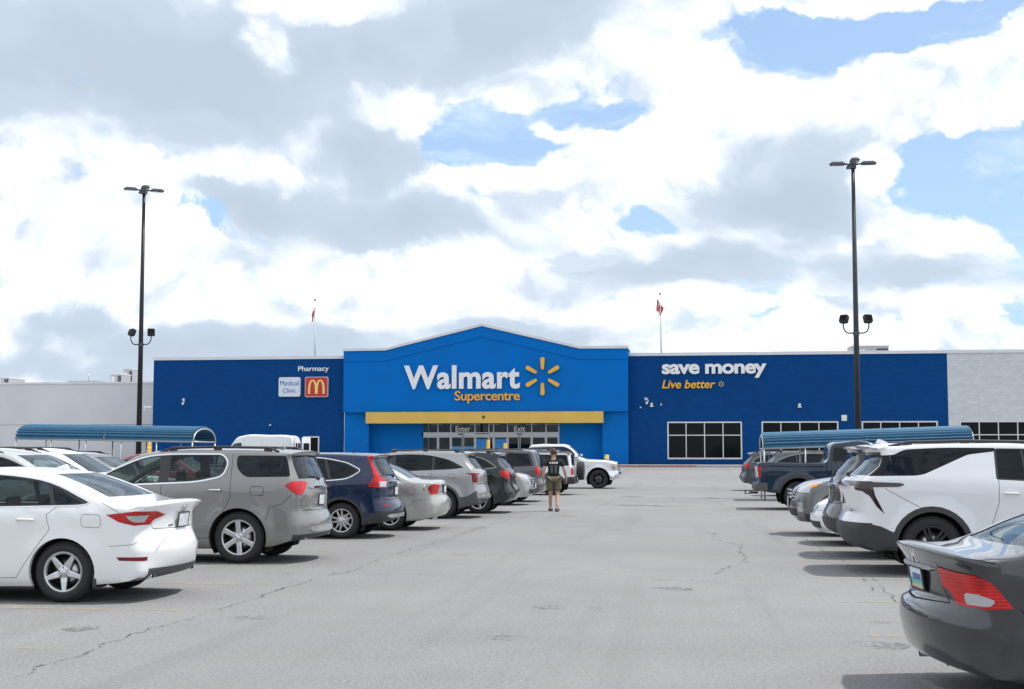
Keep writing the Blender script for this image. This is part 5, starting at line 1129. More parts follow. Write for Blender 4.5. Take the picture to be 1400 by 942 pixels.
# ------------------------------------------------------------ ground
GRISE, GY0, GY1 = 0.56, 66.0, 98.5
def gz(y): return GRISE * sstep(GY0, GY1, y)
def asphalt():
    m = bpy.data.materials.new('asphalt'); m.use_nodes = True; t = NT(m.node_tree); p = t.n['Principled BSDF']
    tc = t.new('ShaderNodeTexCoord'); P = tc.outputs['Object']
    big = t.noise(P, .09, 4, .6).outputs['Fac']; mid = t.noise(P, .8, 6, .65).outputs['Fac']; fine = t.noise(P, 30.0, 6, .85).outputs['Fac']; grit = t.noise(P, 150.0, 2, .6).outputs['Fac']
    vo = t.new('ShaderNodeTexVoronoi'); t.l.new(P, vo.inputs['Vector']); vo.inputs['Scale'].default_value = 75.0
    base = t.mix(t.smooth(big, .35, .65), (.204, .205, .209, 1), (.240, .240, .243, 1))
    base = t.mix(t.smooth(mid, .40, .66, .0, .30), base, (.168, .168, .172, 1))
    base = t.mix(t.smooth(fine, .50, .62, 0, .60), base, (.36, .355, .35, 1))
    base = t.mix(t.smooth(fine, .48, .36, 0, .60), base, (.07, .071, .076, 1))
    base = t.mix(t.smooth(vo.outputs['Distance'], .20, .04, 0, .40), base, (.36, .35, .335, 1))
    # drips and old stains: a few dark spots with soft rims
    s1 = t.new('ShaderNodeTexVoronoi'); t.l.new(P, s1.inputs['Vector']); s1.inputs['Scale'].default_value = .42; s1.inputs['Randomness'].default_value = 1.0
    ws = t.math('ADD', s1.outputs['Distance'], t.math('MULTIPLY', t.math('SUBTRACT', mid, .5), .25))
    base = t.mix(t.smooth(ws, .09, .03, 0, .35), base, (.085, .055, .058, 1))
    # wheel paths worn a little paler along the aisle
    sx = t.new('ShaderNodeSeparateXYZ'); t.l.new(P, sx.inputs[0])
    d = t.math('ABSOLUTE', t.math('SUBTRACT', t.math('ABSOLUTE', t.math('ADD', sx.outputs[0], 1.9)), 1.5))
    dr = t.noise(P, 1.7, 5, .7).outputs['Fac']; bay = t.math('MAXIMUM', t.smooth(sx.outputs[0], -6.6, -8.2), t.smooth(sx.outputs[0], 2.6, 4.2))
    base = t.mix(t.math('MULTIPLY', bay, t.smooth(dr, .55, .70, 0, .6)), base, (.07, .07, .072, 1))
    tk = t.new('ShaderNodeCombineXYZ'); t.l.new(t.math('MULTIPLY', sx.outputs[0], 1.5), tk.inputs[0]); t.l.new(t.math('MULTIPLY', sx.outputs[1], .05), tk.inputs[1]); tn = t.noise(tk.outputs[0], 1.0, 5, .6).outputs['Fac']
    base = t.mix(t.smooth(tn, .52, .68, 0, .22), base, (.135, .135, .138, 1))
    base = t.mix(t.math('MULTIPLY', t.smooth(d, 1.0, .2), t.smooth(mid, .3, .7, .0, .22)), base, (.235, .232, .228, 1))
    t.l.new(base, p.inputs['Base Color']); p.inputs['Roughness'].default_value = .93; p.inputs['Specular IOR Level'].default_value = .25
    b = t.new('ShaderNodeBump'); b.inputs['Strength'].default_value = .55; b.inputs['Distance'].default_value = .012
    t.l.new(t.math('ADD', t.math('MULTIPLY', fine, .7), t.math('MULTIPLY', grit, .5)), b.inputs['Height']); t.l.new(b.outputs[0], p.inputs['Normal'])
    return m
M['asphalt'] = asphalt()
def faded(name, col, thr):
    """worn road paint: flakes away where the noise is low"""
    m = bpy.data.materials.new(name); m.use_nodes = True; t = NT(m.node_tree); p = t.n['Principled BSDF']; o = t.n['Material Output']
    tc = t.new('ShaderNodeTexCoord'); n = t.noise(tc.outputs['Object'], 14, 6, .7).outputs['Fac']; n2 = t.noise(tc.outputs['Object'], 1.2, 3, .6).outputs['Fac']
    p.inputs['Base Color'].default_value = (*col, 1); p.inputs['Roughness'].default_value = .85
    tr = t.new('ShaderNodeBsdfTransparent'); mx = t.new('ShaderNodeMixShader')
    t.l.new(t.smooth(t.math('ADD', n, t.math('MULTIPLY', t.math('SUBTRACT', n2, .5), .7)), thr - .10, thr + .14, 0.0, .75), mx.inputs[0]); t.l.new(tr.outputs[0], mx.inputs[1]); t.l.new(p.outputs[0], mx.inputs[2]); t.l.new(mx.outputs[0], o.inputs[0])
    return m
M['line'] = faded('faded_yellow_paint', (.44, .36, .18), .47)
M['crack'] = faded('crack_dark', (.075, .075, .078), .50)  # broken dark grey of the asphalt cracks themselves
M['patch'] = faded('damp_stain', (.135, .135, .14), .55)
M['concrete'] = mat('concrete', (.36, .35, .33), .9, noise=(1.3, .12), bump=(40, .3))
M['red_kerb'] = mat('faded_red_paint', (.34, .17, .14), .85, noise=(6, .25))
def ground_sheet():
    ys_ = [-60, -10, 0, 20, 40, 66] + [66 + 1.5 * k for k in range(1, 22)] + [98.5, 99.4, 130, 300, 1500]
    xs_ = [-1500, -200, -60, -20, 0, 20, 60, 200, 1500]
    vs = [(x, y, gz(y)) for y in ys_ for x in xs_]; n = len(xs_)
    fs = [(j * n + i, j * n + i + 1, (j + 1) * n + i + 1, (j + 1) * n + i) for j in range(len(ys_) - 1) for i in range(n - 1)]
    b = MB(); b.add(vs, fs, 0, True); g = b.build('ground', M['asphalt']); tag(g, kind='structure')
    b = MB(); b.box(-75, 75, 99.40, 106.0, gz(99.4) - .2, SIDEWALK - .002); b.box(-75, 75, 99.22, 99.398, gz(99.4) - .2, SIDEWALK); w = b.build('pavement', M['concrete']); tag(w, kind='structure')
    b = MB(); b.box(-6.2, .2, 99.214, 99.30, gz(99.4) - .1, SIDEWALK + .004); k = b.build('kerb_paint', M['red_kerb'], w)
    return g
SIDEWALK = .71
G = ground_sheet()
def ribbon(pts, w, name, m, z=.004, jit=0.0, seed=1, step=.22):
    rnd = random.Random(seed); P = [Vector(p).to_2d() for p in pts]; fine = []
    for a, b in zip(P[:-1], P[1:]):
        k = max(1, int((b - a).length / step))
        for i in range(k): fine.append(a.lerp(b, i / k))
    fine.append(P[-1])
    L_, R_ = [], []
    off = 0
    for i, p in enumerate(fine):
        d = (fine[min(i + 1, len(fine) - 1)] - fine[max(i - 1, 0)]).normalized(); nrm = Vector((-d.y, d.x))
        off = off * .6 + rnd.uniform(-jit, jit); c = p + nrm * off
        ww = w * rnd.uniform(.35, 1.25) / 2 if jit else w / 2
        if jit and i in (0, len(fine) - 1): ww *= .2
        L_.append(c + nrm * ww); R_.append(c - nrm * ww)
    n = len(fine); b = MB(); b.add([(v.x, v.y, z + gz(v.y)) for v in L_ + R_], [(i, n + i, n + i + 1, i + 1) for i in range(n - 1)])
    return b.build(name, m, G)
def markings():
    for k in range(13): ribbon([(-5.25 - .02 * (k % 3), 11.1 + 2.85 * k), (-11.0, 11.1 + 2.85 * k)], .10, 'stall_line', M['line'], .004)
    for k in range(12): ribbon([(1.55, 7.15 + 2.85 * k), (7.2, 7.15 + 2.85 * k)], .10, 'stall_line', M['line'], .004)
    G_ = lambda l: [ground(*p) for p in l]
    cr = [([(-40, 945), (0, 932), (100, 897), (190, 867), (270, 842), (350, 817), (420, 794), (480, 780), (550, 755), (615, 735), (690, 712)], .030, .05), ([(295, 781), (420, 785), (560, 786), (700, 788), (820, 789), (900, 792), (1000, 797)], .022, .02),
          ([(960, 724), (976, 730), (976, 737), (988, 741), (1016, 746), (1020, 762), (1025, 768), (1004, 772), (994, 778), (980, 785)], .032, .05), ([(1094, 732), (1112, 742), (1128, 756), (1150, 768), (1180, 790), (1200, 812)], .024, .04), ([(1140, 760), (1190, 790), (1235, 830)], .02, .03)]
    for i, (l, w, j) in enumerate(cr): ribbon(G_(l), w, 'crack', M['crack'], .005, j, 11 + i, .12)
    rnd = random.Random(5)
    for (px, py, rx, ry) in ((110, 860, .16, .10), (346, 844, .20, .10), (750, 830, .22, .12), (918, 806, .28, .15), (690, 872, .2, .1), (1200, 882, .30, .14), (870, 691, .7, .35), (905, 692, .8, .3), (865, 679, .5, .3)):
        c = ground(px, py); vs = []; n = 18
        for k in range(n):
            a = 2 * math.pi * k / n; r = rnd.uniform(.75, 1.2); vs.append((c.x + rx * r * math.cos(a), c.y + ry * r * math.sin(a) * 2, .0035))
        b = MB(); b.add(vs, [tuple(range(n))]); b.build('stain', M['patch'], G)
markings()

# ------------------------------------------------------------ lettering
def text_mesh(body, thick, bold=0.0, shear=0.0, space=1.0):
    cu = bpy.data.curves.new('lettering', 'FONT'); cu.body = body; cu.size = 1.0; cu.offset = bold; cu.extrude = .5; cu.shear = shear; cu.space_character = space; cu.resolution_u = 6; cu.fill_mode = 'BOTH'
    o = bpy.data.objects.new('lettering', cu); COL.objects.link(o)
    dg = bpy.context.evaluated_depsgraph_get(); me = bpy.data.meshes.new_from_object(o.evaluated_get(dg))
    bpy.data.objects.remove(o); bpy.data.curves.remove(cu)
    return me
def letters(root, body, x0, x1, z0, z1, y, thick, m, bold=0.0, shear=0.0, space=1.0, split=True):
    """raised letters between x0..x1 and z0..z1, faces towards the car park at y - thick"""
    me = text_mesh(body, thick, bold, shear, space); V = [v.co.copy() for v in me.vertices]; Fc = [tuple(p.vertices) for p in me.polygons]; bpy.data.meshes.remove(me)
    ax, bx = min(v.x for v in V), max(v.x for v in V); az, bz = min(v.y for v in V), max(v.y for v in V)
    W = [((v.x - ax) / (bx - ax) * (x1 - x0) + x0, y - (v.z + .5) * thick, (v.y - az) / (bz - az) * (z1 - z0) + z0) for v in V]
    par = list(range(len(V)))
    def find(i):
        while par[i] != i: par[i] = par[par[i]]; i = par[i]
        return i
    keyed = {}
    for i, w in enumerate(W):
        k = (round(w[0], 4), round(w[2], 4))
        if k in keyed: par[find(i)] = find(keyed[k])
        else: keyed[k] = i
    for f in Fc:
        for q in f[1:]: par[find(q)] = find(f[0])
    isl = {}
    for i, f in enumerate(Fc): isl.setdefault(find(f[0]), []).append(f)
    groups = []
    for fs in isl.values():
        xs = [W[i][0] for f in fs for i in f]; groups.append([min(xs), max(xs), fs])
    groups.sort(key=lambda g: g[0]); out = []
    for g in groups:
        if out and g[0] < out[-1][1] - .6 * (g[1] - g[0]) and (g[1] - g[0]) < .6 * (out[-1][1] - out[-1][0] + .2): out[-1][1] = max(out[-1][1], g[1]); out[-1][2] += g[2]
        else: out.append(g)
    if not split: out = [[0, 0, [f for g in out for f in g[2]]]]
    for g in out:
        idx = {}; vs = []; fs = []
        for f in g[2]:
            q = []
            for i in f:
                if i not in idx: idx[i] = len(vs); vs.append(W[i])
                q.append(idx[i])
            fs.append(tuple(q))
        me = bpy.data.meshes.new('letter'); me.from_pydata(vs, [], fs); bm = bmesh.new(); bm.from_mesh(me); bmesh.ops.recalc_face_normals(bm, faces=bm.faces); bm.to_mesh(me); bm.free()
        link('letter' if split else 'lettering', me, m, root)
def rays(root, cx, cz, r0, r1, w0, w1, y, thick, m, rot=0):
    for k in range(6):
        a = R(90 + 60 * k + rot); d = Vector((math.cos(a), math.sin(a))); n = Vector((-d.y, d.x)); P = []
        for (r, w, a0) in ((r0, w0, 180), (r1, w1, 0)):
            for q in range(7):
                b = R(a0 - 90 + 30 * q); P.append(d * (r + (w if a0 == 0 else -0) * 0) + d * (math.cos(b) * w) + n * (math.sin(b) * w))
        P = [d * r0 + d * (math.cos(R(90 + 30 * q)) * w0) + n * (math.sin(R(90 + 30 * q)) * w0) for q in range(7)] + [d * r1 + d * (math.cos(R(-90 + 30 * q)) * w1) + n * (math.sin(R(-90 + 30 * q)) * w1) for q in range(7)]
        b = MB(); b.prism([(cx + p.x, cz + p.y) for p in P], 'y', y - thick, y); b.build('spark_ray', m, root)

# ------------------------------------------------------------ the store
YF = 105.0
def block_wall(name, col, joint=.10, noise=.06):
    """painted concrete block: 0.4 x 0.2 m courses with shallow joints"""
    m = bpy.data.materials.new(name); m.use_nodes = True; t = NT(m.node_tree); p = t.n['Principled BSDF']
    tc = t.new('ShaderNodeTexCoord'); s = t.new('ShaderNodeSeparateXYZ'); t.l.new(tc.outputs['Object'], s.inputs[0]); c = t.new('ShaderNodeCombineXYZ')
    t.l.new(t.math('ADD', s.outputs[0], s.outputs[1]), c.inputs[0]); t.l.new(s.outputs[2], c.inputs[1])
    br = t.new('ShaderNodeTexBrick'); t.l.new(c.outputs[0], br.inputs['Vector']); br.inputs['Scale'].default_value = 1.0; br.inputs['Brick Width'].default_value = .40; br.inputs['Row Height'].default_value = .20; br.inputs['Mortar Size'].default_value = .008; br.inputs['Mortar Smooth'].default_value = .3
    A = tuple(x * (1 - noise) for x in col) + (1,); B = tuple(min(1, x * (1 + noise)) for x in col) + (1,)
    br.inputs['Color1'].default_value = A; br.inputs['Color2'].default_value = B; br.inputs['Mortar'].default_value = tuple(x * (1 - joint * 2.2) for x in col) + (1,)
    n = t.noise(tc.outputs['Object'], .35, 5, .6).outputs['Fac']; cmb = t.new('ShaderNodeCombineXYZ'); t.l.new(t.math('MULTIPLY', s.outputs[0], 1.6), cmb.inputs[0]); t.l.new(t.math('MULTIPLY', s.outputs[2], .12), cmb.inputs[2])
    st = t.noise(cmb.outputs[0], 1.0, 5, .65).outputs['Fac']
    col2 = t.mix(t.smooth(n, .35, .7, 0, .16), br.outputs['Color'], tuple(min(1, x * .72 + .002) for x in col) + (1,))
    col2 = t.mix(t.smooth(st, .52, .72, 0, .22), col2, tuple(min(1, x * .9 + .010) for x in col) + (1,))
    t.l.new(col2, p.inputs['Base Color']); p.inputs['Roughness'].default_value = .75; p.inputs['Specular IOR Level'].default_value = .12
    b = t.new('ShaderNodeBump'); b.inputs['Strength'].default_value = .5; b.inputs['Distance'].default_value = .01; b.invert = True; t.l.new(br.outputs['Fac'], b.inputs['Height']); t.l.new(b.outputs[0], p.inputs['Normal'])
    return m
M['navy_wall'] = block_wall('navy_block', (.0008, .054, .208))
M['white_wall'] = block_wall('white_block', (.60, .615, .64))
M['blue_stucco'] = mat('bright_blue_stucco', (.0008, .145, .50), .8, spec=.12, noise=(.5, .05), bump=(60, .25))
M['blue_block'] = block_wall('bright_blue_block', (.0008, .145, .50), .05, .03)
M['yellow_band'] = mat('mustard_metal', (.66, .42, .085), .5, noise=(.8, .06))
M['cap'] = mat('parapet_metal', (.66, .67, .68), .4, .1, noise=(.6, .06))
M['frame'] = mat('window_frame', (.62, .64, .66), .45, noise=(2, .06))
M['alu'] = mat('door_aluminium', (.42, .44, .46), .4, .5)
M['roofing'] = mat('roof_membrane', (.32, .32, .31), .9)
M['siding'] = mat('pale_grey_panel', (.60, .61, .635), .6, noise=(.3, .04))
def window_glass():
    m = mat('store_glass', (.006, .008, .008), .06, spec=.10); return m
M['store_glass'] = window_glass()
M['sign_white'] = mat('sign_white', (.78, .79, .80), .45)
M['sign_gold'] = mat('sign_gold', (.80, .42, .03), .45)
M['sign_side'] = mat('sign_pale_yellow', (.80, .70, .25), .5)
M['door_glass'] = glass_mat('entrance_glass', (.18, .20, .20))
def X(px, py=560, Y=YF): return at_y(px, py, Y).x
def Zp(px, py, Y=YF): return at_y(px, py, Y).z
def store():
    root = empty('store_building', (0, YF, 0)); inv = lambda b: b
    def part(b, name, m, parent=root):
        o = b.build(name, m, parent); o.matrix_parent_inverse = Matrix.Translation((0, -YF, 0)) if parent is root else Matrix(); return o
    xl, xg0, xg1, xr, xe = X(209, 560), X(470, 500), X(858, 500), X(1296, 540), X(1400, 540) + 26
    zt = 8.95; D = 55.0; base = SIDEWALK - .05
    # left navy wall with one small window
    wx0, wx1, wz0, wz1 = X(415, 605), X(436, 605), 1.05, Zp(425, 597)
    b = MB(); b.box(xl, xg0, YF, YF + .3, wz1, zt); b.box(xl, wx0, YF, YF + .3, base, wz1); b.box(wx1, xg0, YF, YF + .3, base, wz1); b.box(wx0, wx1, YF, YF + .3, base, wz0); b.box(xl, xl + .3, YF + .3, YF + D, base, zt)
    part(b, 'wall', M['navy_wall'])['label'] = 'navy blue block wall left of gable'
    # right navy wall and white wall with window bands
    sill, head, split = Zp(960, 627), Zp(960, 577), Zp(960, 595)
    spans = [(X(913, 600), X(1014, 600)), (X(1042, 600), X(1146, 600)), (X(1179, 600), X(1282, 600)), (X(1313, 600), X(1313, 600) + 5.45), (X(1313, 600) + 7.0, X(1313, 600) + 12.4)]
    def banded(x0, x1, m, name):
        b = MB(); b.box(x0, x1, YF, YF + .3, head, zt); b.box(x0, x1, YF, YF + .3, base, sill); c = x0
        for (a, e) in spans:
            if a >= x0 and e <= x1: b.box(c, a, YF, YF + .3, sill, head); c = e
        b.box(c, x1, YF, YF + .3, sill, head); return part(b, name, m)
    banded(xg1, xr, M['navy_wall'], 'wall')['label'] = 'navy blue block wall right of gable'
    banded(xr, xe, M['white_wall'], 'wall')['label'] = 'white block wall at right end'
    def window(x0, x1, z0, z1, cols, zs):
        t = .07; f = MB(); f.box(x0 - .03, x1 + .03, YF - .03, YF + .16, z1 - t, z1 + .03); f.box(x0 - .03, x1 + .03, YF - .05, YF + .16, z0 - .05, z0 + t)
        f.box(x0 - .03, x0 + t, YF - .03, YF + .16, z0 + t, z1 - t); f.box(x1 - t, x1 + .03, YF - .03, YF + .16, z0 + t, z1 - t)
        w = (x1 - x0) / cols; lv = [z0] + zs + [z1]
        for k in range(1, cols): f.box(x0 + w * k - t / 2, x0 + w * k + t / 2, YF - .02, YF + .15, z0 + t, z1 - t)
        for z in zs: f.box(x0 + t, x1 - t, YF - .017, YF + .147, z - t / 2, z + t / 2)
        fo = part(f, 'window', M['frame'])
        for k in range(cols):
            for a, e in zip(lv[:-1], lv[1:]):
                g = MB(); g.box(x0 + w * k + .02, x0 + w * (k + 1) - .02, YF + .07, YF + .09, a + .02, e - .02); g.build('pane', M['store_glass'], fo)
    for (a, e) in spans: window(a, e, sill, head, 4, [split])
    window(wx0, wx1, wz0, wz1, 1, [])
    b = MB()
    for (a, e) in spans + [(wx0, wx1)]: b.box(a, e, YF + .5, YF + .55, .5, head + .2)
    part(b, 'window_backing', M['seam'])  # flat near-black sheet closing each window from behind
    # gable block: shaped upper face that oversails the entrance
    gy = YF - .75; zb = Zp(660, 563, gy)
    pts = [(x, Zp(px, py, gy)) for px, py, x in ((470, 481, X(470, 480, gy)), (527, 479.5, X(527, 480, gy)), (659, 446, X(659, 446, gy)), (792, 477.5, X(792, 480, gy)), (858, 477.5, X(858, 480, gy)))]
    pts[0] = (pts[0][0], 9.50); pts[1] = (pts[1][0], 9.50); pts[3] = (pts[3][0], 9.50); pts[4] = (pts[4][0], 9.50)
    gx0, gx1 = pts[0][0], pts[-1][0]
    b = MB(); b.prism([(gx0, zb), (gx1, zb)] + pts[::-1], 'y', gy, YF + 3.0); g = part(b, 'gable', M['blue_stucco'])
    band = MB(); lo = [(x, z - .80) for x, z in pts]; band.prism([(p[0], p[1] - .02) for p in pts] + lo[::-1], 'y', gy - .06, gy - .001); part(band, 'gable_trim', M['blue_stucco'])
    cp = MB(); q0 = [(gx0 - .08, 9.48)] + pts[1:4] + [(gx1 + .08, 9.48)]; cp.prism([(x, z) for x, z in q0] + [(x, z + .20) for x, z in q0[::-1]], 'y', gy - .16, YF + 3.1); part(cp, 'parapet_cap', M['cap'])
    for (a, e) in ((xl - .06, gx0 - .09), (gx1 + .09, xe)):
        b = MB(); b.box(a, e, YF - .08, YF + .45, zt - .0, zt + .24); part(b, 'parapet_cap', M['cap'])
    # entrance: side piers, recess walls, mustard band, glazed doors
    vx0, vx1 = X(577, 590), X(764, 590); bx0, bx1 = X(501, 570, gy), X(825, 570, gy); zband = Zp(660, 578.5, gy)
    rec = YF + 1.6
    for (a, e) in ((gx0, bx0 + .1), (bx1 - .1, gx1)):
        b = MB(); b.box(a, e, YF - .35, YF + 2.5, base, zb - .002); part(b, 'pier', M['blue_block'])
    for (a, e) in ((bx0 + .1, vx0), (vx1, bx1 - .1)):
        b = MB(); b.box(a, e, YF + .55, YF + 2.4, base, zb - .002); part(b, 'recess_wall', M['blue_block'])
    b = MB(); b.box(bx0, bx1, gy - .25, YF + .9, zband, zb - .003); part(b, 'entrance_band', M['yellow_band'])
    b = MB(); b.box(vx0 - 1, vx1 + 1, YF + .9, YF + 2.4, zband + .02, zb - .004); part(b, 'entrance_soffit', M['cap'])
    ve = YF + .62; zd = Zp(660, 591, ve) - .30; zh = zband + .05
    xs = [X(p, 590, ve) for p in (577, 599, 616.5, 649.5, 668.5, 675, 694, 727, 746.5, 764)]
    f = MB(); t = .04
    for x in xs: f.box(x - t, x + t, ve - .05, ve + .06, base, zh)
    f.box(xs[0], xs[-1], ve - .07, ve + .08, zd, zd + .30); f.box(xs[0], xs[-1], ve - .045, ve + .055, base, base + .25)
    vest = part(f, 'entrance_glazing', M['alu'])
    for a, e in zip(xs[:-1], xs[1:]):
        g = MB(); g.box(a + t, e - t, ve, ve + .02, zd + .30, zh); g.build('transom_pane', M['door_glass'], vest)
    poster = mat('poster_blue', (.01, .20, .55), .5, noise=(9, .35)); ink = mat('poster_strip', (.05, .30, .60), .5)
    cells = [X(p, 600, ve) for p in (577, 599, 616.5, 633, 649.5, 668.5, 675, 694, 710, 727, 746.5, 764)]
    for k, (a, e) in enumerate(zip(cells[:-1], cells[1:])):
        d = MB(); s = .05
        d.box(a + t, a + t + s, ve - .03, ve + .04, base, zd - .004); d.box(e - t - s, e - t, ve - .03, ve + .04, base, zd - .004); d.box(a + t + s, e - t - s, ve - .03, ve + .04, zd - .10, zd - .004); d.box(a + t + s, e - t - s, ve - .03, ve + .04, base + .55, base + .75)
        do = part(d, 'door' if k in (2, 3, 7, 8) else 'door_sidelight', M['alu'])
        g = MB(); g.box(a + t + s - .01, e - t - s + .01, ve + .005, ve + .02, base, zd - .05); g.build('pane', M['door_glass'], do)
        if k in (4, 6): g = MB(); g.box(a + t + s, e - t - s, ve - .012, ve - .002, base + .78, zd - .23); g.build('poster', poster, do)
        if k in (2, 3): g = MB(); g.box(a + t + s, e - t - s, ve - .012, ve - .002, zd - 1.0, zd - .80); g.build('door_strip', ink, do)
        if k in (1, 8, 9): g = MB(); g.box(a + t + s, e - t - s, ve - .012, ve - .002, zd - 1.25, zd - 1.0); g.build('door_strip', M['alloy_dark'], do)
    s = MB(); s.box(xs[3] + .05, xs[4], ve - .08, ve - .07, zd + .16, zd + .22); s.box(X(627, 590, ve), X(634, 590, ve), ve - .10, ve - .07, zd + .10, zd + .20); s.box(X(707, 590, ve), X(714, 590, ve), ve - .10, ve - .07, zd + .10, zd + .20); part(s, 'door_sensor', M['plastic'])
    # body of the building behind
    b = MB(); b.box(xl + .3, xe, YF + .30, YF + D, zt - 1.2, zt - 1.0); part(b, 'roof', M['roofing'])
    b = MB(); b.box(xe - .3, xe, YF + .3, YF + D, base, zt - .003); part(b, 'wall', M['white_wall'])
    b = MB(); b.box(vx0, vx1, YF + 2.9, YF + 3.0, base, zb - .01); part(b, 'vestibule_back', M['cabin'])
    b = MB(); b.box(vx0, vx1, YF + .7, YF + 2.9, base - .02, base + .04); part(b, 'vestibule_floor', M['plastic_grey'])
    em = mat('tube_light', (.9, .9, .85), .5); e = em.node_tree.nodes['Principled BSDF']; e.inputs['Emission Color'].default_value = (1, .97, .85, 1); e.inputs['Emission Strength'].default_value = 1.6
    for k in range(7):
        x = lerp(vx0 + .8, vx1 - .8, k / 6); b = MB(); b.box(x - .45, x + .45, YF + 2.0, YF + 2.12, zband - .08, zband - .04); part(b, 'tube_light', em)
    rnd = random.Random(3); cols = [mat('goods_%d' % i, c, .6) for i, c in enumerate(((.55, .45, .12), (.30, .40, .10), (.45, .10, .06), (.10, .22, .42), (.5, .5, .46)))]
    for k in range(16):
        x = lerp(vx0 + .4, vx1 - .7, k / 15); h = rnd.uniform(.5, 1.1); z = rnd.choice((base + .05, base + .9, base + 2.3)); b = MB(); b.box(x, x + rnd.uniform(.3, .6), YF + 2.5, YF + 2.88, z, z + h); part(b, 'stacked_goods', rnd.choice(cols))
    tag(root, 'long blue big-box store with bright blue gable, mustard band and glazed entrance', 'building')
    # paler wing set back on the left
    ly = YF + 6.0; zl = Zp(100, 525, ly); x0 = X(0, 550, ly) - 25
    wing = empty('store_wing', (x0, ly, 0))
    def wp(b, name, m): o = b.build(name, m, wing); o.matrix_parent_inverse = Matrix.Translation((-x0, -ly, 0)); return o
    zj = Zp(100, 581, ly)
    b = MB(); b.box(x0, xl + .2, ly, ly + 40, zj + .03, zl); wp(b, 'wall', M['siding']); b = MB(); b.box(x0, xl + .2, ly - .05, ly + 40, base - .2, zj - .0); wp(b, 'wall_base', M['siding'])
    b = MB(); b.box(x0, xl + .1, ly - .06, ly + .5, zl - .002, zl + .16); wp(b, 'parapet_cap', M['cap']); b = MB(); b.box(x0, xl + .15, ly - .02, ly + .3, zj, zj + .03); wp(b, 'wall_joint', M['plastic_grey'])
    b = MB(); b.box(x0, xl + .15, ly + .5, ly + 40, zl - .4, zl - .3); wp(b, 'roof', M['roofing'])
    tag(wing, 'low pale grey plain wing of the store at far left', 'building')
    return gy, ve
GY, VE = store()
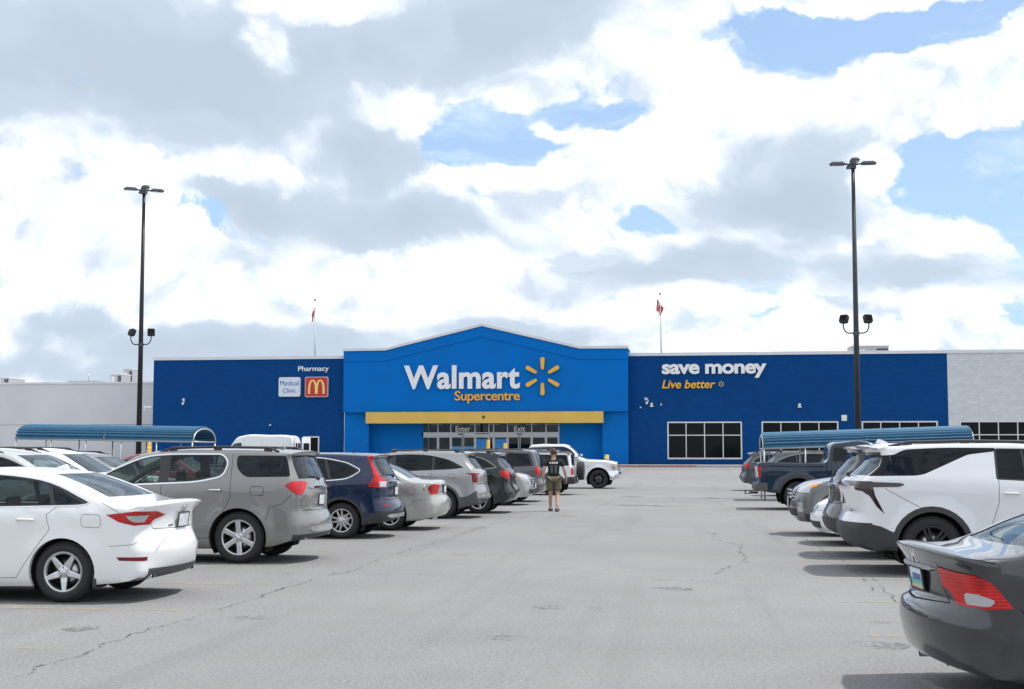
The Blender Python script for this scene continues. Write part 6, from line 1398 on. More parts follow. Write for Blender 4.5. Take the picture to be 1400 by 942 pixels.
def signs():
    W_, Gd = M['sign_white'], M['sign_gold']
    def root(name, px, py, y, label, cat='sign'):
        o = empty(name, (0, 0, 0)); tag(o, label, cat); return o
    y = GY - .0
    r = root('store_name_sign', 632, 515, y, 'large white raised store name beside golden six-ray spark on bright blue gable')
    letters(r, 'Walmart', X(553, 515, y), X(711, 515, y), Zp(632, 532, y), Zp(632, 499.5, y), y - .02, .22, W_, .030, space=1.04)
    rays(r, X(742, 515, y), Zp(742, 514.5, y), .62, 1.30, .115, .165, y - .02, .22, Gd)
    r = root('store_format_sign', 667, 543, y, 'golden raised word Supercentre under the white store name'); letters(r, 'Supercentre', X(622, 543, y), X(711, 543, y), Zp(667, 551.5, y), Zp(667, 534.5, y), y - .02, .14, Gd, .012, space=.94)
    y = YF
    r = root('slogan_sign', 976, 506, y, 'white raised words save money on navy wall'); letters(r, 'save money', X(905, 506, y), X(1048, 506, y), Zp(976, 517, y), Zp(976, 497.5, y), y - .01, .16, W_, .034, space=.95)
    r = root('second_slogan_sign', 945, 525, y, 'golden slanted words Live better with tiny spark on navy wall'); letters(r, 'Live better', X(905, 525, y), X(978, 525, y), Zp(945, 531, y), Zp(945, 519.5, y), y - .01, .12, Gd, .02, .22, space=1.0)
    rays(r, X(986, 525, y), Zp(986, 525, y), .10, .20, .022, .026, y - .01, .08, M['sign_side'])
    r = root('pharmacy_sign', 429, 505, y, 'small white raised word Pharmacy above two square signs'); letters(r, 'Pharmacy', X(408, 505, y), X(450, 505, y), Zp(429, 509.5, y), Zp(429, 500.5, y), y - .01, .10, W_, .010, space=1.0)
    def box_sign(name, px0, px1, py0, py1, m, label):
        x0, x1, z0, z1 = X(px0, 530), X(px1, 530), Zp(px0, py1), Zp(px0, py0); o = empty(name, (0, 0, 0)); tag(o, label, 'sign')
        b = MB(); b.prism(rpoly([(x0, z0), (x1, z0), (x1, z1), (x0, z1)], .16, 5), 'y', YF - .22, YF); b.build('cabinet', M['cap'], o)
        b = MB(); b.prism(rpoly([(x0 + .04, z0 + .04), (x1 - .04, z0 + .04), (x1 - .04, z1 - .04), (x0 + .04, z1 - .04)], .14, 5), 'y', YF - .235, YF - .221); b.build('sign_face', m, o)
        return o, x0, x1, z0, z1
    o, x0, x1, z0, z1 = box_sign('clinic_sign', 382, 411.5, 516, 542.5, mat('sign_face_white', (.62, .70, .78), .4), 'square white sign reading Medical Clinic in blue')
    bl = mat('sign_ink_blue', (.02, .07, .42), .5); w, h = x1 - x0, z1 - z0
    letters(o, 'Medical', x0 + .07 * w, x1 - .07 * w, z0 + .57 * h, z0 + .81 * h, YF - .235, .01, bl, .0, split=False); letters(o, 'Clinic', x0 + .20 * w, x1 - .20 * w, z0 + .20 * h, z0 + .43 * h, YF - .235, .01, bl, .0, split=False)
    o, x0, x1, z0, z1 = box_sign('restaurant_sign', 418, 449.5, 515.5, 543, mat('sign_face_red', (.50, .025, .025), .4), 'square red sign with yellow double arch'); w, h = x1 - x0, z1 - z0
    yl = mat('arch_yellow', (.85, .62, .16), .45)
    for s in (-1, 1):                                         # two tall arches that meet in the middle
        cx = x0 + w * (.5 + s * .165); out_, in_ = [], []
        for k in range(21):
            a = math.pi * k / 20; out_.append((cx + math.cos(a) * w * .195, z0 + h * .16 + (math.sin(a) ** .62) * h * .70)); in_.append((cx + math.cos(a) * w * .105, z0 + h * .16 + (math.sin(a) ** .62) * h * .62))
        b = MB(); n = len(out_); y0, y1 = YF - .262 - .004 * (s > 0), YF - .234
        vs = [(p[0], y0, p[1]) for p in out_ + in_] + [(p[0], y1, p[1]) for p in out_ + in_]
        fs = []
        for i in range(n - 1): fs += [(i, i + 1, n + i + 1, n + i), (2 * n + i, 2 * n + n + i, 2 * n + n + i + 1, 2 * n + i + 1), (i, 2 * n + i, 2 * n + i + 1, i + 1), (n + i, n + i + 1, 3 * n + i + 1, 3 * n + i)]
        fs += [(0, n, 3 * n, 2 * n), (n - 1, 3 * n - 1, 4 * n - 1, 2 * n - 1)]
        b.add(vs, fs); b.build('arch', yl, o)
    y = VE - .02; lt = mat('door_lettering', (.72, .74, .74), .5)
    for (nm, txt, a, e, lab) in (('enter_lettering', 'Enter', 623, 643, 'pale word Enter on dark glass above left doors'), ('exit_lettering', 'Exit', 703, 718, 'pale word Exit on dark glass above right doors')):
        o = empty(nm); tag(o, lab, 'lettering'); letters(o, txt, X(a, 586, y), X(e, 586, y), Zp(640, 590.2, y), Zp(640, 582.6, y), y, .02, lt, .01, split=False)
signs()
def fixtures():
    steel = mat('galvanised', (.45, .46, .47), .45, .6); wh = mat('fixture_white', (.72, .72, .70), .5)
    def cam_unit(px, py, label, y=YF, s=1.0):
        p = at_y(px, py, y); o = empty('security_camera', p); b = MB(); b.rbox(-.10, .10, -.05, 0, -.07, .13, .03); b.build('mount', wh, o)
        b = MB(); b.tube([(0, -.03, .05), (.0, -.22, .06), (.14 * s, -.36, .0), (.20 * s, -.38, -.14), (.10 * s, -.36, -.22)], .035, 8); b.build('arm', wh, o)
        b = MB(); b.lathe([(.0, -.16), (.07, -.13), (.10, -.06), (.10, .02), (.05, .06), (0, .06)], 'z', 16, 0, (.08 * s, -.36, -.25)); b.build('dome', wh, o); tag(o, label, 'camera', 'security cameras on the store walls')
    cam_unit(251, 547, 'white dome camera on navy wall left of the signs'); cam_unit(883, 546, 'white dome camera on navy wall just right of gable'); 
    p = at_y(207, 557, YF + .15); o = empty('security_camera', p); b = MB(); b.box(-.5, .15, -.30, -.155, -.06, .12); b.build('arm', wh, o); b = MB(); b.tube([(-.45, -.22, -.06), (-.45, -.22, -.2), (-.45, -.28, -.34)], [.05, .09, .10], 10); b.build('dome', wh, o); tag(o, 'white camera on an arm at left corner of navy wall', 'camera', 'security cameras on the store walls')
    def light(px, py, label, w=.20, h=.30):
        p = at_y(px, py, YF); o = empty('wall_light', p); b = MB(); b.rbox(-w / 2, w / 2, -.18, 0, -h * .2, h / 2, .05); b.build('housing', wh, o); b = MB(); b.prism([(-w * .75, -h * .5), (w * .75, -h * .5), (w * .5, -h * .2), (-w * .5, -h * .2)], 'y', -.24, -.002); b.build('lens', wh, o); tag(o, label, 'light', 'lights on the store wall')
    light(891, 553.5, 'small white wall light under the slogan, near gable'); light(1093, 554.5, 'small white wall light above the second window')
    light(904, 553, 'tiny grey wall light left of the first window', .11, .14); light(876, 557, 'tiny pale blue wall light beside the gable corner', .12, .10); light(370, 581, 'tiny white wall light under clinic sign', .12, .12)
    p = at_y(1154, 571.5, YF); b = MB(); b.rbox(-.20, .20, -.14, -.0, -.22, .22, .03); o = b.build('utility_box', wh, None, p); tag(o, 'square white utility box on navy wall beside lamp post', 'utility box')
    p = at_y(661, 570, GY - .25); b = MB(); b.lathe([(.0, -.14), (.08, -.11), (.11, -.03), (.11, .0)], 'y', 16); o = b.build('dome_camera', M['gloss_black'], None, p); tag(o, 'black dome camera on mustard entrance band', 'camera')
    # roof plant
    def unit(name, px0, px1, py0, y, label, depth=3.0, z0=8.0, lid=None):
        x0, x1, z1 = X(px0, py0, y), X(px1, py0, y), Zp((px0 + px1) / 2, py0, y); o = empty(name, ((x0 + x1) / 2, y, z0)); w = (x1 - x0) / 2
        b = MB(); b.box(-w, w, 0, depth, 0, z1 - z0); b.build('cabinet', steel, o)
        b = MB(); b.box(w * .35, w * .95, -.03, -.002, (z1 - z0) * .45, (z1 - z0) * .92); b.build('grille', M['plastic_grey'], o); b = MB(); b.box(-w - .04, w + .04, -.05, depth + .05, z1 - z0 + .002, z1 - z0 + .07); b.build('lid', M['cap'], o)
        b = MB(); b.box(-w * .8, -w * .2, -.025, -.002, (z1 - z0) * .5, (z1 - z0) * .9); b.build('panel', M['cap'], o)
        tag(o, label, 'rooftop unit', 'plant on the store roof'); return o
    unit('rooftop_unit', 1164, 1215, 473.5, YF + 8, 'grey rooftop unit behind right lamp post', 3, 7.95)
    zl = Zp(100, 525, YF + 6) - .3
    unit('rooftop_unit', 151, 166, 512, YF + 10, 'pale square rooftop unit beside left lamp post', 2, zl); unit('rooftop_unit', 169, 181, 505, YF + 14, 'taller grey rooftop unit behind left lamp post', 2, zl); unit('rooftop_unit', -6, 12, 517, YF + 10, 'low grey rooftop unit at far left edge', 3, zl)
    p = at_y(118, 522, YF + 12); b = MB(); b.box(-1.3, 1.3, -1, 1, -.06, .06); b.tube([(-.9, 0, -1.2), (-.9, 0, -.05)], .05); b.tube([(.9, 0, -1.2), (.9, 0, -.05)], .05); b.tube([(.2, 0, .05), (.2, 0, .7)], .03); o = b.build('rooftop_vent', steel, None, p); tag(o, 'thin flat dark vent cover on the pale wing roof', 'rooftop vent')
    # flags
    red = mat('flag_red', (.55, .02, .03), .8); whf = mat('flag_white', (.75, .75, .76), .8); pole = mat('flagpole_paint', (.62, .63, .65), .4, .2)
    for (px, py0, py1, lab, full) in ((430.5, 411, 492, 'thin roof flagpole with furled red flag, left of gable', 0), (902.5, 403, 488, 'roof flagpole with drooping red and white flag, right of gable', 1)):
        y = YF + 2.0; top = at_y(px, py0, y); o = empty('flagpole', (top.x, y, 7.9)); H = top.z - 7.9
        b = MB(); b.tube([(.08, 0, 0), (.03, 0, H * .5), (0, 0, H)], [.075, .06, .035], 10); b.build('pole', pole, o); b = MB(); b.lathe([(0, H + .16), (.06, H + .13), (.085, H + .07), (.06, H + .01), (.03, H)], 'z', 12); b.build('finial', M['plastic_grey'], o)
        # cloth hanging in folds
        n, m_, Wf, Hf = 26, 14, 1.7 if full else 1.0, .95
        vs = []; mi = []
        for i in range(n + 1):
            for j in range(m_ + 1):
                u, v = i / n, j / m_; sag = u ** .8 * (1.0 if full else 1.25); fold = math.sin(u * 17 + v * 2) * .085 * (1 - .3 * v)
                vs.append((-.02 + (u * (.34 if full else -.18) if not full else (-.26 + .55 * (u * (1 - .45 * v)))) + .03 * math.sin(v * 5 + u * 6), fold - .06, H - .25 - v * Hf - sag * .75 * (1 - .35 * v)))
        b = MB()
        for i in range(n):
            for j in range(m_):
                k = i * (m_ + 1) + j; mid = .27 < (i + .5) / n < .73 and not (abs((i + .5) / n - .5) < .10 and abs((j + .5) / m_ - .5) < .26)
                b.add([vs[k], vs[k + m_ + 1], vs[k + m_ + 2], vs[k + 1]], [(0, 1, 2, 3)], 1 if mid else 0, True)
        b.build('flag', None, o, mats=[red, whf]); tag(o, lab, 'flag')
    # bollards
    yl = mat('bollard_yellow', (.75, .45, .03), .5, noise=(5, .1))
    def bollard(px, top_py, y, label, r=.10, sleeve=None):
        t = at_y(px, top_py, y); o = empty('bollard', (t.x, y, SIDEWALK)); h = t.z - SIDEWALK
        b = MB(); b.lathe([(r, 0), (r, h - .05), (r * .8, h - .01), (0, h)], 'z', 16); b.build('post', yl, o)
        b = MB(); z0 = h * (.5 if sleeve else .72); b.lathe([(r + .004, z0 - (h * .5 if sleeve else .04)), (r + .006, z0 - .03), (r + .006, z0 + .03), (r, z0 + .04)], 'z', 16); b.build('band', M['sign_white'], o); tag(o, label, 'bollard', 'yellow bollards along the store front')
    bollard(829.5, 621.5, 103.2, 'yellow bollard beyond the bonnet of white pickup', .17); bollard(667.5, 602, 101.5, 'tall yellow post left of the middle doors', .13, 1); bollard(690.5, 606, 101.5, 'tall yellow post right of the middle doors', .13, 1); bollard(204, 603, 103.5, 'yellow bollard at left corner of navy wall', .16)
fixtures()

# ------------------------------------------------------------ lamp posts
def lamp_post(px_top, py_top, py_flood, Y, turn, label, col):
    top = at_y(px_top, py_top, Y); o = empty('lamp_post', (top.x, Y, 0)); H = top.z - .05; pm = mat('post_' + col[0], col[1], .45, .4, noise=(3, .15))
    b = MB(); b.tube([(0, 0, .75), (0, 0, H * .5), (0, 0, H)], [.125, .098, .065], 16); b.build('pole', pm, o)
    b = MB(); b.lathe([(.30, -.05), (.30, .72), (.27, .76), (0, .76)], 'z', 24); b.build('footing', M['concrete'], o)
    b = MB(); b.box(-.2, .2, -.2, .2, .762, .79); b.build('base_plate', pm, o)
    b = MB(); b.box(-.11, .11, -.11, .11, H - .16, H + .10); b.build('bracket', M['plastic_grey'], o)
    for k in range(4):
        a = turn + k * 90; d = MB(); d.tube([(.08, 0, H), (.32, 0, H + .02)], .035, 8)
        h = empty('x'); bpy.data.objects.remove(h)
        arm = d.build('lamp_arm', M['plastic_grey'], o); arm.rotation_euler = (0, 0, R(a))
        d = MB(); d.rbox(.28, .86, -.17, .17, H - .015, H + .065, .10); d.box(.36, .78, -.11, .11, H + .066, H + .10)
        hd = d.build('lamp_head', M['plastic_grey'], o); hd.rotation_euler = (0, 0, R(a)); 
        d = MB(); d.box(.34, .80, -.12, .12, H - .024, H - .016); d.build('lens', M['clear_lamp'], hd)
    zf = at_y(px_top, py_flood, Y).z
    b = MB(); pts = [(-.46, 0, zf + .30), (-.46, 0, zf + .12), (-.40, 0, zf - .02), (-.30, 0, zf - .09), (0, 0, zf - .10), (.30, 0, zf - .09), (.40, 0, zf - .02), (.46, 0, zf + .12), (.46, 0, zf + .30)]
    b.tube(pts, .025, 8); b.build('flood_bracket', pm, o)
    b = MB(); b.lathe([(.12, zf - .16), (.12, zf - .04)], 'z', 16); b.build('collar', M['plastic_grey'], o)
    for s in (-1, 1):
        f = MB(); f.rbox(-.16, .16, -.10, .10, 0, .30, .04); f.box(-.13, .13, -.125, -.101, .04, .26, 1)
        h = f.build('flood_light', None, o, (s * .46, 0, zf + .30), mats=[M['plastic'], M['store_glass']]); h.rotation_euler = (R(-25), 0, R(20 if s > 0 else -35))
    tag(o, label, 'lamp post', 'lamp posts in the car park')
lamp_post(197, 259, 468, 57.0, 28, 'slim black lamp post behind left blue shelter', ('black', (.018, .018, .02)))
lamp_post(1166, 223, 452, 52.0, 0, 'slim grey-black lamp post behind right blue shelter', ('charcoal', (.04, .045, .052)))

# ------------------------------------------------------------ trolley shelters
def shelter(p0, p1, Y, Wd, label, tilt):
    """p0, p1: pixels of the ends of the near lower roof edge"""
    A, B = at_y(*p0, Y), at_y(*p1, Y); L_ = B.x - A.x
    o = empty('trolley_shelter', (A.x, Y, 0)); blue = mat('corrugated_blue', (.036, .135, .235), .5, .1, noise=(1.5, .10)); st = mat('shelter_steel', (.50, .52, .54), .4, .7)
    z0, z1 = A.z, B.z; rise = .50
    n = 96; vs = []
    for (x, zb) in ((0, z0), (L_, z1)):
        for k in range(n + 1):
            a = math.pi * k / n; rp = .045 * math.cos(2 * math.pi * k / 6.4); yy = Wd / 2 - math.cos(a) * (Wd / 2 + rp); zz = zb + math.sin(a) ** .8 * (rise + rp)
            vs.append((x, yy, zz))
    m_ = n + 1; b = MB(); b.add(vs, [(k, k + 1, m_ + k + 1, m_ + k) for k in range(n)], 0, True); b.build('roof', blue, o)
    for (x, zb) in ((.0, z0), (L_, z1), (L_ / 2, (z0 + z1) / 2)):
        b = MB(); b.tube([(x, Wd / 2 - math.cos(math.pi * k / 16) * (Wd / 2 - .03), zb - .02 + math.sin(math.pi * k / 16) ** .8 * (rise - .03)) for k in range(17)], .03, 8); b.build('arch_rib', st, o)
        b = MB(); b.tube([(x, 0, zb - .02), (x, Wd, zb - .02)], .022, 8); b.build('cross_tie', st, o)
    for yy in (0, Wd): b = MB(); b.tube([(0, yy, z0 - .02), (L_, yy, z1 - .02)], .035, 8); b.build('eave_rail', st, o)
    k = 6
    for i in range(k):
        for yy in (0, Wd):
            x = .03 + (L_ - .06) * i / (k - 1); b = MB(); b.tube([(x, yy, 0), (x, yy, lerp(z0, z1, i / (k - 1)) - .03)], .03, 8); b.build('post', st, o)
    for yy in (0, Wd):
        for z in (.35, .85): b = MB(); b.tube([(0, yy, z), (L_, yy, z)], .022, 8); b.build('side_rail', st, o)
    tag(o, label, 'trolley shelter', 'blue trolley shelters in the car park')
shelter((21, 599), (264, 603), 47.5, 2.35, 'long blue corrugated trolley shelter on left, open arched end showing', 0)
shelter((1043.5, 612.5), (1331, 603), 47.5, 2.35, 'long blue corrugated trolley shelter on right, behind white SUV', 0)
# ------------------------------------------------------------ parked cars
def place(o, X, Y, nose, label, cat='car', group='cars parked along the aisle', yaw=0.0, name=None):
    """X: where its end towards the aisle stands; nose = -1 points left, +1 points right"""
    o.location = (X, Y, 0); o.rotation_euler = (0, 0, (0 if nose > 0 else math.pi) + R(yaw))
    if '_W' in o: del o['_W']
    return tag(o, label, cat, group)
def recolour(o, old, new):
    for ch in o.children:
        if ch.data is not None and ch.type == 'MESH' and any(m == old for m in ch.data.materials):
            ch.data = ch.data.copy()
            for i, m in enumerate(ch.data.materials):
                if m == old: ch.data.materials[i] = new
        recolour(ch, old, new)
    return o
def cars():
    LG, RG = 'cars parked left of the aisle', 'cars parked right of the aisle'
    BG = 'cars parked in the bays behind the left row'
    place(sonata(), -5.79, 15.36, -1, 'glossy white sedan with red wraparound lamps, nearest car of the left row', 'car', LG)
    ac = place(acadia(), -5.61, 20.77, -1, 'taupe grey SUV with chrome window line and six-spoke wheels beside white sedan', 'car', LG)
    place(crv(), -5.69, 26.6, -1, 'navy blue SUV with tall red lamps up its rear pillars', 'car', LG)
    cm = place(camry(), -5.27, 29.45, -1, 'champagne silver older sedan between navy and silver grey SUVs', 'car', LG, .6)
    so = place(sorento(), -5.16, 34.7, -1, 'silver grey SUV with dark lower cladding and roof rails behind champagne sedan', 'car', LG)
    eq = place(crossover('dark_green_suv', paint('paint_dark_green', (.010, .018, .020), .2, .3), 1.68), -4.75, 37.6, -1, 'dark green-black SUV with rounded red lamps, left row near walking man', 'car', LG)
    sf = crossover('silver_suv', paint('paint_silver', (.42, .43, .44), .65, .34), 1.66, wheel=('twin', 5, .235, 'alloy'))
    place(sf, -4.95 - 4.72, 43.2, 1, 'silver SUV parked nose out with amber headlamp corner, left row', 'car', LG)
    place(minivan(), -4.9, 46.2, -1, 'graphite grey minivan with red lamps just left of walking man', 'minivan', LG)
    oro = offroader(); oro.scale = (1, 1, .905)
    place(oro, -4.45, 53.6, -1, 'boxy white off-roader with grey roof and spare wheel on its tail', 'car', LG)
    wt = pickup('white_pickup', paint('paint_truck_white', (.72, .73, .75), 0.0, .36), 6.35, 2.02, True, wheel=('twin', 6, .27, 'alloy_dark'), flarem=None, rt=.43)
    place(wt, -3.3 - 6.35, 63.4, 1, 'white heavy pickup truck with chrome bumper, nose out at end of left row', 'pickup truck', LG)
    d1 = place(recolour(copy_tree(so), MATS['paint_silver_grey'], paint('paint_dark_grey', (.03, .034, .034), .4, .34)), -5.2, 57.0, -1, 'dark grey SUV mostly hidden behind silver grey SUV and minivan, roof rails showing', 'car', LG); d1.name = 'dark_grey_suv'
    d1.scale = (1, 1, 1.045)
    # bays behind the left row, noses towards us
    a = place(recolour(copy_tree(sf), MATS['paint_silver'], paint('paint_pale_silver', (.50, .51, .52), .6, .34)), -10.0 - 4.72, 24.05, 1, 'pale silver SUV with big windscreen just above white sedan roof', 'car', BG); a.name = 'pale_silver_suv'; a.scale = (1, 1, 1.04)
    b = place(recolour(copy_tree(cm), MATS['paint_champagne'], paint('paint_light_silver', (.55, .56, .57), .55, .34)), -10.85 - 4.8, 26.9, 1, 'light silver sedan seen over the rear window of white sedan', 'car', BG); b.name = 'light_silver_sedan'
    w = place(recolour(copy_tree(sf), MATS['paint_silver'], MATS['paint_white']), -11.9 - 4.72, 29.75, 1, 'white SUV with dark roof rails under left end of blue shelter', 'car', BG); w.name = 'white_rail_suv'; w.scale = (1, 1, 1.05)
    k = place(recolour(copy_tree(sf), MATS['paint_silver'], MATS['paint_graphite']), -12.4 - 4.72, 32.6, 1, 'grey SUV roof between white SUV and taupe SUV windscreen', 'car', BG); k.name = 'grey_suv'
    e = place(recolour(copy_tree(cm), MATS['paint_champagne'], paint('paint_red', (.25, .02, .02), .3, .34)), -12.6 - 4.8, 38.3, 1, 'dark red sedan, only its roof showing under blue shelter', 'car', BG); e.name = 'red_sedan'; e.scale = (1, 1, 1.10)
    # right row
    cv = civic(); cv.scale = (1, 1, .94)
    place(cv, 1.46, 9.95, 1, 'charcoal sedan with red lamp and boot spoiler, nearest car at right edge', 'car', RG, 6)
    place(traverse(), 2.02, 20.0, 1, 'large white SUV with dark blade lamps and black lower trim', 'car', RG)
    bz = place(crossover('charcoal_suv', paint('paint_gunmetal', (.028, .03, .033), .4, .34), 1.67, 'red_lamp', None, ('twin', 5, .24, 'alloy'), clad=True), 2.07, 22.85, 1, 'charcoal SUV with grey cladding half hidden behind large white SUV', 'car', RG); bz.scale = (1, 1, 1.07)
    n1 = place(recolour(copy_tree(cm), MATS['paint_champagne'], MATS['paint_white']), 2.09 + 4.8, 25.7, -1, 'white car parked nose out, headlamp peeking past charcoal SUV', 'car', RG); n1.name = 'white_nose_out_car'
    n2 = place(recolour(copy_tree(bz), MATS['paint_gunmetal'], paint('paint_mid_silver', (.16, .165, .175), .6, .28)), 1.9 + 4.72, 28.55, -1, 'grey SUV parked nose out with chrome grille beside blue pickup', 'car', RG); n2.name = 'chrome_grille_suv'
    place(pickup('blue_pickup', paint('paint_steel_blue', (.006, .022, .045), .15, .3), 5.85, 1.96, True, wheel=('thick', 6, .25, 'alloy'), flarem='plastic', nose_chrome=True, hitch=True), 1.66, 41.0, 1, 'dark steel blue pickup truck with tow hitch, right row', 'pickup truck', RG)
    s2 = place(recolour(copy_tree(so), MATS['paint_silver_grey'], MATS['paint_graphite']), 2.55, 53.4, 1, 'graphite SUV behind blue pickup bed, under right blue shelter', 'car', RG); s2.name = 'graphite_suv'
    s3 = place(recolour(copy_tree(eq), MATS['paint_dark_green'], paint('paint_slate', (.06, .068, .08), .5, .34)), 1.95, 60.5, 1, 'slate grey SUV farthest along right row, by store windows', 'car', RG); s3.name = 'slate_suv'
cars()
# ------------------------------------------------------------ people
def skin(name, pts, edges, radii, root, sub=2):
    me = bpy.data.meshes.new(name); me.from_pydata(pts, edges, []); o = bpy.data.objects.new(name, me); COL.objects.link(o)
    md = o.modifiers.new('skin', 'SKIN'); md.use_smooth_shade = True; md.branch_smoothing = .6
    if not me.skin_vertices: me.skin_vertices.new()
    for i, r in enumerate(radii):
        sv = me.skin_vertices[0].data[i]; sv.radius = r if isinstance(r, tuple) else (r, r); sv.use_root = (i == root)
    s = o.modifiers.new('sub', 'SUBSURF'); s.levels = sub; s.render_levels = sub
    dg = bpy.context.evaluated_depsgraph_get(); out = bpy.data.meshes.new_from_object(o.evaluated_get(dg)); bpy.data.objects.remove(o); out.name = name
    out.polygons.foreach_set('use_smooth', [True] * len(out.polygons)); return out
def join(meshes, name):
    bm = bmesh.new()
    for m in meshes: bm.from_mesh(m)
    me = bpy.data.meshes.new(name); bm.to_mesh(me); bm.free(); me.polygons.foreach_set('use_smooth', [True] * len(me.polygons)); return me
def blob_mesh(fn, n=20, k=14):
    vs = []; fs = []
    for i in range(k + 1):
        for j in range(n): vs.append(fn(math.pi * i / k, 2 * math.pi * j / n))
    for i in range(k):
        for j in range(n): q = (j + 1) % n; fs.append((i * n + j, i * n + q, (i + 1) * n + q, (i + 1) * n + j))
    b = MB(); b.add(vs, fs, 0, True); return b.mesh('blob')
def person(loc, rz, shirt, shorts, hair_c, label, mark=False):
    """faces +y; 1.76 m tall, walking with arms hanging"""
    sk = mat('skin', (.50, .30, .22), .55, noise=(12, .08)); o = empty('person', loc, rz)
    J = {'pel': (0, 0, .96), 'sp': (0, .0, 1.12), 'ch': (0, .01, 1.32), 'nk': (0, .015, 1.47), 'hd': (0, .03, 1.56),
         'shL': (-.19, .0, 1.405), 'elL': (-.265, -.07, 1.14), 'wrL': (-.275, -.05, .90), 'haL': (-.278, -.03, .84), 'shR': (.19, .0, 1.405), 'elR': (.285, .0, 1.135), 'wrR': (.325, .12, .92), 'haR': (.335, .15, .865),
         'hpL': (-.095, 0, .90), 'knL': (-.085, .10, .50), 'anL': (-.085, .16, .105), 'hpR': (.095, 0, .90), 'knR': (.095, .03, .49), 'anR': (.085, -.20, .125)}
    key = list(J); ix = {k: i for i, k in enumerate(key)}
    ed = [('pel', 'sp'), ('sp', 'ch'), ('ch', 'nk'), ('nk', 'hd'), ('ch', 'shL'), ('shL', 'elL'), ('elL', 'wrL'), ('wrL', 'haL'), ('ch', 'shR'), ('shR', 'elR'), ('elR', 'wrR'), ('wrR', 'haR'), ('pel', 'hpL'), ('hpL', 'knL'), ('knL', 'anL'), ('pel', 'hpR'), ('hpR', 'knR'), ('knR', 'anR')]
    rad = {'pel': (.11, .085), 'sp': (.10, .075), 'ch': (.11, .08), 'nk': .058, 'hd': .056, 'shL': .050, 'elL': .044, 'wrL': .030, 'haL': (.036, .02), 'shR': .050, 'elR': .044, 'wrR': .030, 'haR': (.036, .02), 'hpL': .088, 'knL': .060, 'anL': .040, 'hpR': .088, 'knR': .060, 'anR': .040}
    body = skin('body', [J[k] for k in key], [(ix[a], ix[b]) for a, b in ed], [rad[k] for k in key], 0)
    def headf(a, b):
        x, y, z = math.sin(a) * math.cos(b), math.sin(a) * math.sin(b), math.cos(a)
        w = .086 * (1 - .18 * max(0, -z) ** 1.5); jaw = .016 * max(0, -z) * (y > 0)
        return (x * w, y * (.098 - .006 * max(0, -z)) + jaw + .03, z * .124 + 1.628)
    parts = [body, blob_mesh(headf)]
    parts.append(blob_mesh(lambda a, b: (math.sin(a) * math.cos(b) * .014, .125 + math.sin(a) * math.sin(b) * .022, 1.635 + math.cos(a) * .026), 10, 8))
    for s in (-1, 1): parts.append(blob_mesh(lambda a, b: (s * .088 + math.sin(a) * math.cos(b) * .010, .02 + math.sin(a) * math.sin(b) * .018, 1.64 + math.cos(a) * .031), 10, 8))
    for s, hd, wr in ((-1, 'haL', 'wrL'), (1, 'haR', 'wrR')):   # five fingers, slightly curled
        H = Vector(J[hd]); b = MB()
        for k, (dy, ln) in enumerate(((-.030, .062), (-.010, .074), (.012, .078), (.032, .070))):
            p = H + Vector((0, dy, -.03)); b.tube([p + Vector((0, 0, .03)), p + Vector((0, 0, -ln * .35)), p + Vector((-s * .012, .004, -ln * .7)), p + Vector((-s * .032, .006, -ln))], [.0095, .009, .0085, .006], 6)
        p = H + Vector((-s * .004, .040, .01)); b.tube([p + Vector((0, -.02, .02)), p + Vector((-s * .006, .012, -.015)), p + Vector((-s * .016, .02, -.05))], [.012, .011, .007], 6); parts.append(b.mesh('fingers'))
    link('body', join(parts, 'body'), sk, o)
    T = {'a': (0, .0, .93), 'b': (0, 0, 1.10), 'c': (0, .005, 1.30), 'd': (0, .012, 1.44), 'sl': (-.19, 0, 1.41), 'el': (-.24, -.045, 1.24), 'sr': (.19, 0, 1.41), 'er': (.25, .0, 1.24)}; kk = list(T)
    me = skin('shirt', [T[k] for k in kk], [(0, 1), (1, 2), (2, 3), (2, 4), (4, 5), (2, 6), (6, 7)], [(.182, .140), (.172, .132), (.205, .150), (.095, .085), .092, .080, .092, .080], 0); so = link('shirt', me, shirt, o)
    S = [(0, .0, 1.0), (-.10, .0, .90), (-.10, .085, .53), (.10, 0, .90), (.108, .03, .53)]
    me = skin('shorts', S, [(0, 1), (1, 2), (0, 3), (3, 4)], [(.165, .13), .112, .104, .112, .104], 0); link('shorts', me, shorts, o)
    def hairf(a, b):
        x, y, z = math.sin(a) * math.cos(b), math.sin(a) * math.sin(b), math.cos(a)
        return (x * .091, y * .105 - .002 + .024, max(z, -.42 if y < .2 else .30) * .128 + 1.636)
    link('hair', blob_mesh(hairf), hair_c, o)
    shoe = mat('sandal_leather', (.05, .035, .03), .7)
    for s, k in ((-1, 'anL'), (1, 'anR')):
        a = Vector(J[k]); b = MB(); b.rbox(a.x - .052, a.x + .052, a.y - .075, a.y + .205, .0, .030, .045); b.tube([(a.x - .05, a.y + .09, .02), (a.x - .03, a.y + .10, .075), (a.x + .03, a.y + .10, .075), (a.x + .05, a.y + .09, .02)], .018, 6); b.tube([(a.x - .045, a.y - .03, .025), (a.x - .04, a.y - .05, .085), (a.x, a.y - .07, .095), (a.x + .04, a.y - .05, .085), (a.x + .045, a.y - .03, .025)], .014, 6)
        b.build('sandal', shoe, o)
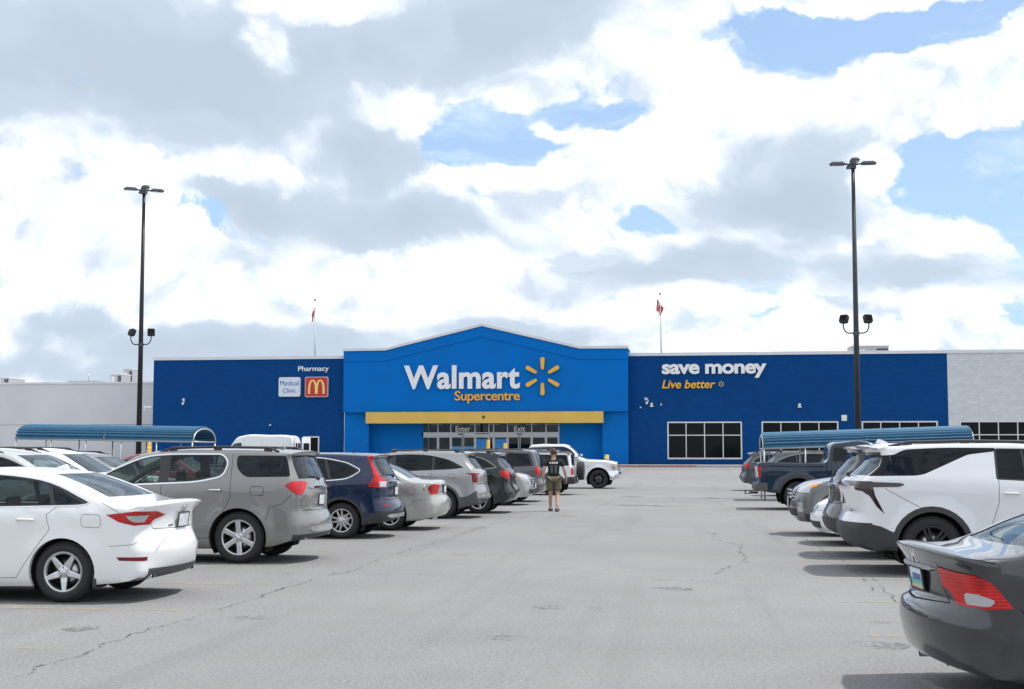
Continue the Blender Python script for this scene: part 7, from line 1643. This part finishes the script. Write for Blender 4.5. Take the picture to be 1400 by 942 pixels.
        parts2 = blob_mesh(lambda aa, bb: (a.x + math.sin(aa) * math.cos(bb) * .043, a.y + .075 + math.sin(aa) * math.sin(bb) * .125, .055 + math.cos(aa) * .034), 14, 8); link('foot', parts2, sk, o)
    if mark:                                                   # pale print on the back of the shirt
        ink = mat('shirt_print', (.62, .60, .58), .8); dim = mat('shirt_print_dim', (.10, .10, .105), .8); dg = bpy.context.evaluated_depsgraph_get(); me = so.data
        from mathutils.bvhtree import BVHTree
        bm = bmesh.new(); bm.from_mesh(me); tree = BVHTree.FromBMesh(bm)
        def decal(x0, x1, z0, z1, m, nm):
            nx, nz = 3, 6; vs = []
            for i in range(nx + 1):
                for j in range(nz + 1):
                    x, z = lerp(x0, x1, i / nx), lerp(z0, z1, j / nz); h = tree.ray_cast(Vector((x, -1, z)), Vector((0, 1, 0)))
                    vs.append((x, (h[0].y if h[0] else -.12) - .004, z))
            b = MB(); b.add(vs, [(i * (nz + 1) + j, (i + 1) * (nz + 1) + j, (i + 1) * (nz + 1) + j + 1, i * (nz + 1) + j + 1) for i in range(nx) for j in range(nz)], 0, True); b.build(nm, m, so)
        for k in range(4): decal(-.112 + .058 * k, -.068 + .058 * k, 1.325, 1.375, ink, 'shirt_print')
        for s in (-1, 1): decal(s * .055 - .032, s * .055 + .032, 1.06, 1.28, dim, 'shirt_print')
        bm.free()
    o.scale = (1.07, 1.06, 1)
    return tag(o, label, 'person')
person((-3.89, 38.5, 0), R(6), mat('black_tee', (.014, .014, .016), .9, noise=(30, .2)), mat('khaki', (.15, .13, .085), .9, noise=(20, .15)), mat('hair_brown', (.06, .038, .026), .8), 'person in black t-shirt, khaki shorts and sandals walking towards the store', True)
person((-11.0, 50.0, 0), R(-60), mat('pale_tee', (.60, .60, .58), .9), mat('grey_shorts', (.10, .10, .11), .9), mat('hair_light', (.10, .06, .035), .8), 'person whose head shows just above navy SUV, in front of the gable')
van = cargo_van(); van.scale = (.90, 1, .93); van.location = (at_y(408, 600, 88).x, 88.0, gz(88.0)); van.rotation_euler = (0, 0, math.pi); tag(van, 'white high-roof cargo van with rear doors open, left of entrance', 'van')
if '_W' in van: del van['_W']
